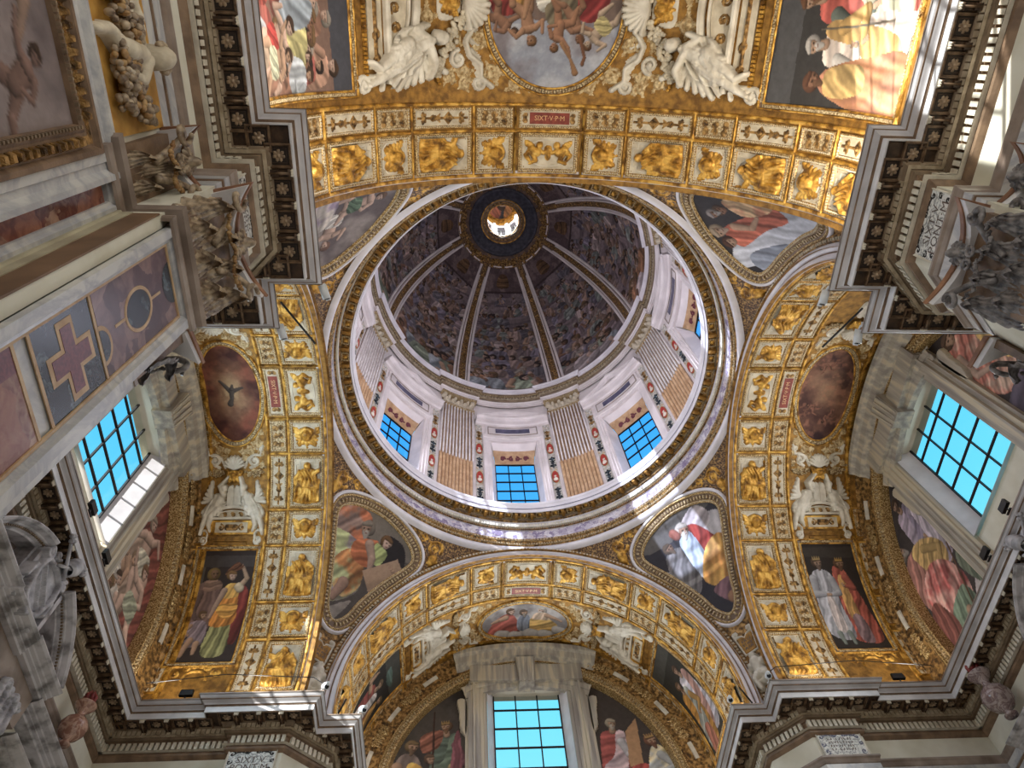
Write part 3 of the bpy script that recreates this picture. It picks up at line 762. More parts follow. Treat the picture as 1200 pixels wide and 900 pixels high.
def spandrel_angel():
    t = thing('stucco_angel', 'a', 'sculpture', Mp)
    y = RS * 3.6 * D2; mb = MB(); R_ = Relief(-.55, .55, y - .75, y + .55, .018)
    R_.cap(0, y + .32, .12, 0, y + .28, .11, .12); R_.cap(-.16, y + .05, .16, .16, y + .05, .16, .06); R_.cap(0, y + .1, .2, 0, y - .25, .17, .08)
    R_.chain([(-.22, y + .06), (-.34, y - .16), (-.12, y - .24)], [.09, .075, .055], .08); R_.chain([(.22, y + .06), (.36, y - .12), (.16, y - .3)], [.09, .075, .055], .08)
    R_.chain([(-.1, y - .28), (-.24, y - .42), (-.14, y - .68)], [.14, .12, .07], .1); R_.chain([(.1, y - .28), (.24, y - .4), (.18, y - .68)], [.14, .12, .07], .1)
    R_.poly([(-.3, y - .5), (.3, y - .5), (.26, y - .2), (-.26, y - .2)], .14, (80, 8), .03); R_.rough(.03, 16)
    R_.build(mb, fpend, .0, scale=1.4); part('figure', mb, M_STUCCO, t, True)
    for sd in (-1, 1):
        R_ = Relief(-.6, .6, y - .4, y + .6, .018)
        for k in range(5): R_.cap(sd * .2, y + .2, .08, sd * (.46 - .05 * k), y + .36 - .14 * k, .06, .02)
        mb = MB(); R_.build(mb, fpend); part('wing', mb, M_STUCCO, t, True)
    return t
pc, pa = pend_cart(), spandrel_angel()
for nm, (a, wd) in SW.items():
    if nm == 'south_east': a = 0
    M = RZ(a) @ Mp
    place(pf, M, f'egg-and-dart gilt frame round the {wd} pendentive fresco')
    for sd in (1, -1):
        near = {('south_east', 1): 'by the bottom arch', ('south_east', -1): 'by the right-hand arch', ('south_west', 1): 'by the left-hand arch', ('south_west', -1): 'by the bottom arch',
                ('north_west', 1): 'by the top arch', ('north_west', -1): 'by the left-hand arch', ('north_east', 1): 'by the right-hand arch', ('north_east', -1): 'by the top arch'}[(nm, sd)]
        place(psc[sd], M, f'gilded scrollwork corner {near}, beside the {wd} pendentive fresco')
    if 'south' in nm:
        place(pc, M, f'gilt cartouche with worn dark marks below the {wd} pendentive fresco')
        place(pa, M, f'white stucco angel seated at the foot of the {wd} pendentive')
# ================================================================= the frescoes: x right as seen, y up, metres from the picture's middle
Mir = lambda f: (lambda P: f(P * np.array([-1, 1, 1])))
def fresco_thing(label, M, fn, pth, painter, frame=True, step=.022, fr=(.0, .05, .06), seed=1, name='ceiling_fresco', cat='fresco', eggs=True, wide=.14):
    """fn maps viewer coordinates (x right, y up, h) to space; pth counter-clockwise outline in them"""
    t = thing(name, label, cat, M)
    p = np.asarray(pth, float); x0, y0 = p.min(0); x1, y1 = p.max(0)
    X, Y = pgrid(x0, x1, y0, y1, step); m = in_poly(X, Y, p) 
    P = Paint(X, Y, (70, 60, 60), seed); painter(P); col = P.out()
    mb = MB(); painting(mb, X, Y, m, fn, col, .006); part('painted_scene', mb, M_FR, t, True)
    if frame:
        mb = MB(); mould(mb, p, [(.02, .0), (.015, .03), (-.02, .045), (-.035, .02)], fn); mould(mb, p, [(-wide + .03, .02), (-wide + .02, .06), (-wide - .01, .06), (-wide - .02, .0)], fn)
        part('gilt_frame', mb, M_GOLD, t, True)
        mb = MB(); mould(mb, p, [(-.03, .02), (-wide + .03, .02)], fn); part('frame_bed', mb, M_BROWN, t)
        if eggs:
            mb = MB(); beads(mb, p, -wide * .5, wide * .42, wide * .62, wide * .42, .015, .055, fn); part('egg_moulding', mb, M_GILTCREAM, t)
    return t

SK = SKIN; SKP = (218, 178, 158); W_ = (206, 204, 210); RED = (170, 62, 54); ORG = (214, 140, 58); YEL = (212, 172, 84); GRN = (108, 128, 92); BLU = (120, 134, 168); PUR = (132, 104, 122); DK = (44, 36, 36)
def robed(P, x, y, h, c, c2=None, face=1, hair=(96, 70, 52), beard=None, crown=None, lean=0, arm=None, cloth=None, skin=SK, feet=True, inner=None):
    """standing robed figure, feet at (x, y), height h"""
    q = lambda u, v: (x + (u + lean * v) * h, y + v * h)
    if feet:
        for u in (-.07, .08): P.cap(*q(u, .06), .03 * h, *q(u + .02 * face, .015), .025 * h, skin)
    P.poly([q(-.15, .05), q(.15, .04), q(.18, .35), q(.15, .62), q(.13, .8), q(.04, .84), q(-.06, .84), q(-.14, .78), q(-.17, .5), q(-.18, .25)], c, (8, 9 / h), .22)
    if inner is not None: P.poly([q(-.05, .05), q(.1, .05), q(.08, .45), q(-.04, .5)], inner, (4, 12 / h), .2)
    if c2 is not None: P.poly([q(-.17, .1), q(.02, .12), q(.12, .5), q(.14, .8), q(.04, .83), q(-.02, .55), q(-.16, .4)], c2, (25, 8 / h), .25)
    if arm:
        for a in arm:
            P.chain([q(*p) for p in a[:3]], [.05 * h, .042 * h, .026 * h], a[3] if len(a) > 3 else c, k=.6)
            P.hand(*q(*a[2]), .02 * h, 90 if a[2][1] > a[1][1] else -60 * 1, skin)
    P.cap(*q(.0, .83), .035 * h, *q(.01 * face, .88), .032 * h, skin)
    P.head(*q(.01 * face, .925), .056 * h, hair, skin, -8 * face, beard, crown, face, cloth)
def nude(P, x, y, s, ang, c=SK, pose=0, hair=(80, 56, 42), drape=None):
    """a bare figure seen at any tilt; ang turns it about its chest"""
    a = math.radians(ang); ca, sa = math.cos(a), math.sin(a)
    q = lambda u, v: (x + (u * ca - v * sa) * s, y + (u * sa + v * ca) * s)
    legs = [[(-.08, -.3), (-.2, -.6), (-.12, -.95)], [(.09, -.3), (.28, -.5), (.2, -.88)]] if pose == 0 else [[(-.08, -.3), (-.32, -.42), (-.34, -.8)], [(.08, -.3), (.2, -.62), (.42, -.8)]]
    for l in legs: P.chain([q(*p) for p in l], [.125 * s, .095 * s, .05 * s], c, k=.6)
    P.cap(*q(0, .05), .17 * s, *q(0, -.26), .14 * s, c, .6); P.cap(*q(-.14, .1), .09 * s, *q(.14, .1), .09 * s, c, .6)
    arms = [[(-.17, .1), (-.38, .0), (-.3, .26)], [(.17, .1), (.36, .2), (.5, .0)]] if pose == 0 else [[(-.17, .1), (-.4, .24), (-.52, .44)], [(.17, .1), (.3, -.12), (.1, -.2)]]
    for l in arms: P.chain([q(*p) for p in l], [.075 * s, .055 * s, .035 * s], c, k=.6)
    if drape is not None: P.poly([q(-.22, -.42), q(.2, -.5), (q(.26, -.2)), q(.1, -.12), q(-.2, -.14)], drape, (40 + ang, 8 / s), .28)
    P.head(*q(.02, .34), .12 * s, hair, c, ang, None, None, 1)
def crowd(P, x0, x1, y0, y1, s, n, seed, cols, dark=1.0):
    r = random.Random(seed); pts = sorted([(r.uniform(x0, x1), r.uniform(y0, y1)) for _ in range(n)], key=lambda p: -p[1])
    for x, y in pts:
        c = tuple(np.array(r.choice(cols)) * r.uniform(.8, 1.1) * dark); f = r.choice((-1, 1)); k = s * r.uniform(.8, 1.15); sk = tuple(np.array(r.choice((SK, SKP, SKIND))) * dark)
        P.poly([(x - .3 * k, y - .75 * k), (x + .32 * k, y - .7 * k), (x + .3 * k, y - .2 * k), (x + .12 * k, y - .06 * k), (x - .14 * k, y - .08 * k), (x - .3 * k, y - .25 * k)], c, (r.uniform(0, 90), 3.2 / k), .28)
        P.chain([(x + f * .22 * k, y - .2 * k), (x + f * .36 * k, y - .48 * k), (x + f * .1 * k, y - .5 * k)], [.09 * k, .07 * k, .045 * k], r.choice((c, sk)), k=.6)
        P.head(x, y + .05 * k, .13 * k, r.choice([(84, 60, 44), (140, 104, 66), (60, 46, 42), (170, 160, 150)]), sk, r.uniform(-30, 30), None, None, f)
# --- pictures
def pic_judith(P):                      # woman in yellow, older man and child
    P.I[:] = (58, 48, 46); P.poly([(-.95, 1.2), (-.6, 1.2), (-.6, -1.6), (-.95, -1.6)], (92, 86, 80), smooth=False); P.poly([(-.95, 1.55), (.95, 1.55), (.95, 1.2), (-.95, 1.2)], (74, 66, 66), smooth=False)
    P.poly([(.35, .6), (.75, .5), (.8, -.3), (.7, -1.1), (.4, -.9)], (134, 50, 44), (80, 3), .3)
    P.poly([(-.7, .65), (-.1, .8), (.0, .3), (-.1, -.6), (-.5, -.9), (-.72, -.4)], (128, 98, 92), (85, 4), .22); P.chain([(-.62, .4), (-.68, -.1), (-.55, -.35)], [.13, .1, .05], (134, 104, 98))
    P.head(-.3, .98, .15, (150, 116, 66), (150, 112, 84), 5, None, None, 1, (156, 124, 66)); P.poly([(-.5, .78), (-.1, .78), (-.05, .55), (-.5, .5)], (150, 116, 100), (10, 6), .25)
    P.poly([(-.1, -1.42), (.5, -1.42), (.42, -.3), (.0, -.35)], (150, 150, 92), (80, 5), .35)
    P.poly([(-.12, -.55), (.5, -.5), (.52, .1), (.42, .55), (.12, .62), (-.02, .2)], (220, 134, 46), (75, 5), .28)
    P.poly([(.0, .05), (.5, .1), (.48, -.2), (.3, -.35), (.02, -.2)], (232, 160, 60), (10, 6), .3); P.poly([(.02, .3), (.46, .32), (.42, .68), (.12, .68)], (232, 176, 78), (60, 6), .2)
    P.chain([(.46, .6), (.66, .86), (.5, 1.2)], [.085, .07, .045], (206, 168, 136)); P.hand(.5, 1.2, .04, 130); P.cap(.44, .62, .12, .5, .56, .12, (226, 206, 170)); P.chain([(.08, .5), (-.08, .0), (-.16, -.3)], [.09, .07, .05], (196, 160, 140))
    P.poly([(.0, 1.0), (.3, 1.35), (.5, 1.2), (.2, 1.02)], (120, 74, 52), (30, 8), .3); P.head(.22, .92, .13, (150, 108, 60), SKP, -6, None, None, 1)
    P.poly([(-.66, -.5), (-.22, -.45), (-.16, -1.1), (-.6, -1.15)], (150, 132, 146), (70, 6), .25); P.chain([(-.5, -1.0), (-.6, -1.3), (-.62, -1.5)], [.1, .08, .05], SK); P.chain([(-.3, -1.1), (-.3, -1.4)], [.09, .05], SK)
    P.head(-.34, -.25, .11, (120, 90, 60), SK, 0, None, None, 1); P.chain([(-.6, -.55), (-.72, -.7), (-.6, -.85)], [.06, .05, .035], SK); P.cap(-.62, -.9, .02, -.9, -1.45, .02, (70, 50, 40))
def pic_kings(P):                       # two crowned men
    P.I[:] = (52, 44, 40); P.poly([(-.95, 1.6), (.95, 1.6), (.95, 1.25), (-.95, 1.3)], (64, 56, 50), smooth=False)
    P.poly([(-.1, -1.35), (.72, -1.4), (.66, -.2), (.35, .9), (.0, .9), (-.05, -.3)], (196, 88, 70), (72, 4.5), .32); P.poly([(.05, -.6), (.35, -.7), (.3, .55), (.1, .6)], (214, 158, 82), (80, 6), .25)
    P.poly([(.1, -1.4), (.45, -1.42), (.4, -.65), (.12, -.6)], (132, 104, 112), (80, 5), .28); P.chain([(.34, .62), (.5, .3), (.22, .36)], [.12, .09, .045], (204, 96, 76)); P.hand(.22, .36, .04, 120)
    P.head(.28, 1.05, .15, (110, 74, 50), (178, 134, 100), 0, (120, 84, 58), (206, 156, 66), 1)
    P.poly([(-.75, -1.2), (-.05, -1.3), (-.08, -.2), (-.05, .65), (-.35, .9), (-.68, .75), (-.78, .0)], (176, 178, 192), (78, 4.5), .26); P.poly([(-.5, -1.0), (-.2, -1.05), (-.25, .0), (-.42, .1)], (204, 190, 190), (86, 7), .22)
    P.chain([(-.68, .6), (-.74, .12), (-.3, .1)], [.14, .13, .06], (184, 186, 200)); P.chain([(-.12, .58), (-.02, .15), (-.3, .08)], [.13, .11, .06], (184, 186, 200)); P.hand(-.36, .1, .045, 0); P.hand(-.3, .08, .045, 180)
    for u in (-.5, -.2): P.chain([(u, -1.15), (u + .02, -1.5)], [.08, .05], (136, 150, 142))
    P.head(-.42, 1.08, .155, (104, 76, 58), (176, 138, 112), 4, (128, 104, 88), (190, 160, 96), 1)
def pic_crowd_left(P):                  # crowd of pale bodies and blue cloth at the picture's upper left
    P.I[:] = (132, 100, 88); P.poly([(-2, 2.1), (2, 2.1), (2, 1.35), (-2, 1.35)], (74, 76, 88), smooth=False)
    crowd(P, -.2, 1.85, -1.5, 1.35, 1.15, 22, 6, [(196, 146, 122), (168, 84, 76), (160, 166, 182), (206, 160, 134), (150, 140, 110), (190, 132, 108)]); crowd(P, -1.8, 1.9, -1.6, 1.0, .95, 12, 4, [(200, 190, 186), (176, 74, 66), (190, 200, 214), (206, 176, 150), (196, 186, 120)])
    P.poly([(.3, .8), (.7, .6), (.8, -.1), (.5, -.5), (.1, .0)], (160, 176, 196), (60, 3), .25); P.poly([(-1.9, 1.2), (-1.4, 1.1), (-1.5, .2), (-1.9, .2)], (190, 60, 50), (70, 3), .25)
    nude(P, .9, -.5, 1.3, 20, SKP, 0, drape=(190, 60, 56)); nude(P, -.6, -.7, 1.2, -35, SKP, 1, drape=(206, 196, 200)); nude(P, 1.3, -.6, 1.1, 8, SK, 1, drape=(186, 190, 160))
def pic_apostles(P):                    # robed men on a dark ground, orange and red cloaks
    P.I[:] = (64, 62, 62); P.poly([(-2, 1.9), (2, 1.9), (2, 1.35), (-2, 1.3)], (84, 84, 88), smooth=False)
    P.poly([(1.0, 1.0), (1.9, .7), (1.95, -1.9), (1.1, -1.9)], (190, 66, 58), (75, 3), .3); robed(P, .15, -1.95, 3.45, (196, 84, 74), (176, 176, 150), -1, hair=(130, 84, 56), beard=(140, 100, 70), arm=[[(-.1, .7), (-.2, .5), (-.06, .42), (112, 124, 116)]]); robed(P, 1.3, -1.75, 2.7, (196, 92, 78), (190, 188, 170), -1, hair=(150, 120, 84), beard=(150, 130, 110), arm=[[(-.1, .7), (-.18, .5), (-.04, .45), (196, 92, 78)]])
    robed(P, -.72, -1.9, 3.05, (224, 206, 196), (222, 172, 96), -1, hair=(206, 200, 196), beard=(206, 200, 196), arm=[[(.1, .7), (.2, .52), (.02, .5), (230, 178, 96)], [(-.1, .7), (-.16, .5), (.0, .56), (230, 224, 220)]])
    P.cap(-.45, .8, .02, -.3, -1.8, .02, (120, 110, 96)); P.poly([(-1.9, -1.95), (-.9, -1.9), (-.95, -.6), (-1.2, .5), (-1.6, .55), (-1.9, -.4)], (196, 128, 84), (80, 2.6), .28, c2=(206, 130, 100)); P.poly([(-1.7, .35), (-1.2, .45), (-1.1, -.5), (-1.6, -.6)], (206, 166, 96), (60, 4), .25); P.head(-1.42, .78, .19, (120, 76, 56), SKIND, -15, (130, 90, 66), None, 1); P.poly([(-.55, -1.2), (-.2, -1.2), (-.2, -1.9), (-.6, -1.9)], (206, 192, 186), smooth=False)
def pic_rebels(P):                      # falling bare figures above a blue grey sky
    P.I[:] = (122, 100, 92); P.poly([(-2, -.2), (2, -.3), (2, -2), (-2, -2)], (146, 154, 176), smooth=False); P.cloud((190, 194, 208), 1.6, .42, .6, 3, .7, (P.Y0 < -.35).astype(float)); P.cloud((120, 110, 120), 1.5, .5, .7, 8, .8)
    P.poly([(.5, .6), (1.3, .5), (1.2, -.15), (.7, -.25), (.5, .1)], (166, 52, 54), (40, 3), .3)
    P.poly([(-1.6, .3), (-1.1, .35), (-.95, -.1), (-1.5, -.15)], (166, 58, 56), (60, 4), .3); P.poly([(-1.15, .9), (-.8, .6), (-.6, -.1), (-1.0, .1)], (206, 146, 66), (80, 4), .3); P.poly([(-.4, .5), (.3, .6), (.1, -.05), (-.4, .0)], (206, 204, 196), (30, 4), .25); P.poly([(-.2, .1), (.5, .3), (.45, -.3), (-.1, -.35)], (128, 116, 92), (60, 4), .3)
    nude(P, -1.25, -.35, .85, 235, (170, 118, 90), 1); nude(P, .55, -.35, .85, 200, (176, 122, 92), 1, (120, 80, 50)); nude(P, -.65, -.35, 1.0, 195, (196, 140, 104), 0, (150, 100, 60)); nude(P, .1, -.55, .85, 165, (186, 126, 92), 1, (140, 90, 50)); nude(P, 1.05, -.55, .85, 140, (206, 176, 150), 0, (130, 84, 50), (196, 180, 116))
    P.chain([(-.75, .9), (-.65, .3), (-.75, -.2)], [.12, .1, .05], (206, 150, 110)); P.chain([(.2, -.75), (.45, -1.1), (.58, -1.4)], [.05, .035, .08], (186, 130, 84)); P.chain([(.65, -.6), (.8, -1.05), (.75, -1.2)], [.05, .035, .05], (146, 90, 60))
def pic_god(P):                         # oval over the bottom window
    P.I[:] = (122, 116, 118); P.cloud((196, 190, 190), 1.5, .4, .62, 4, .8)
    P.poly([(-1.35, -.55), (-.3, -.6), (-.15, -.2), (-.5, .35), (-1.0, .2)], (178, 84, 74), (35, 3), .28); P.chain([(-.7, .2), (-1.0, .1), (-1.2, .0)], [.12, .08, .05], SK); P.head(-.5, .45, .15, (120, 86, 60), SKP, 10, None, None, 1)
    P.poly([(.1, -.45), (.9, -.5), (1.2, -.1), (.6, .25), (.2, .1)], (216, 168, 84), (20, 3), .3); P.poly([(-.25, -.4), (.15, -.45), (.15, .25), (-.2, .2)], (120, 128, 148), (80, 4), .25); P.head(-.03, .38, .14, (110, 90, 76), SK, 0, (150, 140, 130), None, 1)
    P.head(.6, .48, .15, (200, 190, 180), SKP, -10, (196, 190, 184), None, -1); P.poly([(.3, .1), (.9, .1), (.8, .4), (.4, .38)], (206, 176, 150), (60, 4), .2); P.chain([(.8, .3), (1.1, .2), (1.35, .1)], [.1, .07, .04], SK)
    for x, y, r in ((-.9, -.62, .25), (-.4, -.7, .22), (.2, -.62, .26), (.7, -.6, .22), (1.2, -.35, .2)): P.cap(x, y, r, x + .2, y, r * .8, (200, 196, 198), .5)
def pic_dove(P):
    P.I[:] = (104, 54, 40); r = np.hypot(P.X0 / 1.7, P.Y0); 
    P.cloud((150, 76, 56), 1.6, .4, .6, 3); P.cloud((70, 34, 34), 1.8, .5, .68, 8, .8); n = (fbm(P.X0, P.Y0, 2.2, 5) - .5) * .6
    P.mix(np.clip(1.5 - (r + n) * 2.0, 0, 1) * .85, (178, 134, 96)); P.mix(np.clip(1.3 - (r + n * .5) * 3.2, 0, 1) * .8, (196, 164, 118)); P.cloud((120, 76, 56), 4, .55, .7, 14, .5)
    g = (96, 84, 80)
    for a, b, r0, c, d, r1 in ((-.3, .34, .04, -.02, 0, .08), (.34, .12, .04, 0, 0, .08), (0, .04, .08, .0, -.24, .06), (0, -.24, .05, -.06, -.42, .09), (.02, .08, .06, .05, .2, .04)): P.cap(-b, a, r0, -d, c, r1, g)
def pic_clouds(P):
    P.I[:] = (84, 50, 44); P.cloud((134, 88, 68), 1.6, .35, .6, 3); P.cloud((60, 36, 40), 1.7, .5, .65, 8, .9)
    n = (fbm(P.X0, P.Y0, 2, 5) - .5) * .8; P.mix(np.clip(1.25 - (np.hypot(P.X0 / 1.4 - .1, P.Y0 * 1.1) + n) * 1.7, 0, 1) * .9, (172, 126, 92)); P.cloud((192, 120, 88), 5, .56, .68, 15, .5)
    for x, y, a in ((-.9, -.2, 40), (-.5, .35, -30), (.9, .2, 10)): nude(P, x, y, .38, a, (160, 100, 78), 1)
def pic_spandrel_left(P):
    P.I[:] = (46, 44, 42); P.poly([(-.95, 1.8), (.95, 1.8), (.95, 1.1), (-.95, 1.0)], (70, 70, 66), smooth=False)
    robed(P, -.1, -1.65, 2.5, (142, 66, 60), (190, 184, 184), 1, hair=(120, 96, 70), beard=(150, 130, 110), arm=[[(-.1, .72), (-.22, .75), (-.22, .9), SK]]); P.poly([(.3, -1.5), (.7, -1.3), (.6, .1), (.35, .3)], (180, 130, 62), (80, 4), .3); P.head(.52, .55, .14, (120, 96, 60), SK, -10, None, None, -1); P.poly([(-.3, 1.3), (.5, 1.25), (.2, 1.0), (-.2, 1.05)], (84, 110, 104), (10, 4), .2)
def pic_spandrel_right(P):
    P.I[:] = (58, 56, 50); P.poly([(-.95, 1.8), (.95, 1.8), (.95, 1.25), (-.95, 1.2)], (78, 76, 70), smooth=False)
    robed(P, .3, -1.5, 2.5, (200, 196, 214), (190, 140, 130), -1, hair=(110, 80, 60), lean=.0); robed(P, -.25, -1.7, 2.45, (206, 142, 54), (160, 166, 160), 1, hair=(130, 96, 66), beard=(140, 104, 74), arm=[[(.1, .72), (.18, .55), (.02, .5), (206, 150, 70)]]); P.poly([(-.6, -1.75), (-.1, -1.8), (-.1, -1.0), (-.5, -.9)], (184, 110, 90), (70, 4), .25)
def pic_evangelist(P):                  # lower left pendentive: figures with tablets
    P.I[:] = (84, 76, 72); P.poly([(-1.6, 1.7), (1.7, 1.5), (1.7, .8), (-1.6, 1.0)], (122, 112, 102), (0, 1), .05); P.poly([(.3, 1.2), (1.1, 1.2), (1.5, .3), (.9, -.1), (.5, .3)], (44, 38, 40))
    P.poly([(-1.5, 1.1), (-.6, 1.5), (-.2, 1.0), (-.5, .3), (-1.4, .3)], (206, 112, 72), (60, 3), .3, c2=(150, 120, 110)); P.head(-.35, 1.0, .24, (150, 136, 122), (178, 140, 116), 25, (180, 170, 160), None, -1)
    P.poly([(-1.5, .2), (-.4, .5), (.2, -.2), (.3, -1.0), (-.5, -1.7), (-1.3, -1.2)], (150, 130, 148), (35, 2.4), .25, c2=(176, 186, 126)); P.poly([(-.6, .1), (.0, .2), (.35, -.6), (.0, -1.3), (-.6, -1.1), (-.9, -.6)], (176, 186, 128), (55, 2.4), .3, c2=(206, 130, 70))
    P.poly([(-1.4, -.6), (-.9, -.5), (-1.0, -1.2), (-1.35, -1.3)], (196, 106, 70), (60, 3), .25); P.chain([(-.2, -.9), (-.35, -1.5)], [.2, .12], (190, 146, 124))
    P.poly([(-.5, .5), (.2, .9), (.45, .4), (.25, -.05), (-.4, .0)], (196, 104, 62), (30, 3), .25); P.poly([(.2, .85), (.7, .7), (.6, .2), (.3, .3)], (170, 186, 110), (60, 4), .25); P.chain([(.0, .65), (.3, .3), (.42, -.15)], [.17, .14, .06], (196, 160, 140)); P.hand(.42, -.15, .07, -80)
    P.poly([(.2, -.2), (1.1, .75), (1.4, .5), (.75, -.75)], (168, 134, 106), (45, 1), .08, smooth=False); P.hand(1.15, .3, .07, 150)
    P.head(.5, 1.0, .2, (128, 88, 50), SKP, -10, None, None, 1); P.poly([(-1.2, -1.1), (-.5, -1.9), (-1.0, -2.4), (-1.4, -1.8)], (176, 168, 164), smooth=False); P.poly([(-.2, -1.7), (.3, -1.3), (-.3, -2.6), (-.9, -2.5)], (150, 140, 132), (0, 2), .1)
def pic_patriarch(P):                   # lower right pendentive: bearded man, yellow cloak
    P.I[:] = (58, 56, 66); P.poly([(-1.4, 1.5), (1.6, 1.7), (1.6, 1.2), (-1.2, .9)], (96, 92, 92), (0, 1), .05); P.poly([(.6, .9), (1.5, .8), (1.6, -.3), (1.0, -.6)], (176, 172, 180), (60, 2), .15)
    P.poly([(-.95, .5), (-.3, .6), (-.1, -.2), (-.5, -1.0), (-1.1, -.8)], (116, 112, 116), (60, 4), .25); P.head(-.65, .75, .17, (100, 80, 66), (150, 110, 90), 20, (110, 90, 76), None, 1); P.poly([(-1.6, .0), (-1.1, .1), (-.9, -.6), (-1.4, -.5)], (150, 146, 142), (30, 4), .2); P.cap(-1.0, -.1, .05, -.6, -.9, .04, (150, 144, 140))
    P.poly([(.1, 1.2), (.9, 1.45), (1.2, .9), (.8, .6), (.2, .7)], (188, 176, 184), (20, 3), .25); P.poly([(.2, 1.0), (.6, .9), (.95, .0), (.5, -.3), (.2, .2)], (168, 52, 46), (70, 3), .25); P.poly([(-.25, .7), (.25, .9), (.3, -.1), (-.1, -.75), (-.25, -.3)], (172, 190, 222), (75, 3), .2)
    P.poly([(-.2, -.7), (.4, .1), (1.1, .2), (1.3, -.5), (.8, -1.2), (.2, -1.2)], (218, 158, 70), (60, 2.4), .3, c2=(196, 130, 60)); P.head(.1, 1.0, .22, (206, 196, 190), (190, 140, 116), -20, (220, 214, 208), None, 1); P.cap(-.25, 1.1, .16, -.2, 1.0, .16, (196, 110, 96))
    P.poly([(-.1, -1.2), (.6, -1.1), (.8, -1.8), (.3, -1.9)], (132, 92, 104), (50, 3), .25); P.poly([(.9, -1.0), (1.4, -.9), (1.2, -2.3), (.6, -2.2)], (176, 180, 176), (60, 3), .15); P.chain([(.35, -1.7), (.6, -2.1), (.3, -2.4)], [.2, .16, .1], (176, 124, 90)); P.poly([(.3, -2.3), (.9, -2.0), (.6, -2.8), (.2, -2.7)], (176, 176, 160))
def pic_putti(P):                       # upper left pendentive: pale bodies in mauve cloth
    P.I[:] = (104, 92, 96); P.cloud((150, 138, 136), 1.2, .4, .6, 3)
    nude(P, .5, .4, 1.3, -60, SKP, 0, (140, 100, 84), (206, 200, 196)); nude(P, -.8, .6, 1.15, 50, SKP, 1, (130, 96, 76), (92, 120, 96)); nude(P, .0, -.9, 1.2, -20, SKP, 1, (126, 90, 70), (150, 130, 160)); P.poly([(-.4, -.2), (.5, .1), (.8, -.7), (.2, -1.3), (-.5, -.9)], (206, 196, 188), (40, 3), .2, c2=(160, 140, 170)); P.poly([(.9, -.1), (1.4, .1), (1.3, -.8), (.8, -.7)], (100, 126, 98), (60, 3), .25); P.poly([(-.5, -1.5), (.3, -1.3), (.3, -2.2), (-.3, -2.6)], (206, 196, 140), (70, 3), .2, c2=(190, 170, 190))
def pic_baptist(P):                     # upper right pendentive: man in red under a white cloth
    P.I[:] = (62, 58, 62); P.poly([(-1.3, 1.3), (-.4, 1.2), (.0, -.3), (.4, -1.5), (-.3, -2.5), (-.9, -1.4)], (196, 200, 216), (75, 2.4), .16); P.poly([(-1.5, .7), (-.9, .9), (-.8, -.6), (-1.2, -.4)], (150, 160, 184), (80, 3), .2)
    P.poly([(-.6, 1.0), (.1, 1.2), (.3, .2), (.4, -.8), (-.1, -1.0), (-.3, .0)], (204, 100, 76), (70, 3), .3); P.head(-.35, 1.25, .2, (110, 70, 54), SK, 20, None, None, -1); P.head(.1, 1.35, .22, (196, 170, 140), SK, 0, (190, 160, 140), None, -1); P.head(.75, .75, .18, (110, 80, 60), SKIND, 10, None, None, -1)
    P.poly([(.35, .3), (1.0, .5), (1.1, -.4), (.6, -1.0), (.25, -.5)], (206, 166, 120), (50, 3), .3, c2=(190, 120, 90)); P.head(.7, 1.05, .16, (160, 150, 150), SKIND, 0, (170, 165, 165), None, -1); P.chain([(.1, .8), (-.1, .3), (.2, -.1)], [.14, .1, .06], SK)
def pic_lun_sl(P):                      # lunette left of the bottom window
    P.I[:] = (66, 60, 58); P.cloud((96, 88, 80), .8, .4, .6, 3, .7)
    robed(P, -2.75, 13.2, 3.05, (92, 110, 98), (110, 132, 112), -1, hair=(140, 100, 66), beard=(150, 110, 76), crown=(190, 150, 84), arm=[[(.1, .7), (.2, .5), (.03, .42), (150, 90, 104)]]); P.cap(-2.55, 14.6, .14, -2.5, 14.62, .14, (206, 176, 110)); P.poly([(-2.7, 13.2), (-2.25, 13.2), (-2.3, 15.6), (-2.5, 15.6)], (150, 84, 96), (85, 4), .22)
    P.poly([(-4.5, 12.4), (-3.2, 12.6), (-3.3, 13.9), (-3.7, 15.0), (-4.3, 14.9), (-4.5, 13.6)], (134, 116, 110), (60, 2), .25); P.poly([(-4.0, 13.0), (-3.1, 13.2), (-3.3, 14.2), (-3.6, 14.7), (-4.0, 14.6)], (214, 164, 72), (40, 2.5), .3); P.head(-3.85, 15.3, .2, (150, 120, 80), SK, -10, (140, 110, 84), None, 1)
    P.chain([(-4.3, 14.6), (-4.35, 13.9), (-3.8, 13.6)], [.2, .16, .08], SK); P.poly([(-3.6, 15.7), (-2.9, 15.9), (-3.0, 15.3), (-3.5, 15.1)], (160, 96, 76), (30, 4), .3); P.cap(-3.2, 16.6, .03, -3.15, 14, .03, (90, 60, 50)); P.head(-3.25, 14.85, .16, (120, 90, 70), SK, 0, None, None, 1)
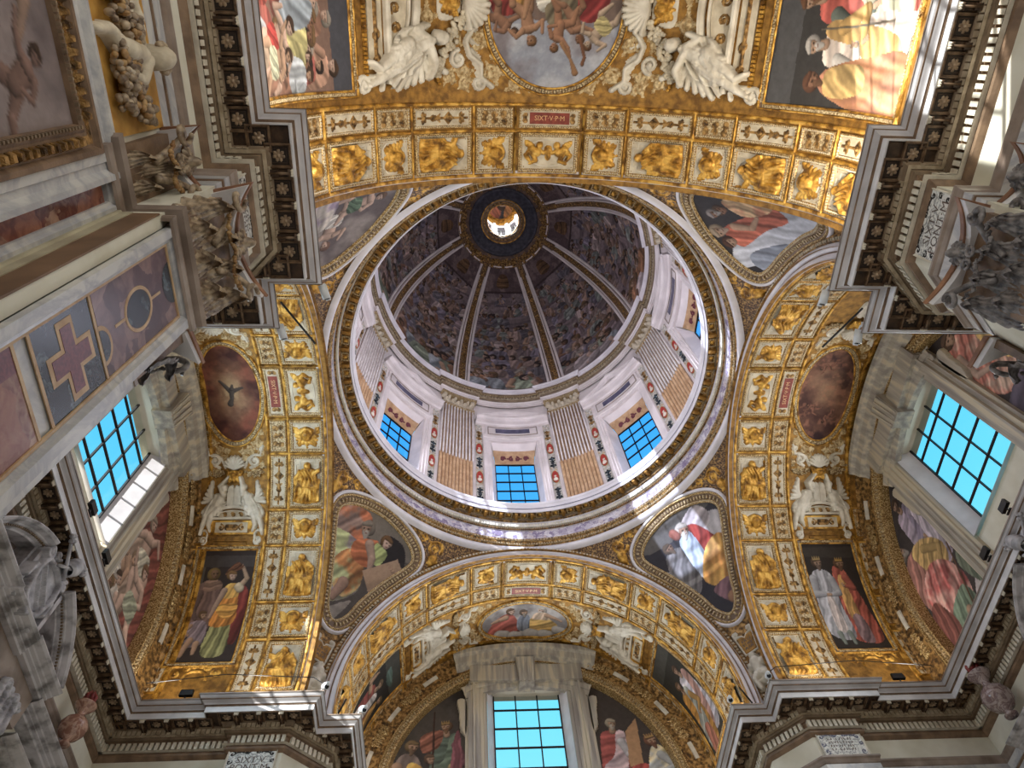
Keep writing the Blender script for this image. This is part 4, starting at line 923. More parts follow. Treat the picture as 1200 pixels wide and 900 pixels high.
def pic_lun_sr(P):
    P.I[:] = (76, 66, 62); P.poly([(1.9, 18), (5, 18), (5, 15.5), (3.6, 17.0), (1.9, 17.8)], (116, 106, 96))
    robed(P, 2.75, 13.2, 3.0, (184, 84, 78), (206, 176, 186), 1, hair=(190, 176, 150), beard=(196, 186, 170), arm=[[(.08, .7), (.14, .55), (.24, .56), (206, 204, 214)]]); P.poly([(3.1, 14.4), (3.55, 14.5), (3.65, 16.2), (3.2, 15.7)], (190, 140, 96), smooth=False); P.poly([(2.9, 13.0), (3.9, 13.1), (3.8, 14.4), (3.1, 14.3)], (190, 70, 66), (70, 2.5), .3)
    P.poly([(3.7, 13.2), (4.8, 13.0), (4.6, 14.6), (4.1, 15.2), (3.75, 14.6)], (170, 176, 186), (50, 2.4), .25, c2=(206, 186, 130)); P.head(4.0, 15.3, .2, (150, 96, 70), SK, 15, (140, 90, 70), (206, 160, 90), 1); P.chain([(4.2, 14.8), (4.6, 14.4), (4.2, 14.3)], [.15, .11, .06], (190, 194, 200))
def pic_lun_wr(P):                      # left-hand lunette, below the window side
    P.I[:] = (112, 92, 84); P.poly([(1.9, 18), (3.6, 17.2), (3.4, 15), (2.0, 15.5)], (140, 72, 60), (60, 3.5), .28); P.poly([(3.4, 16.2), (4.8, 15), (4.6, 13), (3.5, 13.5)], (136, 68, 58), (50, 3.5), .28); P.poly([(2.1, 15.4), (3.4, 15.0), (3.3, 12.6), (2.1, 12.6)], (168, 140, 120), (70, 3), .25)
    nude(P, 2.9, 15.6, 1.7, 25, SKP, 0, (170, 150, 130), (196, 190, 170)); nude(P, 2.5, 14.4, 1.5, -30, SK, 1, (150, 120, 90), (206, 200, 190)); nude(P, 3.6, 14.6, 1.6, 10, SKP, 1, (140, 100, 70), (150, 156, 132)); crowd(P, 2.1, 4.6, 12.6, 14, 1.3, 8, 8, [(206, 196, 186), (206, 160, 96), (186, 180, 150), (160, 80, 66)])
def pic_lun_wl(P):
    P.I[:] = (92, 80, 76); crowd(P, -4.5, -2.1, 12.8, 16.6, 1.5, 11, 18, [(150, 120, 110), (206, 160, 96), (120, 140, 140), (160, 80, 66)])
def pic_lun_el(P):                      # right-hand lunette, lower part: sleeping man in pink
    P.I[:] = (58, 52, 56); P.cloud((84, 74, 72), .9, .4, .6, 3, .7)
    robed(P, -2.75, 14.2, 2.9, (172, 158, 184), (150, 138, 170), -1, hair=(90, 66, 54), beard=(110, 84, 66), arm=[[(.1, .7), (.2, .5), (.02, .42), (172, 158, 184)]])
    P.poly([(-2.0, 17.2), (-2.5, 16.2), (-2.6, 15.0), (-2.2, 14.4), (-2.0, 15)], (186, 176, 196), (60, 4), .25)
    P.poly([(-4.5, 15.2), (-3.9, 15.7), (-3.3, 15.5), (-3.4, 14.4), (-4.3, 14.0)], (188, 124, 112), (50, 4), .28); P.head(-3.85, 15.95, .22, (150, 140, 130), SK, 50, (176, 168, 160), None, 1)
    P.poly([(-3.6, 15.6), (-2.9, 15.5), (-2.4, 14.8), (-2.7, 14.3), (-3.4, 14.6)], (206, 166, 96), (30, 4), .28); P.chain([(-3.1, 15.3), (-2.6, 14.8), (-3.0, 14.4)], [.13, .11, .06], (206, 166, 96)); P.hand(-3.05, 14.4, .06, 180)
    P.poly([(-4.3, 14.5), (-3.5, 14.9), (-2.8, 14.5), (-2.6, 13.6), (-3.1, 13.0), (-4.0, 13.2)], (198, 96, 92), (60, 3.2), .32, c2=(232, 168, 156)); P.poly([(-3.9, 13.5), (-2.9, 13.6), (-2.9, 12.7), (-3.8, 12.6)], (124, 150, 126), (60, 4), .28)
    P.chain([(-3.3, 13.1), (-3.2, 12.6)], [.14, .08], SK); P.poly([(-4.6, 14.0), (-4.1, 14.2), (-3.9, 13.2), (-4.5, 12.6)], (150, 84, 74), (70, 4), .25); P.poly([(-2.9, 13.0), (-2.2, 13.5), (-2.1, 12.5), (-2.8, 12.2)], (196, 188, 190), (0, 2), .1, smooth=False); P.cap(-2.3, 14.6, .03, -3.1, 13.0, .03, (120, 84, 56))
    P.poly([(-2.5, 14.0), (-2.0, 14.2), (-2.0, 13.0), (-2.4, 13.2)], (112, 124, 104), (50, 4), .2)
def pic_lun_er(P):
    P.I[:] = (66, 58, 60); P.poly([(2.2, 16.9), (3.3, 16.4), (3.6, 15.0), (2.6, 14.3), (2.1, 15)], (196, 112, 98), (50, 4), .3, c2=(206, 170, 150)); P.head(2.7, 16.9, .24, (120, 90, 70), SK, 10, None, None, 1); P.chain([(2.4, 16.3), (2.3, 15.5), (2.8, 15.1)], [.13, .1, .06], SKP)
    P.poly([(3.2, 16.0), (3.9, 15.6), (4.0, 14.4), (3.2, 14.6)], (206, 166, 90), (50, 3), .25); P.poly([(2.2, 14.3), (4.4, 14.0), (4.6, 13.0), (2.2, 13.0)], (84, 76, 96), (20, 2), .2); P.head(3.7, 16.0, .22, (190, 180, 170), SK, 0, (190, 180, 170), None, -1)
# --- rectangular pictures on the flanks
vC = deg((50.4 + 85.3) / 2); hv = deg(85.3 - 50.4) / 2
def flank_fresco(arm, sg, label, painter, uc=9.25, hu=.83, vc=vC, hvv=hv, seed=1):
    M = Mrot(arm, uc, vc, sg); A = mapM(M)
    R0 = barrelM('south', uc, vc); inv = np.array(R0.inverted()); base = at(uc, vc)
    def fn(P):
        W = base(P * np.array([-1, 1, 1])); Lc = W @ inv[:3, :3].T + inv[:3, 3]; return A(Lc)
    pth = dens(rect(-hu, -hvv, hu, hvv), .15)
    return fresco_thing(label, M, fn, pth, painter, seed=seed, wide=.13)
flank_fresco('west', 1, 'upright fresco of a woman in yellow with raised arm, an older man and a child', pic_judith, seed=3)
flank_fresco('east', -1, 'upright fresco of two crowned men in pale blue and red robes', pic_kings, seed=4)
flank_fresco('south', -1, 'dark fresco of a red robed man left of the bottom window vault', pic_spandrel_left, seed=5)
flank_fresco('south', 1, 'dark fresco of a man in an orange yellow cloak right of the bottom window vault', pic_spandrel_right, seed=6)
vN, hN = deg(75.5), deg(20)
flank_fresco('north', 1, 'large fresco of a crowd of bare figures with pale blue cloth', pic_crowd_left, 10.5, 1.93, vN, hN, 7)
flank_fresco('north', -1, 'large fresco of bearded men in orange and red cloaks at upper right', pic_apostles, 10.5, 1.93, vN, hN, 8)
# --- ovals at the crowns
def crown_fresco(arm, label, painter, uc, ru, rv, seed, turn):
    M = barrelM(arm, uc, 0); f0 = barrel(arm)
    fn = lambda P: f0(np.stack([uc + turn * P[:, 1], -turn * P[:, 0] * (1) if False else turn * P[:, 0], P[:, 2]], 1))
    return fresco_thing(label, M, fn, ellipse(0, 0, rv, ru, 80), painter, seed=seed, wide=.17)
# viewer: x along v, y along u (towards the crossing when turn = -1)
def cf(arm, label, painter, uc, ru, rv, seed, kx, ky):
    M = barrelM(arm, uc, 0); f0 = barrel(arm)
    fn = lambda P: f0(np.stack([uc + ky * P[:, 1], kx * P[:, 0], P[:, 2]], 1))
    return fresco_thing(label, M, fn, ellipse(0, 0, rv, ru, 80), painter, seed=seed, wide=.17)
cf('south', 'wide oval fresco of seated figures on clouds above the bottom window', pic_god, 9.36, .84, 1.6, 11, 1, -1)
cf('west', 'oval fresco of a dove in reddish clouds over the left-hand vault', pic_dove, 9.2, .84, 1.62, 12, 1, -1)
cf('east', 'oval fresco of glowing brown clouds over the right-hand vault', pic_clouds, 9.2, .84, 1.62, 13, 1, -1)
cf('north', 'round fresco of falling bare figures at the top of the picture', pic_rebels, 10.42, 1.78, 1.66, 14, -1, 1)
# --- pendentives
PM = smooth_closed(outl, 128)
for nm, label, painter, sd in (('south_west', 'rounded triangular fresco of a young figure pointing at tablets', pic_evangelist, 21), ('south_east', 'rounded triangular fresco of a white-bearded man in a yellow cloak', pic_patriarch, 22),
                           ('north_west', 'rounded triangular fresco of pale bare bodies and mauve cloth', pic_putti, 23), ('north_east', 'rounded triangular fresco of a man in red by a long white sheet', pic_baptist, 24)):
    a = SW[nm][0]; Mr = RZ(a); A = mapM(Mr); y0 = RS * 29.5 * D2
    fn = lambda P, A=A: A(fpend(np.stack([-P[:, 0], P[:, 1] + y0, P[:, 2]], 1)))
    pth = (PM * np.array([-1, 1]) - np.array([0, y0]))[::-1]
    fresco_thing(label, Mr @ Mp, fn, pth, painter, frame=False, seed=sd, step=.026)
M_GOLDC = noisy('gilt_cream_foliage', L(150, 118, 70), L(222, 200, 156), 12, .45, .2, .4, 50)
# ================================================================= ornament between picture and crown (aedicule, angels, shell)
def haunch(scale, uc, v0):
    """v0: arc position of the picture's upper edge. returns the things, each with its meshes on the + flank of the south vault"""
    s = scale; f0 = at(uc, v0); f = lambda P: f0(P * np.array([s, s, s if s < 1.4 else 1.25])); M = barrelM('south', uc, v0 - .8 * s); out = {}
    t = thing('stucco_aedicule', 'a', 'ornament', M)
    mb = MB(); mould(mb, dens(rect(-.5, .06, .5, .24), .2), [(-.02, 0), (0, .04), (.02, .02)], f); box(mb, (-.5, .06, 0), (.5, .24, .025), f); part('blank_tablet', mb, M_GOLDP, t)
    mb = MB(); beads(mb, dens([(-.72, .35), (.72, .35)], .2, False), 0, .06, .1, .04, .0, .05, f, False); box(mb, (-.78, .28, 0), (.78, .42, .03), f, sub=2); part('egg_moulding', mb, M_GOLDP, t)
    mb = MB(); box(mb, (-.74, .48, 0), (.74, .92, .06), f, sub=3); part('frieze_block', mb, M_GOLD, t)
    mb = MB(); box(mb, (-.5, .54, .06), (.5, .86, .075), f, sub=2); part('frieze_panel', mb, M_CREAM, t)
    R_ = Relief(-.5, .5, .54, .86, .018); R_.poly([(-.16, .62), (.16, .62), (.2, .7), (.16, .78), (-.16, .78), (-.2, .7)], .03)
    for sd in (-1, 1): R_.scroll(sd * .32, .7, .1, .022, 1.3, 90, sd); R_.leaf(sd * .2, .7, .12, .05, 90 + sd * 90)
    mb = MB(); R_.build(mb, f, .075); part('frieze_relief', mb, M_GOLDD, t, True)
    mb = MB(); mould(mb, dens([(-.86, .95), (.86, .95)], .2, False), [(0, 0), (0, .1), (.03, .13), (.07, .13), (.07, 0)], f, False)
    a = arc(0, .1, 1.2, 1.2, 46, 134, 24); mould(mb, a, [(0, 0), (0, .1), (-.04, .14), (-.09, .14), (-.1, .0)], f, False); mould(mb, a, [(.08, 0), (.08, .08), (.05, .09), (.04, 0)], f, False); part('segmental_pediment', mb, M_STUCCO, t)
    mb = MB(); tp = list(arc(0, .1, 1.12, 1.12, 48, 132, 20)) + [(-.74, 1.02), (.74, 1.02)]; poly_fill(mb, tp, .03, f); part('tympanum', mb, M_CREAM, t)
    R_ = Relief(-.75, .75, 1.0, 1.25, .018); [R_.scroll(x, 1.1, .07, .018, 1.2, 40, 1) for x in (-.5, -.25, 0, .25, .5)]; mb = MB(); R_.build(mb, f, .03); part('tympanum_scrollwork', mb, M_GOLDD, t, True)
    for sd in (-1, 1):
        R_ = Relief(-1.05, 1.05, .0, .75, .02); R_.scroll(sd * .84, .3, .13, .035, 1.5, -90, -sd, .02); R_.chain([(sd * .74, .36), (sd * .72, .52), (sd * .8, .62), (sd * .9, .6)], .035, .02)
        mb = MB(); R_.build(mb, f, 0, scale=1.4); part('volute', mb, M_STUCCO, t, True)
    out['aedicule'] = t
    for sd in (-1, 1):
        t = thing('stucco_angel', 'a', 'sculpture', barrelM('south', uc + sd * .5 * s, v0 - 1.5 * s))
        q = lambda x, y: (sd * x, y)
        R_ = Relief(-1.15, 1.15, .4, 2.7, .018)
        R_.cap(*q(.3, 1.98), .1, *q(.29, 1.92), .09, .14); R_.cap(*q(.36, 1.8), .06, *q(.4, 1.7), .1, .1); R_.cap(*q(.4, 1.68), .13, *q(.52, 1.38), .12, .08)
        R_.chain([q(.3, 1.74), q(.28, 2.02), q(.2, 2.3)], [.075, .06, .04], .16) if sd < 0 else R_.chain([q(.3, 1.74), q(.42, 2.02), q(.16, 2.32)], [.075, .06, .04], .16)
        R_.chain([q(.52, 1.7), q(.56, 1.45), q(.3, 1.38)], [.075, .06, .04], .12)
        R_.poly([q(.2, 1.5), q(.62, 1.56), q(.95, 1.25), q(.9, 1.0), q(.6, 1.02), q(.3, 1.3)], .1, (60 * sd, 7), .035)
        for k in range(6): R_.chain([q(.3 + .06 * k, 1.62), q(.36 + .08 * k, 1.34), q(.45 + .08 * k, 1.08)], .032, .12 + .025 * (k % 2))
        R_.chain([q(.5, 1.35), q(.78, 1.16), q(.9, .8), q(.96, .5)], [.12, .1, .07, .04], .07); R_.chain([q(.45, 1.3), q(.66, 1.08), q(.72, .78), q(.66, .58)], [.12, .095, .065, .035], .09)
        R_.rough(.03, 16); mb = MB(); R_.build(mb, f, 0, scale=1.15); part('figure', mb, M_STUCCO, t, True)
        R_ = Relief(-1.15, 1.15, 1.2, 2.4, .018)
        for k in range(6): R_.cap(*q(.58 + .03 * k, 1.55 + .02 * k), .07, *q(.98 - .055 * k, 1.5 + .13 * k), .05, .04)
        mb = MB(); R_.build(mb, f); part('wing', mb, M_STUCCO, t, True); out['angel%d' % sd] = t
    t = thing('shell_ornament', 's', 'ornament', barrelM('south', uc, v0 - 2.6 * s))
    R_ = Relief(-.4, .4, 2.45, 3.05, .016)
    for k in range(9): a = math.radians(18 + 18 * k); R_.cap(0, 2.55, .03, .32 * math.cos(a), 2.58 + .38 * math.sin(a), .045, .05)
    mb = MB(); R_.build(mb, f, .02, scale=1.5); part('fluted_shell', mb, M_STUCCO, t, True)
    R_ = Relief(-.3, .3, 2.1, 2.6, .016); fig_cherub(R_, 0, 2.35, .5); mb = MB(); R_.build(mb, f, .1, scale=1.6); part('gilt_mask', mb, M_GOLD, t, True)
    R_ = Relief(-.25, .25, 1.3, 2.15, .02); [R_.poly([(sd * .02, 1.35), (sd * .2, 1.35), (sd * .2, 1.9), (sd * .11, 2.02), (sd * .02, 1.95)], .06) for sd in (-1, 1)]
    mb = MB(); R_.build(mb, f, 0, scale=1.5); part('twin_tablet', mb, M_STUCCO, t, True)
    for sd in (-1, 1):
        R_ = Relief(-1., 1., 2.3, 3.5, .018); R_.scroll(sd * .62, 2.82, .17, .04, 1.4, 60, sd, .02); R_.chain([(sd * .3, 2.6), (sd * .42, 2.9), (sd * .62, 3.02), (sd * .8, 3.0), (sd * .88, 3.3)], .035, .02); R_.scroll(sd * .8, 3.2, .1, .025, 1.2, 0, -sd); R_.leaf(sd * .5, 2.6, .25, .1, 90 - sd * 60)
        mb = MB(); R_.build(mb, f, 0, scale=1.3); part('strapwork', mb, M_STUCCO, t, True)
        mb = MB(); r = random.Random(5)
        for k in range(34): w = k / 33; x = sd * (.36 + .56 * w); y = 2.45 - .14 * math.sin(PI * w) + .1 * w; ball(mb, (x + r.uniform(-.05, .05), y + r.uniform(-.07, .07), .06), r.uniform(.03, .05), 6, 4, f)
        part('fruit_garland', mb, M_GILTCREAM, t, True)
    out['shell'] = t
    t = thing('gilded_scrollwork', 's', 'scrollwork', barrelM('south', uc, v0 - 3.2 * s)); yo = v0 / s
    for sd in (-1, 1):
        R_ = Relief(-.92, .92, 2.35, yo - .3, .018); r = random.Random(3)
        for k, (x, y, rr) in enumerate(((.72, 3.4, .16), (.8, 3.75, .1), (.5, 3.15, .13), (.25, 3.12, .09), (.84, 4.1, .07), (.62, 2.45, .12), (.86, 2.7, .09), (.84, 3.05, .1), (.35, 2.9, .1))):
            R_.scroll(sd * x, y, rr, .03, 1.5, 50 * k, sd * (-1) ** k, .01)
            for j in range(4): R_.leaf(sd * x, y, rr * 1.5, rr * .55, 90 * j + 30 * k)
        R_.rough(.03, 24); R_.H = np.where(in_poly(R_.X, R_.Y, ellipse(0, yo, (.84 + .19) / s, (1.62 + .19) / s)) | (np.sign(R_.X) != sd), 0, R_.H)
        mb = MB(); R_.build(mb, f, 0, scale=1.1); part('foliage', mb, M_GOLDC, t, True)
    out['scroll'] = t
    t = thing('gilt_cresting', 'c', 'ornament', barrelM('south', uc, v0 + hv * 2 * s + .2))
    yb = -2 * (hv if s < 1.4 else hN / s); R_ = Relief(-.9, .9, yb - .75, yb - .16, .02)
    for sd in (-1, 1): R_.scroll(sd * .3, yb - .3, .12, .035, 1.4, 90, sd); R_.scroll(sd * .55, yb - .5, .12, .035, 1.3, 0, -sd); R_.leaf(sd * .1, yb - .3, .3, .09, 90 + sd * 70)
    R_.chain(arc(0, yb - .72, .34, .3, 0, 180, 12), .035); R_.chain([(-.8, yb - .5), (-.7, yb - .28), (.7, yb - .28), (.8, yb - .5)], .025)
    mb = MB(); R_.build(mb, f, .01, scale=1.2); part('scrollwork', mb, M_GOLD, t, True)
    mb = MB(); [rosette(mb, (sd * .78, yb - .28), .09, f, 6, .04) for sd in (-1,)]; part('rosette', mb, M_GOLDD, t, True); mb = MB(); rosette(mb, (.78, yb - .28), .09, f, 6, .04); part('rosette', mb, M_GOLDD, t, True)
    out['crest'] = t
    return out
def put_haunch(H, uc, v0, s, arm, sg, wh, hidden=()):
    base = barrelM('south', uc, v0); tgt = Mrot(arm, uc, v0, sg)
    Rl = tgt @ base.inverted()
    n1, n2 = ('wall', 'dome') if sg > 0 else ('dome', 'wall')
    lab = {'aedicule': f'segmental stucco pediment over a gilt frieze on the {wh}', 'angel1': f'white stucco angel seated on the pediment, nearer the {n1}, {wh}',
           'angel-1': f'white stucco angel seated on the pediment, nearer the {n2}, {wh}', 'shell': f'fluted shell and gilt mask between garlands on the {wh}', 'scroll': f'cream and gilt scrollwork filling the corners by the oval, {wh}', 'crest': f'gilt scroll cresting under the fresco on the {wh}'}
    for k, t in H.items():
        if k in hidden: continue
        if t.name not in PM0: PM0[t.name] = WM[t.name].copy()
        place(t, Rl @ PM0[t.name], lab[k])
PM0 = {}
H1 = haunch(.96, 9.25, vC - hv)
for arm, sg, wh in (('west', 1, 'left-hand vault'), ('east', -1, 'right-hand vault'), ('south', 1, 'right flank of the bottom vault'), ('south', -1, 'left flank of the bottom vault')):
    put_haunch(H1, 9.25, vC - hv, .96, arm, sg, wh, ('crest',) if arm == 'south' else ())
put_haunch({k: H1[k] for k in ('shell', 'scroll')}, 9.25, vC - hv, .96, 'east', 1, 'upper flank of the right-hand vault'); put_haunch({k: H1[k] for k in ('shell', 'scroll')}, 9.25, vC - hv, .96, 'west', -1, 'upper flank of the left-hand vault')
# wider version for the long vault at the top: built sideways round the round picture
def angel_n(uc, v0, sd, sg, label):
    M = Mrot('north', uc + sg * sd * 1.0, v0 - 1.2, sg); inv = np.array(barrelM('south', uc + sd * 1.0, v0 - 1.2).inverted()); A = mapM(M); b0 = at(uc, v0)
    f = lambda P: A(b0(P) @ inv[:3, :3].T + inv[:3, 3])
    return M, f
def north_haunch(sg, wh):
    uc, v0 = 10.45, deg(55.5)
    M = Mrot('north', uc, v0, sg); inv = np.array(barrelM('south', uc, v0).inverted()); A = mapM(M); b0 = at(uc, v0)
    f = lambda P: A(b0(P) @ inv[:3, :3].T + inv[:3, 3])
    t = thing('stucco_aedicule', f'long segmental pediment over gilt frieze bands on the {wh}', 'ornament', M)
    mb = MB(); box(mb, (-1.7, .08, 0), (1.7, .34, .03), f, sub=6); part('blank_tablet', mb, M_GOLDP, t)
    mb = MB(); beads(mb, dens([(-1.8, .42), (1.8, .42)], .2, False), 0, .09, .12, .08, .0, .07, f, False); part('egg_moulding', mb, M_GOLD, t)
    mb = MB(); box(mb, (-1.45, .52, 0), (1.45, .92, .05), f, sub=6); part('frieze_panel', mb, M_CREAM, t)
    R_ = Relief(-1.45, 1.45, .52, .92, .02); R_.chain([(-1.2, .72), (1.2, .72)], .05); [R_.scroll(x, .72, .12, .03, 1.4, 0, 1) for x in (-1.25, -.75, .75, 1.25)]; mb = MB(); R_.build(mb, f, .05); part('frieze_relief', mb, M_GOLDD, t, True)
    mb = MB(); mould(mb, dens([(-1.75, 1.0), (1.75, 1.0)], .2, False), [(0, 0), (0, .12), (.04, .16), (.1, .16), (.11, 0)], f, False)
    a = arc(0, -.55, 2.35, 2.35, 42, 138, 40); mould(mb, a, [(0, 0), (0, .12), (-.06, .17), (-.14, .17), (-.16, .0)], f, False); mould(mb, a, [(.14, 0), (.14, .1), (.09, .11), (.08, 0)], f, False); part('segmental_pediment', mb, M_STUCCO, t)
    mb = MB(); poly_fill(mb, list(arc(0, -.55, 2.2, 2.2, 45, 135, 24)), .03, f); part('tympanum', mb, M_CREAM, t)
    R_ = Relief(-1.4, 1.4, 1.1, 1.66, .02); [R_.scroll(x, 1.32, .13, .03, 1.4, 40 + 90 * i, (-1) ** i) for i, x in enumerate((-1.0, -.6, -.2, .2, .6, 1.0))]; mb = MB(); R_.build(mb, f, .03); part('tympanum_scrollwork', mb, M_GOLDD, t, True)
    for sd in (-1, 1):
        R_ = Relief(-2.1, 2.1, .1, 1.3, .022); R_.scroll(sd * 1.78, .32, .2, .055, 1.6, -90, -sd, .03); R_.chain([(sd * 1.62, .4), (sd * 1.6, .7), (sd * 1.72, .9), (sd * 1.86, .86)], .05, .03); mb = MB(); R_.build(mb, f, 0, scale=1.5); part('volute', mb, M_STUCCO, t, True)
    t = thing('shell_ornament', f'large fluted shell beside the round fresco on the {wh}', 'ornament', M)
    R_ = Relief(-.7, .7, 3.0, 4.0, .02)
    for k in range(11): a = math.radians(8 + 16.4 * k); R_.cap(0, 3.15, .05, .52 * math.cos(a), 3.2 + .55 * math.sin(a), .07, .06)
    mb = MB(); R_.build(mb, f, .02, scale=1.6); part('fluted_shell', mb, M_STUCCO, t, True)
    mb = MB(); R_ = Relief(-.45, .45, 2.4, 3.1, .02); R_.poly([(-.3, 2.5), (.3, 2.5), (.36, 2.8), (.2, 3.05), (-.2, 3.05), (-.36, 2.8)], .05); R_.build(mb, f); part('shield', mb, M_STUCCO, t, True)
    R_ = Relief(-.4, .4, 2.4, 3.1, .02); fig_cherub(R_, 0, 2.8, .62); mb = MB(); R_.build(mb, f, .05, scale=1.6); part('gilt_mask', mb, M_GOLD, t, True)
    for sd in (-1, 1):
        R_ = Relief(-2.0, 2.0, 2.2, 4.6, .022); R_.chain([(sd * .5, 3.4), (sd * .8, 3.2), (sd * 1.1, 3.3), (sd * 1.3, 3.6), (sd * 1.6, 3.6), (sd * 1.8, 3.9)], .06, .03); R_.scroll(sd * 1.2, 3.0, .2, .05, 1.5, 0, sd, .03); R_.scroll(sd * 1.72, 3.55, .16, .045, 1.4, 90, -sd, .03)
        for k in range(5): R_.leaf(sd * (.5 + .25 * k), 3.2 + .08 * k, .3, .12, 90 - sd * (10 + 15 * k))
        R_.H = np.where(in_poly(R_.X, R_.Y, ellipse(0, v0, 1.98, 1.9)) == 0, R_.H, 0)
        mb = MB(); R_.build(mb, f, 0, scale=1.4); part('strapwork', mb, M_STUCCO, t, True)
    t = thing('gilded_scrollwork', f'cream and gilt scrollwork round the shell, {wh}', 'scrollwork', M)
    for sd in (-1, 1):
        R_ = Relief(-1.95, 1.95, 1.9, 5.6, .022)
        for k, (x, y, rr) in enumerate(((.8, 4.0, .22), (1.3, 4.2, .25), (1.75, 4.5, .18), (1.7, 4.9, .15), (.75, 3.55, .2), (1.5, 3.9, .2), (.3, 2.2, .2), (.75, 2.9, .18), (1.75, 3.2, .16), (1.45, 3.15, .18), (1.6, 2.75, .16), (1.82, 5.3, .1), (.45, 4.15, .14))):
            R_.scroll(sd * x, y, rr, .04, 1.5, 50 * k, sd * (-1) ** k, .01)
            for j in range(4): R_.leaf(sd * x, y, rr * 1.6, rr * .5, 90 * j + 30 * k)
        R_.rough(.04, 20); R_.H = np.where(in_poly(R_.X, R_.Y, ellipse(0, v0, 1.78 + .2, 1.66 + .2)) | (np.sign(R_.X) != sd), 0, R_.H)
        mb = MB(); R_.build(mb, f, 0, scale=1.0); part('foliage', mb, M_GOLDC, t, True)
    for sd in (-1, 1):
        near = 'nearer the dome' if sd * sg < 0 else 'nearer the frame edge'
        g = MB(); r = random.Random(8)
        for k in range(110): w = k / 109; x = sd * (.25 + 1.3 * w); y = 3.05 - .75 * w + .5 * (w - .5) ** 2; rr = .11 * math.sin(PI * min(1, w * .8 + .15)) + .03; ball(g, (x + r.uniform(-rr, rr), y + r.uniform(-rr, rr), .09), r.uniform(.045, .07), 7, 5, f)
        tt = thing('fruit_garland', f'hanging stucco fruit garland {near} on the {wh}', 'garland', M); part('fruit_string', g, M_CREAM, tt, True); g2 = MB(); [ball(g2, (sd * (1.5 + .06 * k), 2.36 + .03 * k, .07), .05, 6, 4, f) for k in range(5)]; part('gilt_tail', g2, M_GOLD, tt, True)
        t = thing('stucco_angel', f'white stucco angel on the pediment {near}, {wh}', 'sculpture', M); q = lambda x, y: (sd * x, y)
        R_ = Relief(-2.1, 2.1, .1, 3.3, .02)
        R_.cap(*q(.75, 2.5), .15, *q(.72, 2.42), .14, .16); R_.cap(*q(.82, 2.2), .1, *q(.9, 2.1), .14, .14); R_.cap(*q(.85, 2.1), .18, *q(1.05, 1.62), .16, .08)
        R_.chain([q(1.0, 2.15), q(1.3, 2.3), q(1.6, 2.15)], [.11, .09, .06], .16); R_.chain([q(.78, 2.1), q(.6, 1.8), q(.5, 2.1)], [.1, .08, .06], .14)
        R_.poly([q(.6, 1.9), q(1.2, 2.05), q(1.6, 1.5), q(1.5, 1.0), q(1.0, 1.15), q(.6, 1.5)], .12, (60 * sd, 4), .05)
        for k in range(7): R_.chain([q(.75 + .07 * k, 2.0 - .03 * k), q(.85 + .1 * k, 1.6 - .04 * k), q(1.0 + .09 * k, 1.1 - .02 * k)], .045, .17 + .03 * (k % 2))
        R_.chain([q(1.0, 1.6), q(1.4, 1.2), q(1.65, .7), q(1.78, .4)], [.17, .14, .09, .05], .1); R_.chain([q(.9, 1.55), q(1.2, 1.1), q(1.42, .75), q(1.3, .5)], [.17, .13, .085, .05], .12)
        R_.rough(.04, 12); mb = MB(); R_.build(mb, f, .05, scale=1.2); part('figure', mb, M_STUCCO, t, True)
        R_ = Relief(-2.1, 2.1, 1.2, 3.3, .02)
        for k in range(7): R_.cap(*q(1.1, 1.95), .09, *q(1.85 - .06 * k, 1.35 + .22 * k), .07, .04)
        mb = MB(); R_.build(mb, f); part('wing', mb, M_STUCCO, t, True)
north_haunch(1, 'left side of the top vault'); north_haunch(-1, 'right side of the top vault')
# ================================================================= end walls, lunettes, windows
GX, GZ0, GZ1 = 1.16, 14.0, 17.65          # glass opening
def glassmat(name, tint):
    m, nt, nd, lk, b = newmat(name); nd.remove(b); o = nd['Material Output']
    t = nd.new('ShaderNodeBsdfTransparent'); t.inputs[0].default_value = tint; g = nd.new('ShaderNodeBsdfGlossy'); g.inputs['Roughness'].default_value = .08
    fr = nd.new('ShaderNodeFresnel'); fr.inputs[0].default_value = 1.3; mx = nd.new('ShaderNodeMixShader')
    lk.new(fr.outputs[0], mx.inputs[0]); lk.new(t.outputs[0], mx.inputs[1]); lk.new(g.outputs[0], mx.inputs[2]); lk.new(mx.outputs[0], o.inputs[0]); return m
M_GL = glassmat('window_glass', (.92, .98, 1, 1)); M_GLB = glassmat('blue_tinted_glass', (.62, .74, 1, 1))
SIDEW = {'south': 'bottom', 'west': 'left-hand', 'east': 'right-hand', 'north': 'top'}
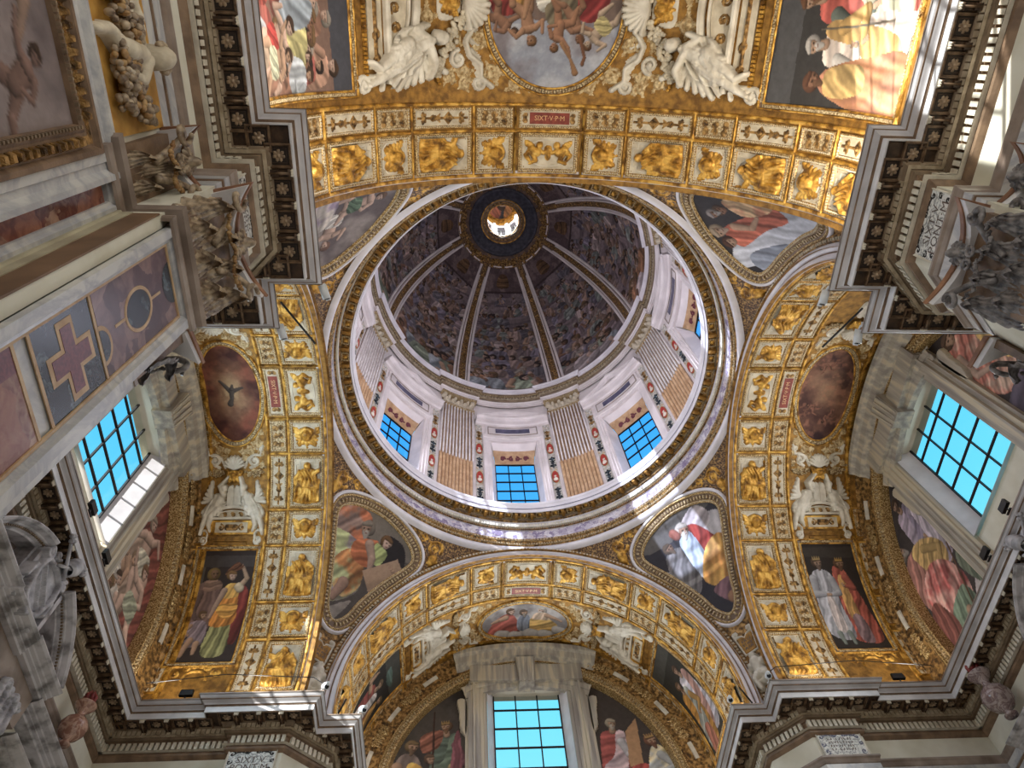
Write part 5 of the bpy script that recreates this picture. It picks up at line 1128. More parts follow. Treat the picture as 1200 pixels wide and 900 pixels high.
for wi, arm in enumerate(('south', 'west', 'east', 'north')):
    f = endwall(arm); mb = MB()
    bx = 1.4; lo, hi = 13.7, 17.5
    def slab(x0, x1, z0, z1): box(mb, (x0, z0, -.6), (x1, z1, 0), f)
    slab(-6.3, -bx, -1.6, 19.6); slab(bx, 6.3, -1.6, 19.6); slab(-bx, bx, -1.6, lo); slab(-bx, bx, hi, 19.6)
    struct('wall_' + arm, mb, M_PLASTER)
    # splayed reveal
    mb = MB(); inn = np.array([(-bx, lo), (bx, lo)] + [(x, hi - .12 * (x / bx) ** 2) for x in np.linspace(bx, -bx, 7)]); out = inn.copy()
    out[:, 0] = inn[:, 0] * GX / bx; out[:, 1] = np.where(inn[:, 1] < 15, GZ0, GZ1 - .02 * 0)
    P = np.array([[(x, z, .12) for x, z in inn], [(x, z, -.4) for x, z in out]]).reshape(-1, 3); mb.add(f(P), gridf(2, len(inn), cv=True)); rev = mb
    win = MB(); P = np.array([(-GX, GZ0, -.38), (GX, GZ0, -.38), (GX, GZ1, -.38), (-GX, GZ1, -.38)]); win.add(f(P), [[0, 1, 2, 3]])
    w = struct('window_%d' % (wi + 1), win, M_GL)
    part('window_reveal', rev, M_WHITE, w)
    mb = MB(); e = .022
    for x in (-GX, -GX / 3, GX / 3, GX): box(mb, (x - e, GZ0, -.4), (x + e, GZ1, -.34), f)
    for k in range(6): z = GZ0 + (GZ1 - GZ0) * k / 5; box(mb, (-GX, z - e, -.4), (GX, z + e, -.34), f)
    part('window_frame', mb, M_BLACK, w)
    if arm == 'north': continue
    t = thing('window_aedicule', f'tall streaked marble surround of the {SIDEW[arm]} window', 'window surround', endM(arm, 0, 15.5))
    for sd in (-1, 1):
        mb = MB(); g = lambda P, sd=sd: f(P * np.array([sd, 1, 1]))
        prof = [(1.26, .0), (1.26, .14), (1.4, .14), (1.42, .2), (1.56, .2), (1.58, .26), (1.72, .26), (1.76, .33), (1.84, .33), (1.86, .24), (2.02, .24), (2.04, .14), (2.15, .14), (2.15, 0)]
        P = np.array([[(1.41 + (x - 1.26) * .83, z, h) for x, h in prof] for z in (11.6, 17.9)]).reshape(-1, 3); mb.add(g(P), gridf(2, len(prof))); part('jamb', mb, M_AED, t)
        mb = MB(); R_ = Relief(2.0, 2.5, 15.2, 17.4, .025); R_.poly([(2.1, 16.9), (2.42, 17.0), (2.36, 16.5), (2.3, 15.9), (2.1, 15.7)], .14); R_.scroll(2.3, 16.85, .12, .03, 1.3, 0, 1, .1); R_.scroll(2.2, 15.85, .1, .03, 1.3, 180, 1, .1); R_.build(mb, g, .0); part('bracket', mb, M_AED, t, True)
    mb = MB(); a = arc(0, 12.2, 5.25, 5.25, 90 - 24, 90 + 24, 24)
    mould(mb, a, [(0, 0), (0, .2), (-.16, .22), (-.18, .28), (-.36, .3), (-.38, .2), (-.5, .18)], f, False); part('architrave', mb, M_AED, t)
    mb = MB(); a = arc(0, 9.6, 8.5, 8.5, 90 - 16.4, 90 + 16.4, 30)
    mould(mb, a, [(0, 0), (0, .22), (-.18, .24), (-.2, .34), (-.34, .4), (-.42, .56), (-.62, .6), (-.7, .72), (-.84, .74), (-.86, .0)], f, False)
    poly_fill(mb, [a[0], a[0] + [0, .86], a[0] + [-.2, .86], a[0] + [-.1, .1]], .3, f); part('curved_cornice', mb, M_AED, t)
    mb = MB(); [mould(mb, a, [(-x, h), (-x, h + .035), (-x - .035, h + .04), (-x - .035, h)], f, False) for x, h in ((.19, .26), (.4, .45), (.66, .62))]; part('shade_fillet', mb, M_TAUPE, t)  # dark strips drawn in as shade lines between the cornice mouldings
    mb = MB(); box(mb, (-2.0, 17.55, 0), (2.0, 18.2, .43), f, sub=6); part('frieze', mb, M_AED, t)
    mb = MB(); P = np.array([(-.3, 17.35, 0), (.3, 17.35, 0), (.38, 18.35, 0), (-.38, 18.35, 0), (-.26, 17.35, .52), (.26, 17.35, .52), (.34, 18.35, .66), (-.34, 18.35, .66)]); mb.add(f(P), BOXF)
    for k in range(4): x = -.21 + .14 * k; mb.add(f(np.array([(x - .03, 17.38, .52), (x + .03, 17.38, .52), (x * 1.25 + .03, 18.3, .66), (x * 1.25 - .03, 18.3, .66), (x - .03, 17.38, .56), (x + .03, 17.38, .56), (x * 1.25 + .03, 18.3, .7), (x * 1.25 - .03, 18.3, .7)])), BOXF)
    part('keystone', mb, M_AED, t)
    # gilded rim of the lunette and its outer scrollwork band
    pth = arch_path(4.9)
    t = thing('lunette_arch', f'gilded lunette arch rim round the {SIDEW[arm]} window wall', 'arch', endM(arm, 0, HS, .2))
    mb = MB(); mould(mb, pth, [(-.72, .5), (-.68, .44), (-.64, .42), (-.1, .33), (-.08, .37), (-.03, .37), (0, .34)], f, False); part('scroll_band', mb, M_GOLDD, t)
    mb = MB(); mould(mb, pth, [(0, .3), (.02, .4), (.06, .4), (.08, .33), (.22, .3), (.24, .33), (.28, .32), (.3, .0)], f, False); part('gilt_rim', mb, M_GILTFR, t)
    mb = MB(); beads(mb, pth, .15, .12, .1, .07, .3, .38, f, False); part('egg_moulding', mb, M_GILTCREAM, t)
    for sg in (-1, 1):
        for kk, a in enumerate((12, 31, 50)):
            if arm != 'south' and ((arm == 'west') != (sg > 0)): continue
            ap = arc(0, HS, 5.27, 5.27, 90 - sg * (90 - a) - 3.2, 90 - sg * (90 - a) + 3.2, 8)
            mb = MB(); mould(mb, ap, [(-.07, .4), (-.06, .44), (.06, .42), (.07, .38)], f, False); part('white_tablet', mb, M_STUCCO, t)
            R_ = Relief(-.9, .9, -.2, .2, .02)
            for i in range(5): R_.scroll(-.72 + .36 * i, 0, .15, .035, 1.5, 90 * i, (-1) ** i); [R_.leaf(-.72 + .36 * i, 0, .2, .09, 60 + 90 * j) for j in range(4)]
            am = math.radians(90 - sg * (90 - a) + 9.5)
            g = lambda P, am=am: f(np.stack([(5.27 + P[:, 1]) * np.cos(am - P[:, 0] / 5.27), HS + (5.27 + P[:, 1]) * np.sin(am - P[:, 0] / 5.27), P[:, 2] + .385], 1)); R_.X *= .45; mb = MB(); R_.build(mb, g, scale=1.4); part('scroll_relief', mb, M_GILTFR, t, True)
    # narrow inner row of panels on the vault beside the wall
    for sg in ((1, -1) if arm == 'south' else (1,) if arm == 'west' else (-1,)):
        for i in (3, 4, 5, 6):
            L_ = i % 2 == 0; f2 = at(END['south'] - .53, deg(CENT[i])); M = Mrot(arm, END[arm] - .53, deg(CENT[i]), sg)
            inv = np.array(barrelM('south', END['south'] - .53, deg(CENT[i])).inverted()); A = mapM(M); g = lambda P: A(f2(P) @ inv[:3, :3].T + inv[:3, 3])
            t = thing('grotesque_panel', f"{'long' if L_ else 'short'} gilt panel by the window wall, {ORD[i]}, {flank(arm, sg)}, {SIDE[arm]}", 'panel', M)
            hw, hv_ = .17, (.76 if L_ else .46); pth2 = dens(rect(-hw, -hv_, hw, hv_), .2)
            mb = MB(); mould(mb, pth2, [(-.03, .0), (-.02, .04), (.02, .04), (.03, .01)], g); part('frame', mb, M_GOLD, t)
            mb = MB(); X, Y = pgrid(-hw, hw, -hv_, hv_, .17); painting(mb, X, Y, np.ones(X.shape, bool), g, np.ones(X.shape + (3,)), .008); mb.c = []; part('ground', mb, M_CREAM if L_ else M_GILTCREAM, t)
            R_ = Relief(-hw, hw, -hv_, hv_, .018); candelabrum(R_, 0, -hv_ + .05, hv_ - .05, .28, 4 if L_ else 2, i); mb = MB(); R_.build(mb, g, .01); part('gilded_ornament', mb, M_GOLDD, t, True)
            mb = MB(); beadrow(mb, pth2, .04, g, .025, .0, .03, .055); part('bead_moulding', mb, M_GILTCREAM, t)
    mb = MB(); fB = barrel(arm); vv = np.linspace(-deg(98), deg(98), 80)
    for u in (END[arm] - .8, END[arm] - .28): mould(mb, np.stack([vv * 0 + u, vv], 1), [(-.05, 0), (-.04, .05), (.04, .05), (.05, 0)], fB, closed=False)
    beads(mb, np.stack([vv * 0 + END[arm] - .72, vv], 1), 0, .07, .07, .05, 0, .04, fB, False); struct('trim_%d' % (10 + wi), mb, M_GOLD)
def lunette(arm, sd, label, painter, seed):
    f = endwall(arm); x1 = 2.12; r = 4.63
    a1 = math.degrees(math.acos(x1 / r)); a0 = -16
    pts = [(x1, HS + r * math.sin(a0 * D2))] + [(r * math.cos(a * D2) if a > 0 else r, HS + r * math.sin(a * D2)) for a in np.linspace(a0, a1, 24)]
    p = np.array(pts)
    if sd < 0: p = (p * [-1, 1])[::-1]
    fresco_thing(label, endM(arm, sd * 3.4, 15), f, p, painter, frame=False, seed=seed, name='lunette_fresco', step=.026)
lunette('south', -1, 'lunette fresco left of the bottom window with a crowned man in green', pic_lun_sl, 31)
lunette('south', 1, 'lunette fresco right of the bottom window with an old man and tablets', pic_lun_sr, 32)
lunette('west', 1, 'lunette fresco of struggling bare figures below the left-hand window', pic_lun_wr, 33)
lunette('east', -1, 'lunette fresco of a sleeping man in pink below the right-hand window', pic_lun_el, 35)
lunette('east', 1, 'lunette fresco of figures in red above the right-hand window', pic_lun_er, 36)
# ================================================================= piers, side walls, floor
Q = {'south_east': (1, 1), 'south_west': (-1, 1), 'north_west': (-1, -1), 'north_east': (1, -1)}
def pier_path(q, notch=False):
    sx, sy = Q[q]; ex = END['east'] if sx > 0 else END['west']; ey = END['south'] if sy > 0 else END['north']
    mid = [(NN, PF), (NN, NN), (PF, NN)] if notch else [(NN, PF), (PF, NN)]
    p = [(ex, W_WE), (E8, W_WE), (E8, PF)] + mid + [(PF, E8), (W_NS, E8), (W_NS, ey)]
    p = [(x * sx, y * sy) for x, y in p]
    # room must lie to the left of the walk
    return p if sx * sy > 0 else p[::-1]
for q in Q:
    p = pier_path(q); mb = MB(); mould(mb, p, [(0, -1.6), (0, HC)], closed=False); struct('wall_pier_' + q, mb, M_PLASTER)
    mb = MB(); pn = pier_path(q, True)
mb = MB(); box(mb, (-16, -20, -1.8), (16, 14, -1.6)); struct('floor', mb, noisy('floor_marble', L(150, 140, 130), L(196, 188, 178), 1.2, .3))
# ================================================================= outer shells keep daylight to the windows
# ================================================================= ring entablature under the drum
def ring(mb, prof, n=160): lathe(mb, prof, n)
t = thing('ring_entablature', 'great circular cornice ring between the pendentives and the drum', 'cornice', T(0, 0, 20.6))
mb = MB(); ring(mb, [(6.66, 19.56), (6.6, 19.56), (6.5, 19.6), (6.46, 19.66), (6.46, 19.76), (6.5, 19.77)]); part('white_torus', mb, M_WHITE, t, True)
mb = MB(); ring(mb, [(6.5, 19.75), (6.44, 19.78), (6.42, 19.8), (6.42, 19.92), (6.38, 19.96), (6.38, 20.1), (6.42, 20.12)]); part('gilt_bed', mb, M_GOLDD, t)
circ = lambda r, n=160: np.stack([r * np.cos(np.arange(n) * 2 * PI / n), r * np.sin(np.arange(n) * 2 * PI / n)], 1)
mb = MB(); beads(mb, circ(6.39), 0, .115, .06, .075, 19.97, 20.09); beads(mb, circ(6.41), 0, .09, .05, .06, 19.8, 19.88); part('leaf_moulding', mb, M_GILTCREAM, t)
mb = MB(); ring(mb, [(6.42, 20.1), (6.42, 20.62)]); part('mosaic_frieze', mb, M_FRIEZE, t)
mb = MB(); ring(mb, [(6.44, 20.6), (6.38, 20.62), (6.38, 20.66), (6.36, 20.68), (6.36, 20.86), (6.3, 20.9), (6.29, 20.93)]); part('bed_moulding', mb, M_WHITE, t)
mb = MB(); beads(mb, circ(6.33), 0, .115, .07, .09, 20.69, 20.84, taper=0); part('dentil_moulding', mb, M_DENT, t)
mb = MB(); beads(mb, circ(6.36), 0, .07, .06, .05, 20.6, 20.67); part('bead_moulding', mb, M_GOLDD, t)
mb = MB(); ring(mb, [(6.3, 20.92), (6.27, 20.95), (6.24, 21.04), (6.24, 21.1)]); part('ovolo', mb, M_BED, t)
mb = MB(); beads(mb, circ(6.26), 0, .085, .06, .07, 20.93, 21.0); part('egg_moulding', mb, M_GOLDD, t)
mb = MB(); ring(mb, [(6.26, 21.14), (5.95, 21.14)]); part('soffit', mb, M_GOLDD, t)
mb = MB(); ring(mb, [(5.97, 21.16), (5.97, 21.1), (5.95, 21.1), (5.95, 21.26), (5.93, 21.27), (5.93, 21.3)]); ring(mb, [(5.93, 21.3), (5.92, 21.36), (5.91, 21.45), (5.88, 21.5), (5.87, 21.6), (5.95, 21.62), (6.9, 21.7)]); part('white_cyma', mb, M_WHITE, t, False)
mb = MB(); ring(mb, [(5.94, 21.27), (5.925, 21.28), (5.925, 21.31)]); part('blue_line', mb, M_BLUEG, t)
N_R = 66; a_ = thing('coffer_modillion', 'm', 'bracket', T(6.1 * math.cos(0), 0, 21.1))
mb = MB(); box(mb, (5.99, -.055, 21.02), (6.24, .055, 21.14)); box(mb, (5.98, -.065, 21.11), (6.25, .065, 21.145)); ball(mb, (6.02, 0, 21.03), (.04, .055, .04), 8, 5); part('scroll_block', mb, M_GOLDP, a_)
c_ = thing('soffit_coffer', 'c', 'coffer', T(6.1, 0, 21.14))
mb = MB(); fz = lambda P: np.stack([6.115 + P[:, 0], P[:, 1], 21.14 - P[:, 2]], 1); mould(mb, rect(-.12, -.14, .12, .14), [(-.0, 0), (0, .03), (.025, .03), (.03, .004)], fz); part('coffer_frame', mb, M_GILTCREAM, c_)
mb = MB(); rosette(mb, (0, 0), .075, fz, 6, .05); part('rosette', mb, M_GOLD, c_, True)
for i in range(N_R):
    a = 360 * i / N_R + 90 + 360 / N_R / 2; aa = a % 360
    M = RZ(a); wh = f'at {["three", "four", "five", "six", "seven", "eight", "nine", "ten", "eleven", "twelve", "one", "two"][int(((aa + 15) % 360) // 30)]} o\'clock on the dome ring'
    if (225 < aa < 315) and abs(aa - 270) < 12: pass
    if 200 < aa < 340: 
        if not (248 < aa < 292): pass
    place(a_, M @ T(6.1, 0, 21.1), f'small gilt bracket {wh}', 'gilt brackets of the dome ring')
    place(c_, RZ(a + 180 / N_R) @ T(6.1, 0, 21.14), f'small square gilt coffer with rosette {wh}', 'square coffers of the dome ring')
# ================================================================= drum wall with eight windows
WB, WT, WH = 22.3, 27.7, 1.06
mb = MB()
def cyl(mb, a0, a1, z0, z1, r0=RD, n=8):
    th = np.linspace(a0, a1, n + 1); P = []
    for r in (r0, r0 + .75):
        for z in (z0, z1): P.append(np.stack([r * np.cos(th), r * np.sin(th), th * 0 + z], 1))
    P = np.stack(P, 0)   # 4 rings
    Q_ = np.stack([P[0], P[1], P[3], P[2]], 0); mb.add(Q_.reshape(-1, 3), gridf(4, n + 1, cu=True))
    for j in (0, n): mb.add(np.stack([Q_[k][j] for k in range(4)]), [[0, 1, 2, 3]])
wa = WH / RD
for k in range(8):
    c = k * PI / 4
    cyl(mb, c + wa, c + PI / 4 - wa, 21.5, 32.6, n=10); cyl(mb, c - wa, c + wa, 21.5, WB, n=4); cyl(mb, c - wa, c + wa, WT, 32.6, n=4)
struct('wall_drum', mb, M_PINKW, True).data.shade_flat() if hasattr(bpy.types.Mesh, 'shade_flat') else None
names8 = {90: 'bottom', 45: 'lower right', 0: 'right', 135: 'lower left', 180: 'left', 225: 'upper left', 270: 'top', 315: 'upper right'}
gw, g0, g1 = .82, 22.7, 26.55
for k, (az, nm) in enumerate(names8.items()):
    f = drum(az * D2); mb = MB(); mb.add(f(np.array([(-gw, g0, -.5), (gw, g0, -.5), (gw, g1, -.5), (-gw, g1, -.5)])), [[0, 1, 2, 3]])
    w = struct('window_%d' % (5 + k), mb, M_GLB)
    mb = MB(); e = .02
    for x in (-gw, -gw / 3, gw / 3, gw): box(mb, (x - e, g0, -.52), (x + e, g1, -.46), f)
    for j in range(7): z = g1 - .68 * j; box(mb, (-gw, max(z - e, g0), -.52), (gw, max(z, g0) + e, -.46), f)
    part('window_frame', mb, M_BLACK, w)
    mb = MB(); P = []
    for x, z0, z1 in ((-1, 0, 0), (1, 0, 0)): mb.add(f(np.array([(x * WH, WB, 0), (x * gw, g0, -.5), (x * gw, g1, -.5), (x * WH, WT, 0)])), [[0, 1, 2, 3]])
    mb.add(f(np.array([(-WH, WB, 0), (WH, WB, 0), (gw, g0, -.5), (-gw, g0, -.5)])), [[0, 1, 2, 3]]); part('window_reveal', mb, M_WHITE, w)
    mb = MB(); xs = np.linspace(-1, 1, 7)
    mb.add(f(np.array([(x * WH, WT, 0) for x in xs] + [(x * .94, 27.35, -.2) for x in xs])), gridf(2, 7)); part('plank_soffit', mb, M_PINKW, w)
    mb = MB(); mb.add(f(np.array([(x * .94, 27.35, -.2) for x in xs] + [(x * gw, g1, -.5) for x in xs])), gridf(2, 7)); part('painted_soffit', mb, M_REED, w)
    R_ = Relief(-.7, .7, -.2, .2, .02); R_.scroll(-.5, 0, .1, .03, 1.3); R_.scroll(.5, 0, .1, .03, 1.3); R_.scroll(-.12, 0, .1, .025, 1.2, 90); R_.scroll(.12, 0, .1, .025, 1.2, 90, -1); R_.cap(-.3, 0, .03, -.25, 0, .03); R_.cap(.3, 0, .03, .25, 0, .03)
    g = lambda P, f=f: f(np.stack([P[:, 0], 26.93 + P[:, 1] * 1.2, -.36 + P[:, 1] * .45 + .02 + P[:, 2] * .3], 1)); mb = MB(); R_.build(mb, g); part('soffit_ornament', mb, M_PORPH, w, True)
def surround(kind, nm, az):
    f = drum(PI / 2); M = drumM(PI / 2, 25)
    t = thing('window_surround', 's', 'window surround', M)
    for sd in (-1, 1):
        mb = MB(); prof = [(1.07, -.02), (1.07, .05), (1.16, .06), (1.18, .1), (1.28, .1), (1.3, .14), (1.42, .14), (1.44, .04), (1.44, 0)]
        P = np.array([[(sd * x, z, h) for x, h in prof] for z in (21.6, 28.2)]).reshape(-1, 3); mb.add(f(P), gridf(2, len(prof))); part('jamb', mb, M_PINKW, t)
    mb = MB(); xs = dens([(-1.44, 27.7), (1.44, 27.7)], .3, False); mould(mb, xs, [(0, 0), (0, .1), (.2, .12), (.22, .16), (.34, .16), (.36, .06), (.5, .06)], f, False); part('lintel', mb, M_PINKW, t)
    mb = MB(); box(mb, (-1.3, 28.2, 0), (1.3, 29.1, .08), f, sub=5); part('frieze', mb, M_PINKW, t)
    mb = MB(); mould(mb, dens(rect(-1.2, 28.3, 1.2, 29.0), .3), [(0, .08), (.02, .12), (.05, .1)], f); part('panel_fillet', mb, M_TAUPE, t)
    mb = MB(); box(mb, (-.82, 28.5, .08), (.82, 28.86, .1), f, sub=5); part('blue_grey_panel', mb, M_BLUEG, t)
    mb = MB(); cor = [(0, 0), (0, .14), (.08, .2), (.1, .34), (.24, .38), (.3, .46), (.34, .46), (.36, 0)]
    mould(mb, dens([(-1.8, 29.1), (1.8, 29.1)], .25, False), cor, f, False)
    if kind == 'seg':
        a = arc(0, 27.4, 2.7, 2.7, 48.5, 131.5, 20); top = [tuple(q) for q in a]; mould(mb, a, [(0, .46), (0, .0)][:0] or [(.0, 0), (.0, .46), (.1, .46), (.14, .36), (.3, .3), (.32, .05)], f, False)
    else:
        top = [(1.85, 29.45), (0, 30.35), (-1.85, 29.45)]; mould(mb, dens(top, .25, False), [(0, 0), (0, .46), (.1, .46), (.14, .36), (.3, .3), (.32, .05)], f, False)
    part('pediment', mb, M_PINKW, t)
    mb = MB(); poly_fill(mb, dens(top, .3, False).tolist() if kind != 'seg' else top, .1, f); part('tympanum', mb, M_TAUPE, t)
    return t
def strip():
    f = drum(PI / 2); t = thing('mosaic_strip', 's', 'inlay', drumM(PI / 2, 25.5)); box(mb := MB(), (-.16, 21.8, 0), (.16, 29.2, .03), f); part('patterned_ground', mb, M_STRIP, t)
    for i, z in enumerate((27.7, 25.9, 24.1, 22.6)):
        if i in (1, 2, 0) and i < 3 and i > -1: pass
    for z in (26.9, 24.6):
        mb = MB(); poly_fill(mb, ellipse(0, z, .14, .42, 20), .045, f); part('red_cartouche', mb, M_REDM, t)
        mb = MB(); R_ = Relief(-.14, .14, z - .4, z + .4, .02); R_.cap(0, z - .12, .07, 0, z - .2, .09); R_.cap(0, z + .04, .045, 0, z + .06, .045); R_.build(mb, f, .045, scale=.5); part('white_emblem', mb, M_STUCCO, t, True)
        mb = MB(); mould(mb, ellipse(0, z, .15, .44, 20), [(-.015, .03), (0, .06), (.02, .04)], f); part('cartouche_rim', mb, M_GOLDP, t)
    for z, m in ((28.1, M_GOLDD), (25.75, M_GREEN), (23.4, M_GREEN)):
        mb = MB(); R_ = Relief(-.14, .14, z - .45, z + .45, .018); candelabrum(R_, 0, z - .42, z + .42, .36, 3, 0); R_.build(mb, f, .035, scale=.9); part('arabesque', mb, m, t, True)
    return t
def pilaster_d():
    f = drum(PI / 2); t = thing('fluted_pilaster', 'p', 'pilaster', drumM(PI / 2, 26)); W_ = .78; nf = 10; ps = 2 * W_ / nf
    mb = MB(); box(mb, (-W_, 21.7, 0), (W_, 30.2, .06), f, sub=8); part('shaft_bed', mb, M_FLUTED, t)
    mb = MB(); mb2 = MB()
    for i in range(nf + 1):
        x = -W_ + ps * i; box(mb, (x - .035, 25.6, .06), (x + .035, 30.2, .13), f, .01)
        if i < nf:
            xc = x + ps / 2; P = np.array([[(xc + ps * .42 * math.cos(a), z, .06 + .06 * math.sin(a)) for a in np.linspace(0, PI, 6)] for z in (21.7, 25.6)]).reshape(-1, 3); mb2.add(f(P), gridf(2, 6))
    part('flute_fillets', mb, M_FLUTE, t); part('reeded_lower_shaft', mb2, M_REED, t, True)
    mb = MB(); box(mb, (-.86, 30.1, 0), (.86, 30.2, .18), f, sub=6); box(mb, (-.95, 31.0, 0), (.95, 31.12, .3), f, sub=6)
    part('abacus', mb, M_GILTCREAM, t)
    mb = MB(); R_ = Relief(-.95, .95, 30.15, 31.05, .03)
    for x in (-.66, -.33, 0, .33, .66): R_.leaf(x, 30.2, .3, .24, 90, .05); R_.cap(x, 30.5, .08, x, 30.52, .1, .1)
    for x in (-.5, -.17, .17, .5): R_.leaf(x, 30.35, .42, .22, 90, .03); R_.cap(x, 30.8, .08, x, 30.82, .09, .1)
    for sd in (-1, 1): R_.scroll(sd * .78, 30.85, .13, .05, 1.3, 90, sd, .12)
    R_.build(mb, f, .02, scale=1.3); part('corinthian_capital', mb, M_CREAM, t, True)
    mb = MB(); box(mb, (-.84, 30.2, 0), (.84, 31.0, .03), f, sub=6); part('capital_bell', mb, M_BROWN, t); return t
def rotM(az): return RZ(az - 90)
s1, s2 = surround('seg', '', 90), surround('tri', '', 90); st_, pl_ = strip(), pilaster_d()
for az in (90, 45, 135, 0, 180):
    pr = s1 if az in (90, 0, 180) else s2; nm = names8[az]; B0 = drumM(PI / 2, 25)
    place(pr, rotM(az) @ B0, f"pale {'curved' if pr is s1 else 'triangular'} pediment surround of the {nm} drum window")
    for sd in (-1, 1):
        d = math.degrees(1.62 / RD) * sd; place(st_, rotM(az + d) @ drumM(PI / 2, 25.5), f"mosaic strip with red cartouches on the {'anticlockwise' if sd > 0 else 'clockwise'} side of the {nm} drum window".replace('anticlockwise', 'left' if az == 90 else 'left').replace('clockwise', 'right') if False else f"mosaic strip with red cartouches, {'right' if sd < 0 else 'left'} of the {nm} drum window")
for az, nm in ((67.5, 'right of the bottom'), (112.5, 'left of the bottom'), (22.5, 'between the right and lower right'), (157.5, 'between the left and lower left'), (-22.5, 'above the right'), (202.5, 'above the left')):
    place(pl_, rotM(az) @ drumM(PI / 2, 26), f'fluted pilaster with orange reeding {nm} drum window' + ('s' if 'between' in nm else ''))
# upper entablature with breaks over the pilasters
def drum_path(r, dr=.14, hw=.92):
    pts = []
    for k in range(8):
        c = (22.5 + 45 * k) * D2; w = hw / r
        for a in np.linspace(c - PI / 8, c - w, 6)[:-1]: pts.append((r * math.cos(a), r * math.sin(a)))
        for a, rr in ((c - w, r), (c - w, r - dr), (c - w / 2, r - dr), (c, r - dr), (c + w / 2, r - dr), (c + w, r - dr), (c + w, r)): pts.append((rr * math.cos(a), rr * math.sin(a)))
        for a in np.linspace(c + w, c + PI / 8, 6)[1:-1]: pts.append((r * math.cos(a), r * math.sin(a)))
    return np.array(pts)
dp = drum_path(6.82)
t = thing('drum_entablature', 'pale circular entablature with dentils at the foot of the dome', 'cornice', T(0, 0, 31.8))
mb = MB(); mould(mb, dp, [(0, 31.1), (.06, 31.1), (.06, 31.22), (.09, 31.24), (.09, 31.36), (.14, 31.4), (.14, 31.44), (.02, 31.46)]); part('architrave', mb, M_PINKW, t)
mb = MB(); mould(mb, dp, [(.02, 31.44), (.02, 31.72)]); part('frieze', mb, M_BED, t)
mb = MB(); mould(mb, dp, [(.02, 31.7), (.08, 31.74), (.1, 31.78), (.1, 31.92), (.18, 31.96), (.2, 32.0), (.3, 32.02)]); part('bed_moulding', mb, M_BED, t)
mb = MB(); beads(mb, dp, .14, .16, .08, .1, 31.77, 31.9, taper=0); part('dentil_moulding', mb, M_BEDL, t)
mb = MB(); beads(mb, dp, .22, .085, .05, .07, 31.93, 32.01); part('bead_moulding', mb, M_GILTCREAM, t)
mb = MB(); mould(mb, dp, [(.28, 32.02), (.32, 32.03), (.32, 32.14), (.35, 32.16), (.37, 32.24), (.42, 32.3), (.42, 32.36), (.35, 32.38), (0, 32.4)]); part('white_cornice', mb, M_WHITE, t)
# ================================================================= dome
DA, DB, DZ = 6.5, 10.7, 32.4
def dome(P):          # x azimuth (rad), y parameter (rad), h inwards
    P = np.asarray(P, float); r = (DA - P[:, 2]) * np.cos(P[:, 1]); return np.stack([r * np.cos(P[:, 0]), r * np.sin(P[:, 0]), DZ + (DB - P[:, 2]) * np.sin(P[:, 1])], 1)
T1 = math.acos(2.0 / DA)
mb = MB(); A_, B_ = np.meshgrid(np.arange(96) * 2 * PI / 96, np.linspace(0, T1, 40), indexing='ij'); mb.add(dome(np.stack([A_.ravel(), B_.ravel(), 0 * A_.ravel()], 1)), gridf(96, 40, cu=True)); mb.add(dome(np.stack([A_.ravel(), B_.ravel(), 0 * A_.ravel() - .4], 1)), gridf(96, 40, cu=True)); struct('ceiling_dome', mb, noisy('dome_plaster', L(84, 66, 56), L(120, 96, 82), 5, .6), True)
TP = math.acos(2.75 / DA); T0 = .02
pn = {90: 'bottom', 45: 'lower right', 0: 'right', 135: 'lower left', 180: 'left', 225: 'upper left', 315: 'upper right', 270: 'top'}
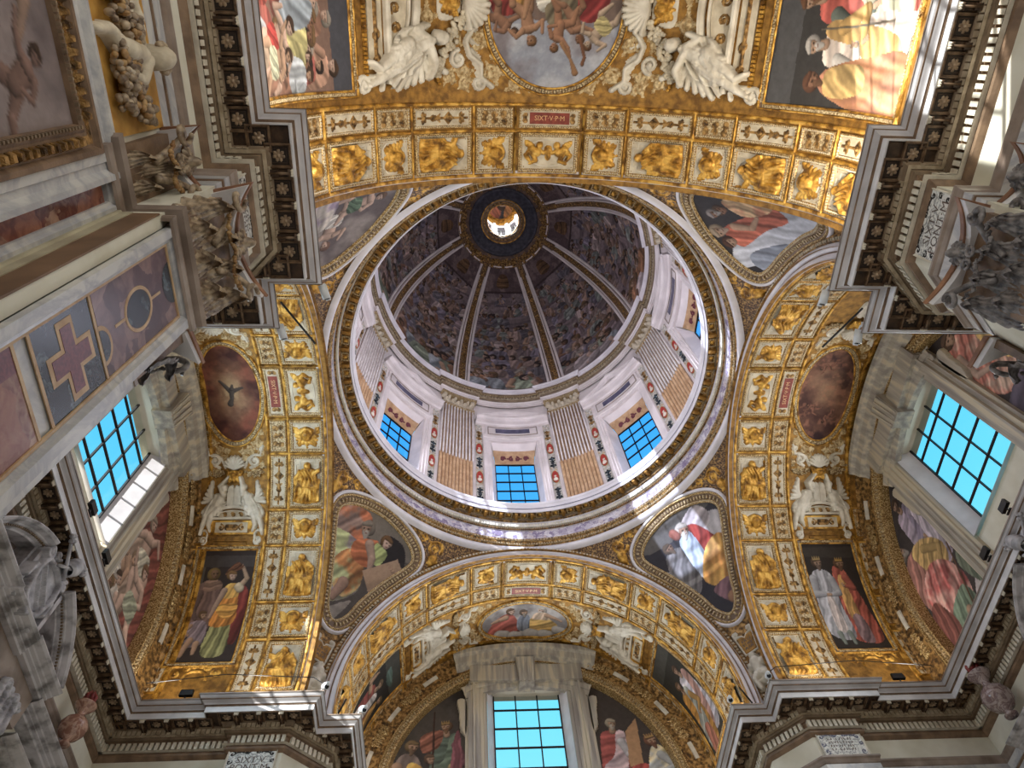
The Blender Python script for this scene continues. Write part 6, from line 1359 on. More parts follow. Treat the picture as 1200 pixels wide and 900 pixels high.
def dome_panel(az, seed):
    c = az * D2; hw0 = lambda tt: (PI / 8) - (.2 + .26 * np.cos(tt)) / (DA * np.cos(tt) + .001)
    M = frameM(dome(np.array([[c, .7, 0]]))[0], (1, 0, 0), (0, 1, 0), (0, 0, 1))
    t = thing('dome_fresco', f'dark crowded dome fresco segment at the {pn[az]} of the dome', 'fresco', M)
    ns, nt = 110, 230; S, TT = np.meshgrid(np.linspace(-1, 1, ns), np.linspace(T0, TP, nt), indexing='ij')
    x = -S * 1.9 * (np.cos(TT) * .75 + .25); y = (TT - T0) / (TP - T0) * 8.6
    P = Paint(x, y, (100, 84, 94), seed, .03); P.px = .03; P.cloud((150, 130, 134), 1.2, .4, .65, 4, .8)
    cols = [(160, 136, 144), (136, 126, 150), (176, 146, 138), (124, 118, 132), (168, 132, 116), (140, 150, 146), (188, 166, 164)]
    for row in range(9):
        y1 = 6.6 - row * .72; k = .62 + .07 * row; P.poly([(-2, y1 - .1), (0, y1 - .02 + .1 * math.sin(row)), (2, y1 - .1), (2, y1 - .5), (-2, y1 - .5)], (132, 114, 120), (0, 2), .15); crowd(P, -1.9, 1.9, y1 - .15, y1 + .15, k * 1.15, 12 - row // 2, seed * 10 + row, cols, .95)
    crowd(P, -1.6, 1.6, .7, 1.2, 1.7, 5, seed + 99, [(206, 140, 96), (150, 160, 172), (188, 172, 176), (160, 176, 150)], 1.0)
    m = np.abs(P.Y0 - 6.95 + .1 * P.X0 ** 2) < .07; P.I[m] = (72, 56, 58); m = P.Y0 > 7.02 - .1 * P.X0 ** 2; P.I[m] = (96, 76, 80); P.cloud((128, 104, 104), 2, .45, .6, 9, 1, m.astype(float))
    P.poly([(-.4, 7.3), (.4, 7.3), (.35, 8.0), (0, 8.2), (-.35, 8.0)], (120, 84, 52), (0, 3), .3)
    col = P.out(.2, .95); fn = lambda Q: dome(Q)
    mb = MB(); A2 = c + S * hw0(TT); mb.add(dome(np.stack([A2.ravel(), TT.ravel(), TT.ravel() * 0 + .012], 1)), gridf(ns, nt), col.reshape(-1, 3)); part('painted_scene', mb, M_FR, t, True)
    tt = np.linspace(T0, TP, 40); e = lambda s_, o: [(c + s_ * (hw0(q) + o / (DA * math.cos(q))), q) for q in tt]
    for s_ in (-1, 1):
        mb = MB(); P_ = []
        for o, h in ((-.02, .01), (-.0, .07), (.1, .07), (.13, .01)): P_.append([(a, q, h) for a, q in e(s_, o)])
        mb.add(dome(np.array(P_).reshape(-1, 3)), gridf(4, 40)); part('white_border', mb, M_PINKW, t)
    mb = MB(); w = hw0(TP); P_ = [[(c + q, TP + o / DB * 1.6, h) for q in np.linspace(-w - .03, w + .03, 10)] for o, h in ((-.02, .01), (0, .07), (.1, .07), (.13, .01))]; mb.add(dome(np.array(P_).reshape(-1, 3)), gridf(4, 10)); part('white_border', mb, M_PINKW, t)
for i, az in enumerate((90, 45, 0, 135, 180, 225, 315, 270)): dome_panel(az, 41 + i)
for k in range(8):
    az = 22.5 + 45 * k; c = az * D2; M = frameM(dome(np.array([[c, .6, 0]]))[0], (1, 0, 0), (0, 1, 0), (0, 0, 1))
    wh = {22.5: 'right and lower right', 67.5: 'bottom and lower right', 112.5: 'bottom and lower left', 157.5: 'left and lower left', 202.5: 'left and upper left', 247.5: 'top and upper left', 292.5: 'top and upper right', 337.5: 'right and upper right'}[az]
    t = thing('dome_rib', f'gilded rib between the {wh} dome segments', 'rib', M)
    tt = np.linspace(0, T1 - .02, 60); P_ = [[(c + sg * (.07 + .12 * math.cos(q)) * w_ / (DA * math.cos(q)), q, h) for q in tt] for sg, w_, h in ((-1, 1.1, 0), (-1, 1, .09), (1, 1, .09), (1, 1.1, 0))]
    mb = MB(); mb.add(dome(np.array(P_).reshape(-1, 3)), gridf(4, 60)); part('rib_bed', mb, M_ARAB, t)
    R_ = Relief(-.17, .17, 0, 8.4, .03); candelabrum(R_, 0, .1, 8.2, .32, 16, k); R_.H *= 1
    g = lambda P, c=c: dome(np.stack([c + P[:, 0] * (.35 + .65 * np.cos(P[:, 1] / 8.4 * T1)) / (DA * np.cos(P[:, 1] / 8.4 * T1)), P[:, 1] / 8.4 * T1, P[:, 2] + .09], 1)); mb = MB(); R_.build(mb, g, 0); part('gilded_ornament', mb, M_GOLDD, t, True)
    for sg in (-1, 1):
        mb = MB(); P_ = [[(c + sg * ((.07 + .12 * math.cos(q)) + o) / (DA * math.cos(q)), q, h) for q in tt[:50]] for o, h in ((.0, .05), (.01, .11), (.07 , .11), (.09, .0))]; mb.add(dome(np.array(P_).reshape(-1, 3)), gridf(4, 50)); part('white_fillet', mb, M_PINKW, t)
# collar and lantern
t = thing('lantern_collar', 'dark round collar with gilded foliage round the lantern opening', 'collar', T(0, 0, 42.8))
mb = MB(); lathe(mb, [(2.75, 42.0), (2.1, 42.62)], 64); part('dark_ground', mb, M_ARAB, t)
R_ = Relief(0, 15.2, 0, .8, .035)
for i in range(24): x = .32 + .633 * i; R_.scroll(x, .36, .24, .05, 1.4, 90 * (i % 2), (-1) ** i); R_.leaf(x + .3, .1, .5, .16, 90)
g = lambda P: np.stack([(2.72 - P[:, 1] * .78 - P[:, 2] * .5) * np.cos(P[:, 0] / 2.42), (2.72 - P[:, 1] * .78 - P[:, 2] * .5) * np.sin(P[:, 0] / 2.42), 42.02 + P[:, 1] * .74 - P[:, 2]], 1); mb = MB(); R_.build(mb, g, .0); part('gilded_foliage', mb, M_GOLDD, t, True)
mb = MB(); lathe(mb, [(2.12, 42.55), (2.1, 42.48), (2.0, 42.46), (1.9, 42.5), (1.85, 42.56), (1.6, 42.6), (1.42, 42.7), (1.36, 42.78)], 64); part('blue_grey_ring', mb, noisy('slate_ring', L(40, 40, 50), L(70, 68, 78), 5, .6), t, True)
mb = MB(); lathe(mb, [(1.38, 42.78), (1.36, 42.74), (1.32, 42.74), (1.3, 42.8)], 64); lathe(mb, [(1.02, 43.1), (1.0, 43.06), (.96, 43.08), (.955, 43.25)], 64); part('gilt_fillet', mb, M_GOLD, t, True)
mb = MB(); lathe(mb, [(1.3, 42.8), (1.02, 43.08)], 64); part('coffered_ring', mb, M_BROWN, t, True)
mb = MB(); beads(mb, circ(1.17, 48), 0, .3, .14, .12, 42.9, 42.96); part('ring_rosettes', mb, M_GOLDD, t)
t = thing('lantern', 'bright white lantern with small windows above the dome opening', 'lantern', T(0, 0, 45))
mb = MB(); A_ = 16
for k in range(8):
    c = k * PI / 4
    for a0, a1, z0, z1 in ((c + .24, c + PI / 4 - .24, 43.2, 46.9), (c - .24, c + .24, 43.2, 44.0), (c - .24, c + .24, 46.2, 46.9)): cyl(mb, a0, a1, z0, z1, 1.12, 4)
part('lantern_wall', mb, M_WHITE, t)
for k in range(8):
    mb = MB(); c = k * PI / 4 + PI / 8; box(mb, (1.02, -.09, 43.3), (1.14, .09, 46.8), mapM(RZ(math.degrees(c)))); part('pilaster', mb, M_WHITE, t)
    mb = MB(); f = lambda P, k=k: mapM(RZ(k * 45))(P); [box(mb, (1.3, y - .02, 44), (1.34, y + .02, 46.2), f) for y in (-.28, 0, .28)]; [box(mb, (1.3, -.3, z - .02), (1.34, .3, z + .02), f) for z in (44.6, 45.2, 45.8)]; part('window_frame', mb, M_BLACK, t)
mb = MB(); lathe(mb, [(1.12, 46.8), (.98, 46.9), (.96, 47.2), (.84, 47.3), (.84, 47.55), (1.0, 47.6)], 40); part('gilt_cornice', mb, M_GOLD, t, True)
mb = MB(); X, Y = pgrid(-1.15, 1.15, -1.15, 1.15, .04); P = Paint(X, Y, (54, 58, 66), 61); P.poly([(-1, -.3), (.2, .1), (.6, -.8), (-.6, -1)], (176, 84, 62), (30, 3), .3); P.poly([(-.9, .9), (-.1, 1), (.1, .3), (-.8, .2)], (186, 100, 72), (60, 3), .3); P.head(.2, .1, .3); P.poly([(.3, .9), (1, .6), (.9, -.2), (.5, .1)], (200, 130, 70), (40, 3), .3)
painting(mb, X, Y, np.hypot(X, Y) < 1.14, lambda Q: np.stack([Q[:, 0], Q[:, 1], 47.6 + .9 * np.sqrt(np.maximum(0, 1.3 - Q[:, 0] ** 2 - Q[:, 1] ** 2))], 1), P.out()); part('painted_cap', mb, M_FR, t, True)
# ================================================================= the great entablature under the vaults
seg_defs = {}
def unit(a, b):
    d = np.array(b, float) - np.array(a, float); d /= np.linalg.norm(d); return np.array([-d[1], d[0]])
def entab(name_label, bed, lip, e0, e1, tag):
    """bed: chamfered wall path, lip: notched path; e0/e1: normals of the runs it meets"""
    c = np.mean(np.array(lip), 0)
    t = thing('entablature', name_label, 'entablature', T(c[0], c[1], 11.5))
    k = dict(closed=False, e0=e0, e1=e1)
    mb = MB(); mould(mb, lip, [(0, 12.26), (.85, 12.26), (.85, 12.225)], **k); part('top_fillet', mb, M_TAUPE, t)
    mb = MB(); mould(mb, lip, [(.84, 12.225), (.82, 12.2), (.81, 12.17), (.785, 12.145)], **k); mould(mb, lip, [(.775, 12.13), (.75, 12.11), (.72, 12.09), (.7, 12.07), (.69, 12.045)], **k); part('cyma', mb, M_CY, t)
    mb = MB(); mould(mb, lip, [(.79, 12.15), (.79, 12.135), (.77, 12.125)], **k); part('brown_line', mb, M_BROWN, t)
    mb = MB(); mould(mb, lip, [(.69, 12.045), (.665, 12.04), (.665, 12.02), (.65, 12.02)], **k); part('brown_fillet', mb, M_BROWN, t)
    mb = MB(); mould(mb, lip, [(.65, 12.03), (.65, 11.87), (.62, 11.87)], **k); part('corona', mb, M_CORO, t)
    mb = MB(); mould(mb, lip, [(.625, 11.86), (.6, 11.9), (.0, 11.9)], **k); part('soffit', mb, M_SOFFIT, t)
    mb = MB(); mould(mb, bed, [(.3, 11.9), (.3, 11.86), (.27, 11.84), (.24, 11.78), (.19, 11.74), (.17, 11.7), (.17, 11.67), (.12, 11.66)], **k); part('ovolo', mb, M_BED, t)
    mb = MB(); beads(mb, bed, .235, .115, .08, .085, 11.72, 11.85, closed=False, taper=-.1); part('egg_moulding', mb, M_BEDL, t)
    mb = MB(); mould(mb, bed, [(.12, 11.66), (.12, 11.6), (.07, 11.59), (.07, 11.36), (.1, 11.35), (.09, 11.3), (.05, 11.26), (.0, 11.22)], **k); part('bed_moulding', mb, M_BROWN, t)  # browner backing puts the shade of the dentil gaps into the colour
    mb = MB(); beads(mb, bed, .12, .13, .11, .08, 11.4, 11.59, closed=False, taper=0); part('dentil_moulding', mb, M_DENT, t)
    mb = MB(); mould(mb, bed, [(.006, 11.23), (.006, 10.66)], **k); part('frieze', mb, M_PLASTER, t)
    mb = MB(); mould(mb, bed, [(.0, 10.68), (.12, 10.66), (.12, 10.62), (.09, 10.58), (.07, 10.5), (.05, 10.48)], **k); part('architrave_moulding', mb, M_TAUPE, t)
    mb = MB(); mould(mb, bed, [(.05, 10.49), (.05, 10.28), (.03, 10.27)], **k); part('upper_fascia', mb, M_MARBLE, t)
    mb = MB(); mould(mb, bed, [(.032, 10.28), (.045, 10.26), (.045, 10.23), (.02, 10.22)], **k); part('brown_bead', mb, M_BROWN, t)
    mb = MB(); mould(mb, bed, [(.022, 10.23), (.02, 10.0), (0, 9.99)], **k); part('lower_fascia', mb, M_MARBLE, t)
    # brackets and rosettes under the soffit
    lip = [np.array(q, float) for q in lip]; cnt = 0
    m = miter(np.array(lip), False, e0, e1)
    for i in range(len(lip) - 1):
        a = lip[i] + m[i] * .42; b = lip[i + 1] + m[i + 1] * .42; d = b - a; L_ = np.linalg.norm(d)
        if L_ < .3: continue
        d /= L_; nrm = np.array([-d[1], d[0]]); n = max(1, int(round(L_ / .53)))
        if L_ < 1.2: n = max(1, int(round(L_ / .53)))
        for j in range(n):
            p = a + d * L_ * (j + .5) / n; q = a + d * L_ * j / n
            if j > 0 or n == 1 and L_ > .6: tag.append((q, d, nrm, t, 'm'))
            tag.append((p, d, nrm, t, 'r'))
    return t
M_CY = noisy('grey_white_cyma', L(176, 172, 174), L(206, 202, 204), 1.5, .35); M_CORO = noisy('white_corona', L(206, 204, 206), L(236, 234, 236), 2, .35)
tags = []
def cut(p, q, key): return p
jobs = []
for q, nm in (('north_west', 'upper left'), ('north_east', 'upper right'), ('south_east', 'lower right'), ('south_west', 'lower left')):
    bed = pier_path(q); lip = pier_path(q, True)
    # normals of the end-wall runs it meets
    sx, sy = Q[q]
    ex = np.array([-sx, 0.]); ey = np.array([0., -sy])
    e0, e1 = (ex, ey) if sx * sy > 0 else (ey, ex)
    jobs.append((f'marble entablature with brackets and rosettes round the {nm} pier', bed, lip, e0, e1))
    # keep only what stands near the photograph's field for the long north walls
def clip_north(p):
    p = [np.array(a, float) for a in p]
    for i in (0, -1):
        if p[i][1] < -12.5: p[i] = np.array([p[i][0], -12.5])
    return p
for lab, bed, lip, e0, e1 in jobs:
    if 'upper' in lab:
        bed, lip = clip_north(bed), clip_north(lip)
        if e0[1] != 0 and bed[0][1] < -12: e0 = None
        if e1[1] != 0 and bed[-1][1] < -12: e1 = None
    entab(lab, bed, lip, e0, e1, tags)
for arm, wd in (('west', 'left-hand'), ('east', 'right-hand')):
    sx = -1 if arm == 'west' else 1; X_ = END[arm] * sx
    p = [(X_, -W_WE), (X_, W_WE)]
    if sx < 0: p = p[::-1]
    # left of the walk must face the room
    e = unit(*p)
    p0n = np.array([0., 1.]) if p[0][1] < 0 else np.array([0., -1.])
    entab(f'marble entablature below the {wd} window', p, p, p0n, -p0n, tags)
# shared bracket and rosette
def br_proto():
    f = lambda P: P
    mb = MB(); box(mb, (-.065, -.22, -.025), (.065, .2, .0)); box(mb, (-.05, -.22, -.11), (.05, -.02, -.02)); box(mb, (-.05, -.04, -.075), (.05, .17, -.02), ident, .01)
    b2 = MB(); tube(b2, [(-.058, .15, -.065), (.058, .15, -.065)], .028, 10); tube(b2, [(-.058, -.17, -.09), (.058, -.17, -.09)], .035, 10); box(b2, (-.018, -.15, -.115), (.018, .15, -.07), ident)
    b3 = MB(); [ball(b3, (x, .19, -.06), (.025, .02, .045), 6, 4) for x in (-.035, 0, .035)]; box(b3, (-.07, .185, -.035), (.07, .21, 0))
    mk = lambda n, m_, mt, s=False: (bpy.data.objects.new(n, m_.mesh(n, mt, s)))
    return mb, b2, b3
M_ROSEL = noisy('light_rosette', L(120, 98, 76), L(176, 152, 124), 8, .45, .1)
_m1, _m2, _m3 = br_proto()
me1, me2, me3 = _m1.mesh('bracket', M_SOFFIT, False), _m2.mesh('bracket_scroll', M_ROSE, True), _m3.mesh('bracket_tip', M_DENT, True)
r1 = MB(); fr_ = lambda P: P * np.array([1, 1, -1]); mould(r1, rect(-.195, -.21, .195, .21), [(0, -.0), (0, .045), (.025, .05), (.03, .03), (.045, .03), (.05, .0)], fr_)
r2 = MB(); rosette(r2, (0, 0), .105, fr_, 7, .05); R_ = None
r2b = MB(); mould(r2b, rect(-.12, -.13, .12, .13), [(-.0, 0), (0, .012), (.012, .012), (.012, 0)], fr_)
me4, me5, me6 = r1.mesh('coffer_frame', M_ROSE, False), r2.mesh('rosette', M_ROSEL, True), r2b.mesh('inner_fillet', M_SOFFIT, False)
me7 = MB(); box(me7, (-.14, -.155, -.004), (.14, .155, 0)); me7 = me7.mesh('dark_ground', plain('shaded_coffer_ground', L(38, 28, 22), .6), False)  # dark sheet stands in for the shade of a recess not modelled
cntm = {}
for p, d, nrm, t, kd in tags:
    M = frameM((p[0], p[1], 11.895), (d[0], d[1], 0), (nrm[0], nrm[1], 0), (0, 0, 1))
    # brackets are parts of their entablature
    Lc = WM[t.name].inverted() @ M
    n_ = cntm.get((t.name, kd), 0); cntm[(t.name, kd)] = n_ + 1
    if n_ >= 95: continue
    if kd == 'm':
        o = bpy.data.objects.new('bracket', me1); C.objects.link(o); o.parent = t; o.matrix_local = Lc
        for nm, me in (('scroll', me2), ('leaf_tip', me3)):
            c = bpy.data.objects.new(nm, me); C.objects.link(c); c.parent = o
    else:
        o = bpy.data.objects.new('soffit_coffer', me4); C.objects.link(o); o.parent = t; o.matrix_local = Lc
        for nm, me in (('rosette', me5), ('inner_fillet', me6), ('dark_ground', me7)):
            c = bpy.data.objects.new(nm, me); C.objects.link(c); c.parent = o
# corner coffers on the chamfered piers: five-sided
# ================================================================= plaques on the frieze
M_PLQ = veined('white_plaque', L(226, 224, 218), L(120, 120, 120), 6, .4, .05)
def plaque(M, label, txt, mat=M_DARK):
    t = thing('inscription_plaque', label, 'plaque', M); f = mapM(M)
    mb = MB(); box(mb, (-.56, -.3, 0), (.56, .3, .03), f); part('plaque_slab', mb, M_PLQ, t)
    mb = MB(); mould(mb, rect(-.56, -.3, .56, .3), [(-.01, .03), (0, .05), (.03, .03)], f); part('plaque_border', mb, M_STUCCO, t)
    if txt: text_part(txt, .23, lambda P: f(P * np.array([1, 1, 1]) + np.array([0, -.06, .034])), M_LETB if mat is M_DARK else mat, t, line=.82)
    else:
        R2 = Relief(-.35, .35, -.2, .2, .012)
        for j in range(4):
            for k in range(9): R2.cap(-.3 + .07 * k, .12 - .09 * j, .007, -.3 + .07 * k + .02 * ((k * 2 + j) % 3 - 1), .16 - .09 * j, .007)
        mb = MB(); R2.build(mb, f, .03, scale=.4); part('worn_marks', mb, M_LETB, t)
    R_ = Relief(-.55, .55, -.29, .29, .014)
    for sd in (-1, 1):
        for x, y, rr, q_, dr in ((.46, .2, .07, 90, 1), (.46, -.2, .07, -90, -1), (.12, .24, .05, 0, 1), (.3, .25, .04, 90, -1), (.48, 0, .06, 0, 1)): R_.scroll(sd * x, y, rr, .0105, .95, q_, sd * dr)
        R_.chain([(sd * .15, .22), (sd * .28, .26), (sd * .4, .22)], .0105)
    mb = MB(); R_.build(mb, f, .03, scale=.5); part('black_flourish', mb, mat, t, True); return t
def wallM(p, nrm):     # x to the right for somebody facing the wall
    n = Vector((nrm[0], nrm[1], 0)); x = Vector((0, 0, 1)).cross(n); return frameM(p, tuple(x), (0, 0, 1), tuple(n))
zc = 11.0
plaque(wallM((PF - .01, -7.08, zc), (-1, 0)), 'white SIXT V PONT M plaque on the upper right pier frieze', 'SIXT·V\nPONT·M')
plaque(wallM((-7.08, PF - .01, zc), (0, -1)), 'white SIXT V PONT M plaque on the lower left pier frieze', 'SIXT·V\nPONT·M')
plaque(wallM((7.05, PF - .01, zc), (0, -1)), 'pale scroll-bordered inscription plaque on the lower right pier frieze', '', M_BLUEG)
plaque(wallM((-PF + .01, -7.08, zc), (1, 0)), 'white flourished plaque on the upper left pier frieze', '')
# ================================================================= cameras, floodlights, rods
def cam_proto():
    t = thing('security_camera', 'c', 'camera', Matrix.Identity(4))
    mb = MB(); tube(mb, [(0, 0, .0), (0, .26, -.02)], .075, 16); tube(mb, [(0, -.02, .05), (0, .3, .05)], .05, 8); part('housing', mb, M_CAMW, t, True)
    mb = MB(); tube(mb, [(0, .262, -.02), (0, .275, -.021)], .055, 14); part('lens', mb, M_LENS, t, True)
    mb = MB(); tube(mb, [(0, 0, 0), (0, -.08, -.03), (0, -.1, -.12)], .022, 8); box(mb, (-.05, -.15, -.15), (.05, -.05, -.12)); part('mount', mb, M_CAMW, t, True); return t
cp = cam_proto()
lipc = 4.73
CAMS = [((-lipc - .02, -5.50, 12.4), (.35, 1, -.25), 'security camera on the upper left pier corner, nearer the dome'), ((-5.60, -lipc + .02, 12.4), (.3, 1, -.3), 'security camera on the upper left pier corner, nearer the left vault'),
        ((lipc + .02, -5.50, 12.4), (-.3, 1, -.35), 'security camera on the upper right pier corner, nearer the dome'), ((5.60, -lipc + .02, 12.4), (-.15, 1, -.45), 'security camera on the upper right pier corner, nearer the right vault'),
        ((-5.60, lipc + .05, 12.42), (.5, -.8, -.6), 'security camera on the lower left pier corner, upper one'), ((-lipc - .02, 5.62, 12.42), (.5, -.8, -.6), 'security camera on the lower left pier corner, lower one'),
        ((5.60, lipc + .05, 12.42), (-.3, -.9, -.6), 'security camera on the lower right pier corner, upper one'), ((lipc + .02, 5.62, 12.42), (-.3, -.9, -.6), 'security camera on the lower right pier corner, lower one')]
for p, d, lab in CAMS:
    y = Vector(d).normalized(); x = y.cross(Vector((0, 0, 1))).normalized(); z = x.cross(y)
    place(cp, frameM(p, tuple(x), tuple(y), tuple(z)), lab, 'security cameras on the cornice corners')
def flood_proto():
    t = thing('floodlight', 'f', 'lamp', Matrix.Identity(4)); mb = MB(); box(mb, (-.16, -.04, .03), (.16, .05, .2), ident, .01); part('lamp_housing', mb, M_BLACK, t)
    mb = MB(); tube(mb, [(0, 0, .04), (0, 0, -.08)], .02, 6); box(mb, (-.1, -.05, -.1), (.1, .05, -.08)); part('bracket', mb, M_BLACK, t); return t
fp = flood_proto()
FL = [((-8.95, 4.98, 12.37), (0, -1), 'black floodlight on the cornice under the woman in yellow fresco'), ((9.15, 4.98, 12.37), (0, -1), 'black floodlight on the cornice under the two kings fresco'),
      ((-9.99, .8, 12.45), (1, 0), 'lower black floodlight on the left window cornice'), ((-9.99, -.5, 12.45), (1, 0), 'upper black floodlight on the left window cornice'),
      ((10.24, 1.0, 12.45), (-1, 0), 'lower black floodlight on the right window cornice'), ((10.24, -.35, 12.45), (-1, 0), 'upper black floodlight on the right window cornice')]
for p, n, lab in FL: 
    place(fp, wallM(p, n) @ Matrix(((1, 0, 0, 0), (0, 0, 1, 0), (0, 1, 0, 0), (0, 0, 0, 1))) if False else frameM(p, (n[1], -n[0], 0), (n[0], n[1], 0), (0, 0, 1)), lab, 'floodlights on the cornice')
for (x, y, dx, dy), lab in (((-5.5, -5.2, .5, .9), 'upper left'), ((5.5, -5.2, -.5, .9), 'upper right'), ((-5.3, 5.6, .25, -.4), 'lower left'), ((5.3, 5.6, -.45, -.5), 'lower right')):
    mb = MB(); k = 1 if 'upper' in lab else .8; tube(mb, [(x, y, 12.3), (x + dx * k, y + dy * k, 12.3 + .2 * k)], .022, 6); single('iron_rod', mb, M_BLACK, f'thin black rod sticking out over the {lab} pier corner', 'rod', T(x, y, 12.3))
mb = MB(); tube(mb, [(-10.0, 4.9, 12.75), (-8, 4.6, 12.7), (-5.9, 4.75, 12.68), (-5.6, 4.8, 12.5)], .012, 5); single('cable', mb, M_BLACK, 'thin black cable along the lower left cornice', 'cable', T(-8, 4.7, 12.7))
mb = MB(); tube(mb, [(10.2, 4.9, 12.75), (8, 4.6, 12.7), (5.9, 4.75, 12.68), (5.6, 4.8, 12.5)], .012, 5); single('cable', mb, M_BLACK, 'thin black cable along the lower right cornice', 'cable', T(8, 4.7, 12.7))
# ================================================================= pilasters with marble inlay and Corinthian capitals
def acanthus(mb, x, z0, h, w, f, out=.16, curl=.12, n=22, m=14, base=.05):
    """a broad curling leaf standing on the capital's bell"""
    P = []
    for i in range(n + 1):
        t = i / n; wid = w * (.55 + .75 * math.sin(PI * min(1, t * .9 + .08))) * (1 - .55 * t ** 3) * (1 + .3 * abs(math.sin(t * 4.5 * PI)) - .15) * .5
        if t < .72: z = z0 + h * t / .72 * .92; d = base + out * (t / .72) ** 2.2
        else: a = (t - .72) / .28 * PI * .95; z = z0 + h * .92 + curl * .55 * math.sin(a) - curl * .25 * (1 - math.cos(a)); d = base + out + curl * .5 * (1 - math.cos(a))
        for j in range(m + 1):
            s = -1 + 2 * j / m; P.append((x + wid * s, z - abs(s) * .05 * h, d - .07 * s * s + .03 * math.cos(s * PI * 5.0 + t * 2 * abs(s)) * (1 - .4 * t) + .02 * math.cos(t * 9 * PI) * abs(s)))
    mb.add(f(np.array(P)), gridf(n + 1, m + 1))
def capital(f, hw, z0, h, parent, mats, full=True):
    """f maps (x, z, outwards) to space"""
    s = h / 1.75
    mb = MB(); box(mb, (-hw - .02, z0 - .12, 0), (hw + .02, z0 - .04, .1), f, 0, 2); pr = arc(0, 0, .05, .05, -90, 90, 7); P = np.array([[(x, z0 + q[1] * .8, .06 + q[0]) for q in pr] for x in (-hw - .02, hw + .02)]).reshape(-1, 3); mb.add(f(P), gridf(2, 7)); part('astragal', mb, M_TAUPE, parent)
    mb = MB(); P = np.array([(-hw, z0, 0), (hw, z0, 0), (hw * 1.05, z0 + h * .9, 0), (-hw * 1.05, z0 + h * .9, 0), (-hw, z0, .06), (hw, z0, .06), (hw * 1.05, z0 + h * .9, .14), (-hw * 1.05, z0 + h * .9, .14)]); mb.add(f(P), BOXF); part('bell', mb, M_BROWN, parent)
    for k in range(3 if full else 2):
        x = (-hw * .68, 0, hw * .68)[k] if full else (-hw * .5, hw * .5)[k]; mb = MB(); acanthus(mb, x, z0 + .02, .6 * s, hw * .6, f, .12, .2); part('acanthus_leaf', mb, mats[0], parent, True)
    for k in range(4 if full else 1):
        x = (-hw * 1.0, -hw * .34, hw * .34, hw * 1.0)[k] if full else 0; mb = MB(); acanthus(mb, x, z0 + .25 * s, .82 * s, hw * .5, f, .2, .24); part('acanthus_leaf', mb, mats[0], parent, True)
    for sd in (-1, 1):
        mb = MB(); pts = [(sd * hw * .3, z0 + .8 * s, .2), (sd * hw * .55, z0 + 1.15 * s, .26), (sd * hw * .95, z0 + 1.42 * s, .36)]
        a = np.linspace(0, 2.6 * PI, 22); r = .15 * s * (1 - a / (2.6 * PI) * .8)
        for q, rr in zip(a, r): pts.append((sd * (hw * 1.0 + rr * math.sin(q) - .0), z0 + 1.42 * s - .15 * s + rr * math.cos(q), .38 + .02 * q))
        tube(mb, pts, np.linspace(.05, .03, len(pts)), 7, f); part('volute', mb, mats[0], parent, True)
        mb = MB(); pts = [(sd * hw * .2, z0 + .85 * s, .2), (sd * hw * .28, z0 + 1.15 * s, .26), (sd * hw * .12, z0 + 1.38 * s, .3)]
        for q in np.linspace(0, 2 * PI, 12): pts.append((sd * (hw * .16 + .07 * math.cos(q)), z0 + 1.36 * s + .07 * math.sin(q), .31))
        tube(mb, pts, .028, 6, f); part('caulicole', mb, mats[0], parent, True)
    # abacus with hollowed sides
    za, zb = z0 + h - .2 * s, z0 + h; n = 12; xs = np.linspace(-hw * 1.32, hw * 1.32, n + 1); dd = lambda x: .2 + .3 * (abs(x) / (hw * 1.32)) ** 2
    for nm, (q0, q1, e, mt) in {'abacus': (za, zb - .07 * s, 0, M_CORO), 'abacus_rim': (zb - .09 * s, zb, .04, M_TERRA)}.items():
        P = []; bx = hw * 1.12 + e
        for x in xs: xe = x * (1 + e * .8); d = dd(x) + e; xb = max(-bx, min(bx, x)); P += [(xb, q0, 0), (xe, q0, d), (xe, q1, d), (xb, q1, 0)]
        mb = MB(); mb.add(f(np.array(P)), gridf(n + 1, 4, cv=True)); mb.add(f(np.array(P[:4])), [[0, 1, 2, 3]]); mb.add(f(np.array(P[-4:])), [[0, 1, 2, 3]]); part(nm, mb, mt, parent)
    mb = MB(); g = lambda P: f(np.stack([P[:, 0], z0 + h - .12 * s + P[:, 1], .3 + P[:, 2]], 1)); R_ = Relief(-.2, .2, -.2, .2, .016)
    for k in range(12): a = k * PI / 6; R_.cap(.05 * math.cos(a), .05 * math.sin(a), .03, .16 * math.cos(a), .16 * math.sin(a), .025, 0)
    R_.cap(0, 0, .07, .001, 0, .07, .04); R_.build(mb, g, 0, scale=1.8); part('abacus_flower', mb, mats[0], parent, True)
    mb = MB(); r = random.Random(4)
    for k in range(44): x = -hw * .9 + 1.8 * hw * k / 43; ball(mb, (x, z0 + 1.12 * s - .16 * math.sin(PI * ((k / 43) * 2 % 1)) + r.uniform(-.03, .03), .36), r.uniform(.022, .036), 6, 4, f)
    part('garland', mb, mats[2], parent, True)
M_TERRA = noisy('reddish_abacus_rim', L(120, 82, 60), L(164, 120, 92), 4, .5); M_CAPW = noisy('warm_capital_stone', L(104, 84, 66), L(190, 170, 142), 9, .45, bump=.3, bscale=25); M_CAPC = noisy('cool_capital_stone', L(70, 66, 68), L(150, 144, 142), 9, .45, bump=.3, bscale=25); M_CAPG = noisy('ochre_garland', L(140, 100, 56), L(190, 156, 106), 8, .5)
Z0 = 8.33
def wall_fn(p, n):     # p on the wall plane, n outwards; x to the viewer's right
    A = np.array(wallM((p[0], p[1], 0), n)); return lambda P: np.asarray(P) @ A[:3, :3].T + A[:3, 3]
def tidy(P): return P
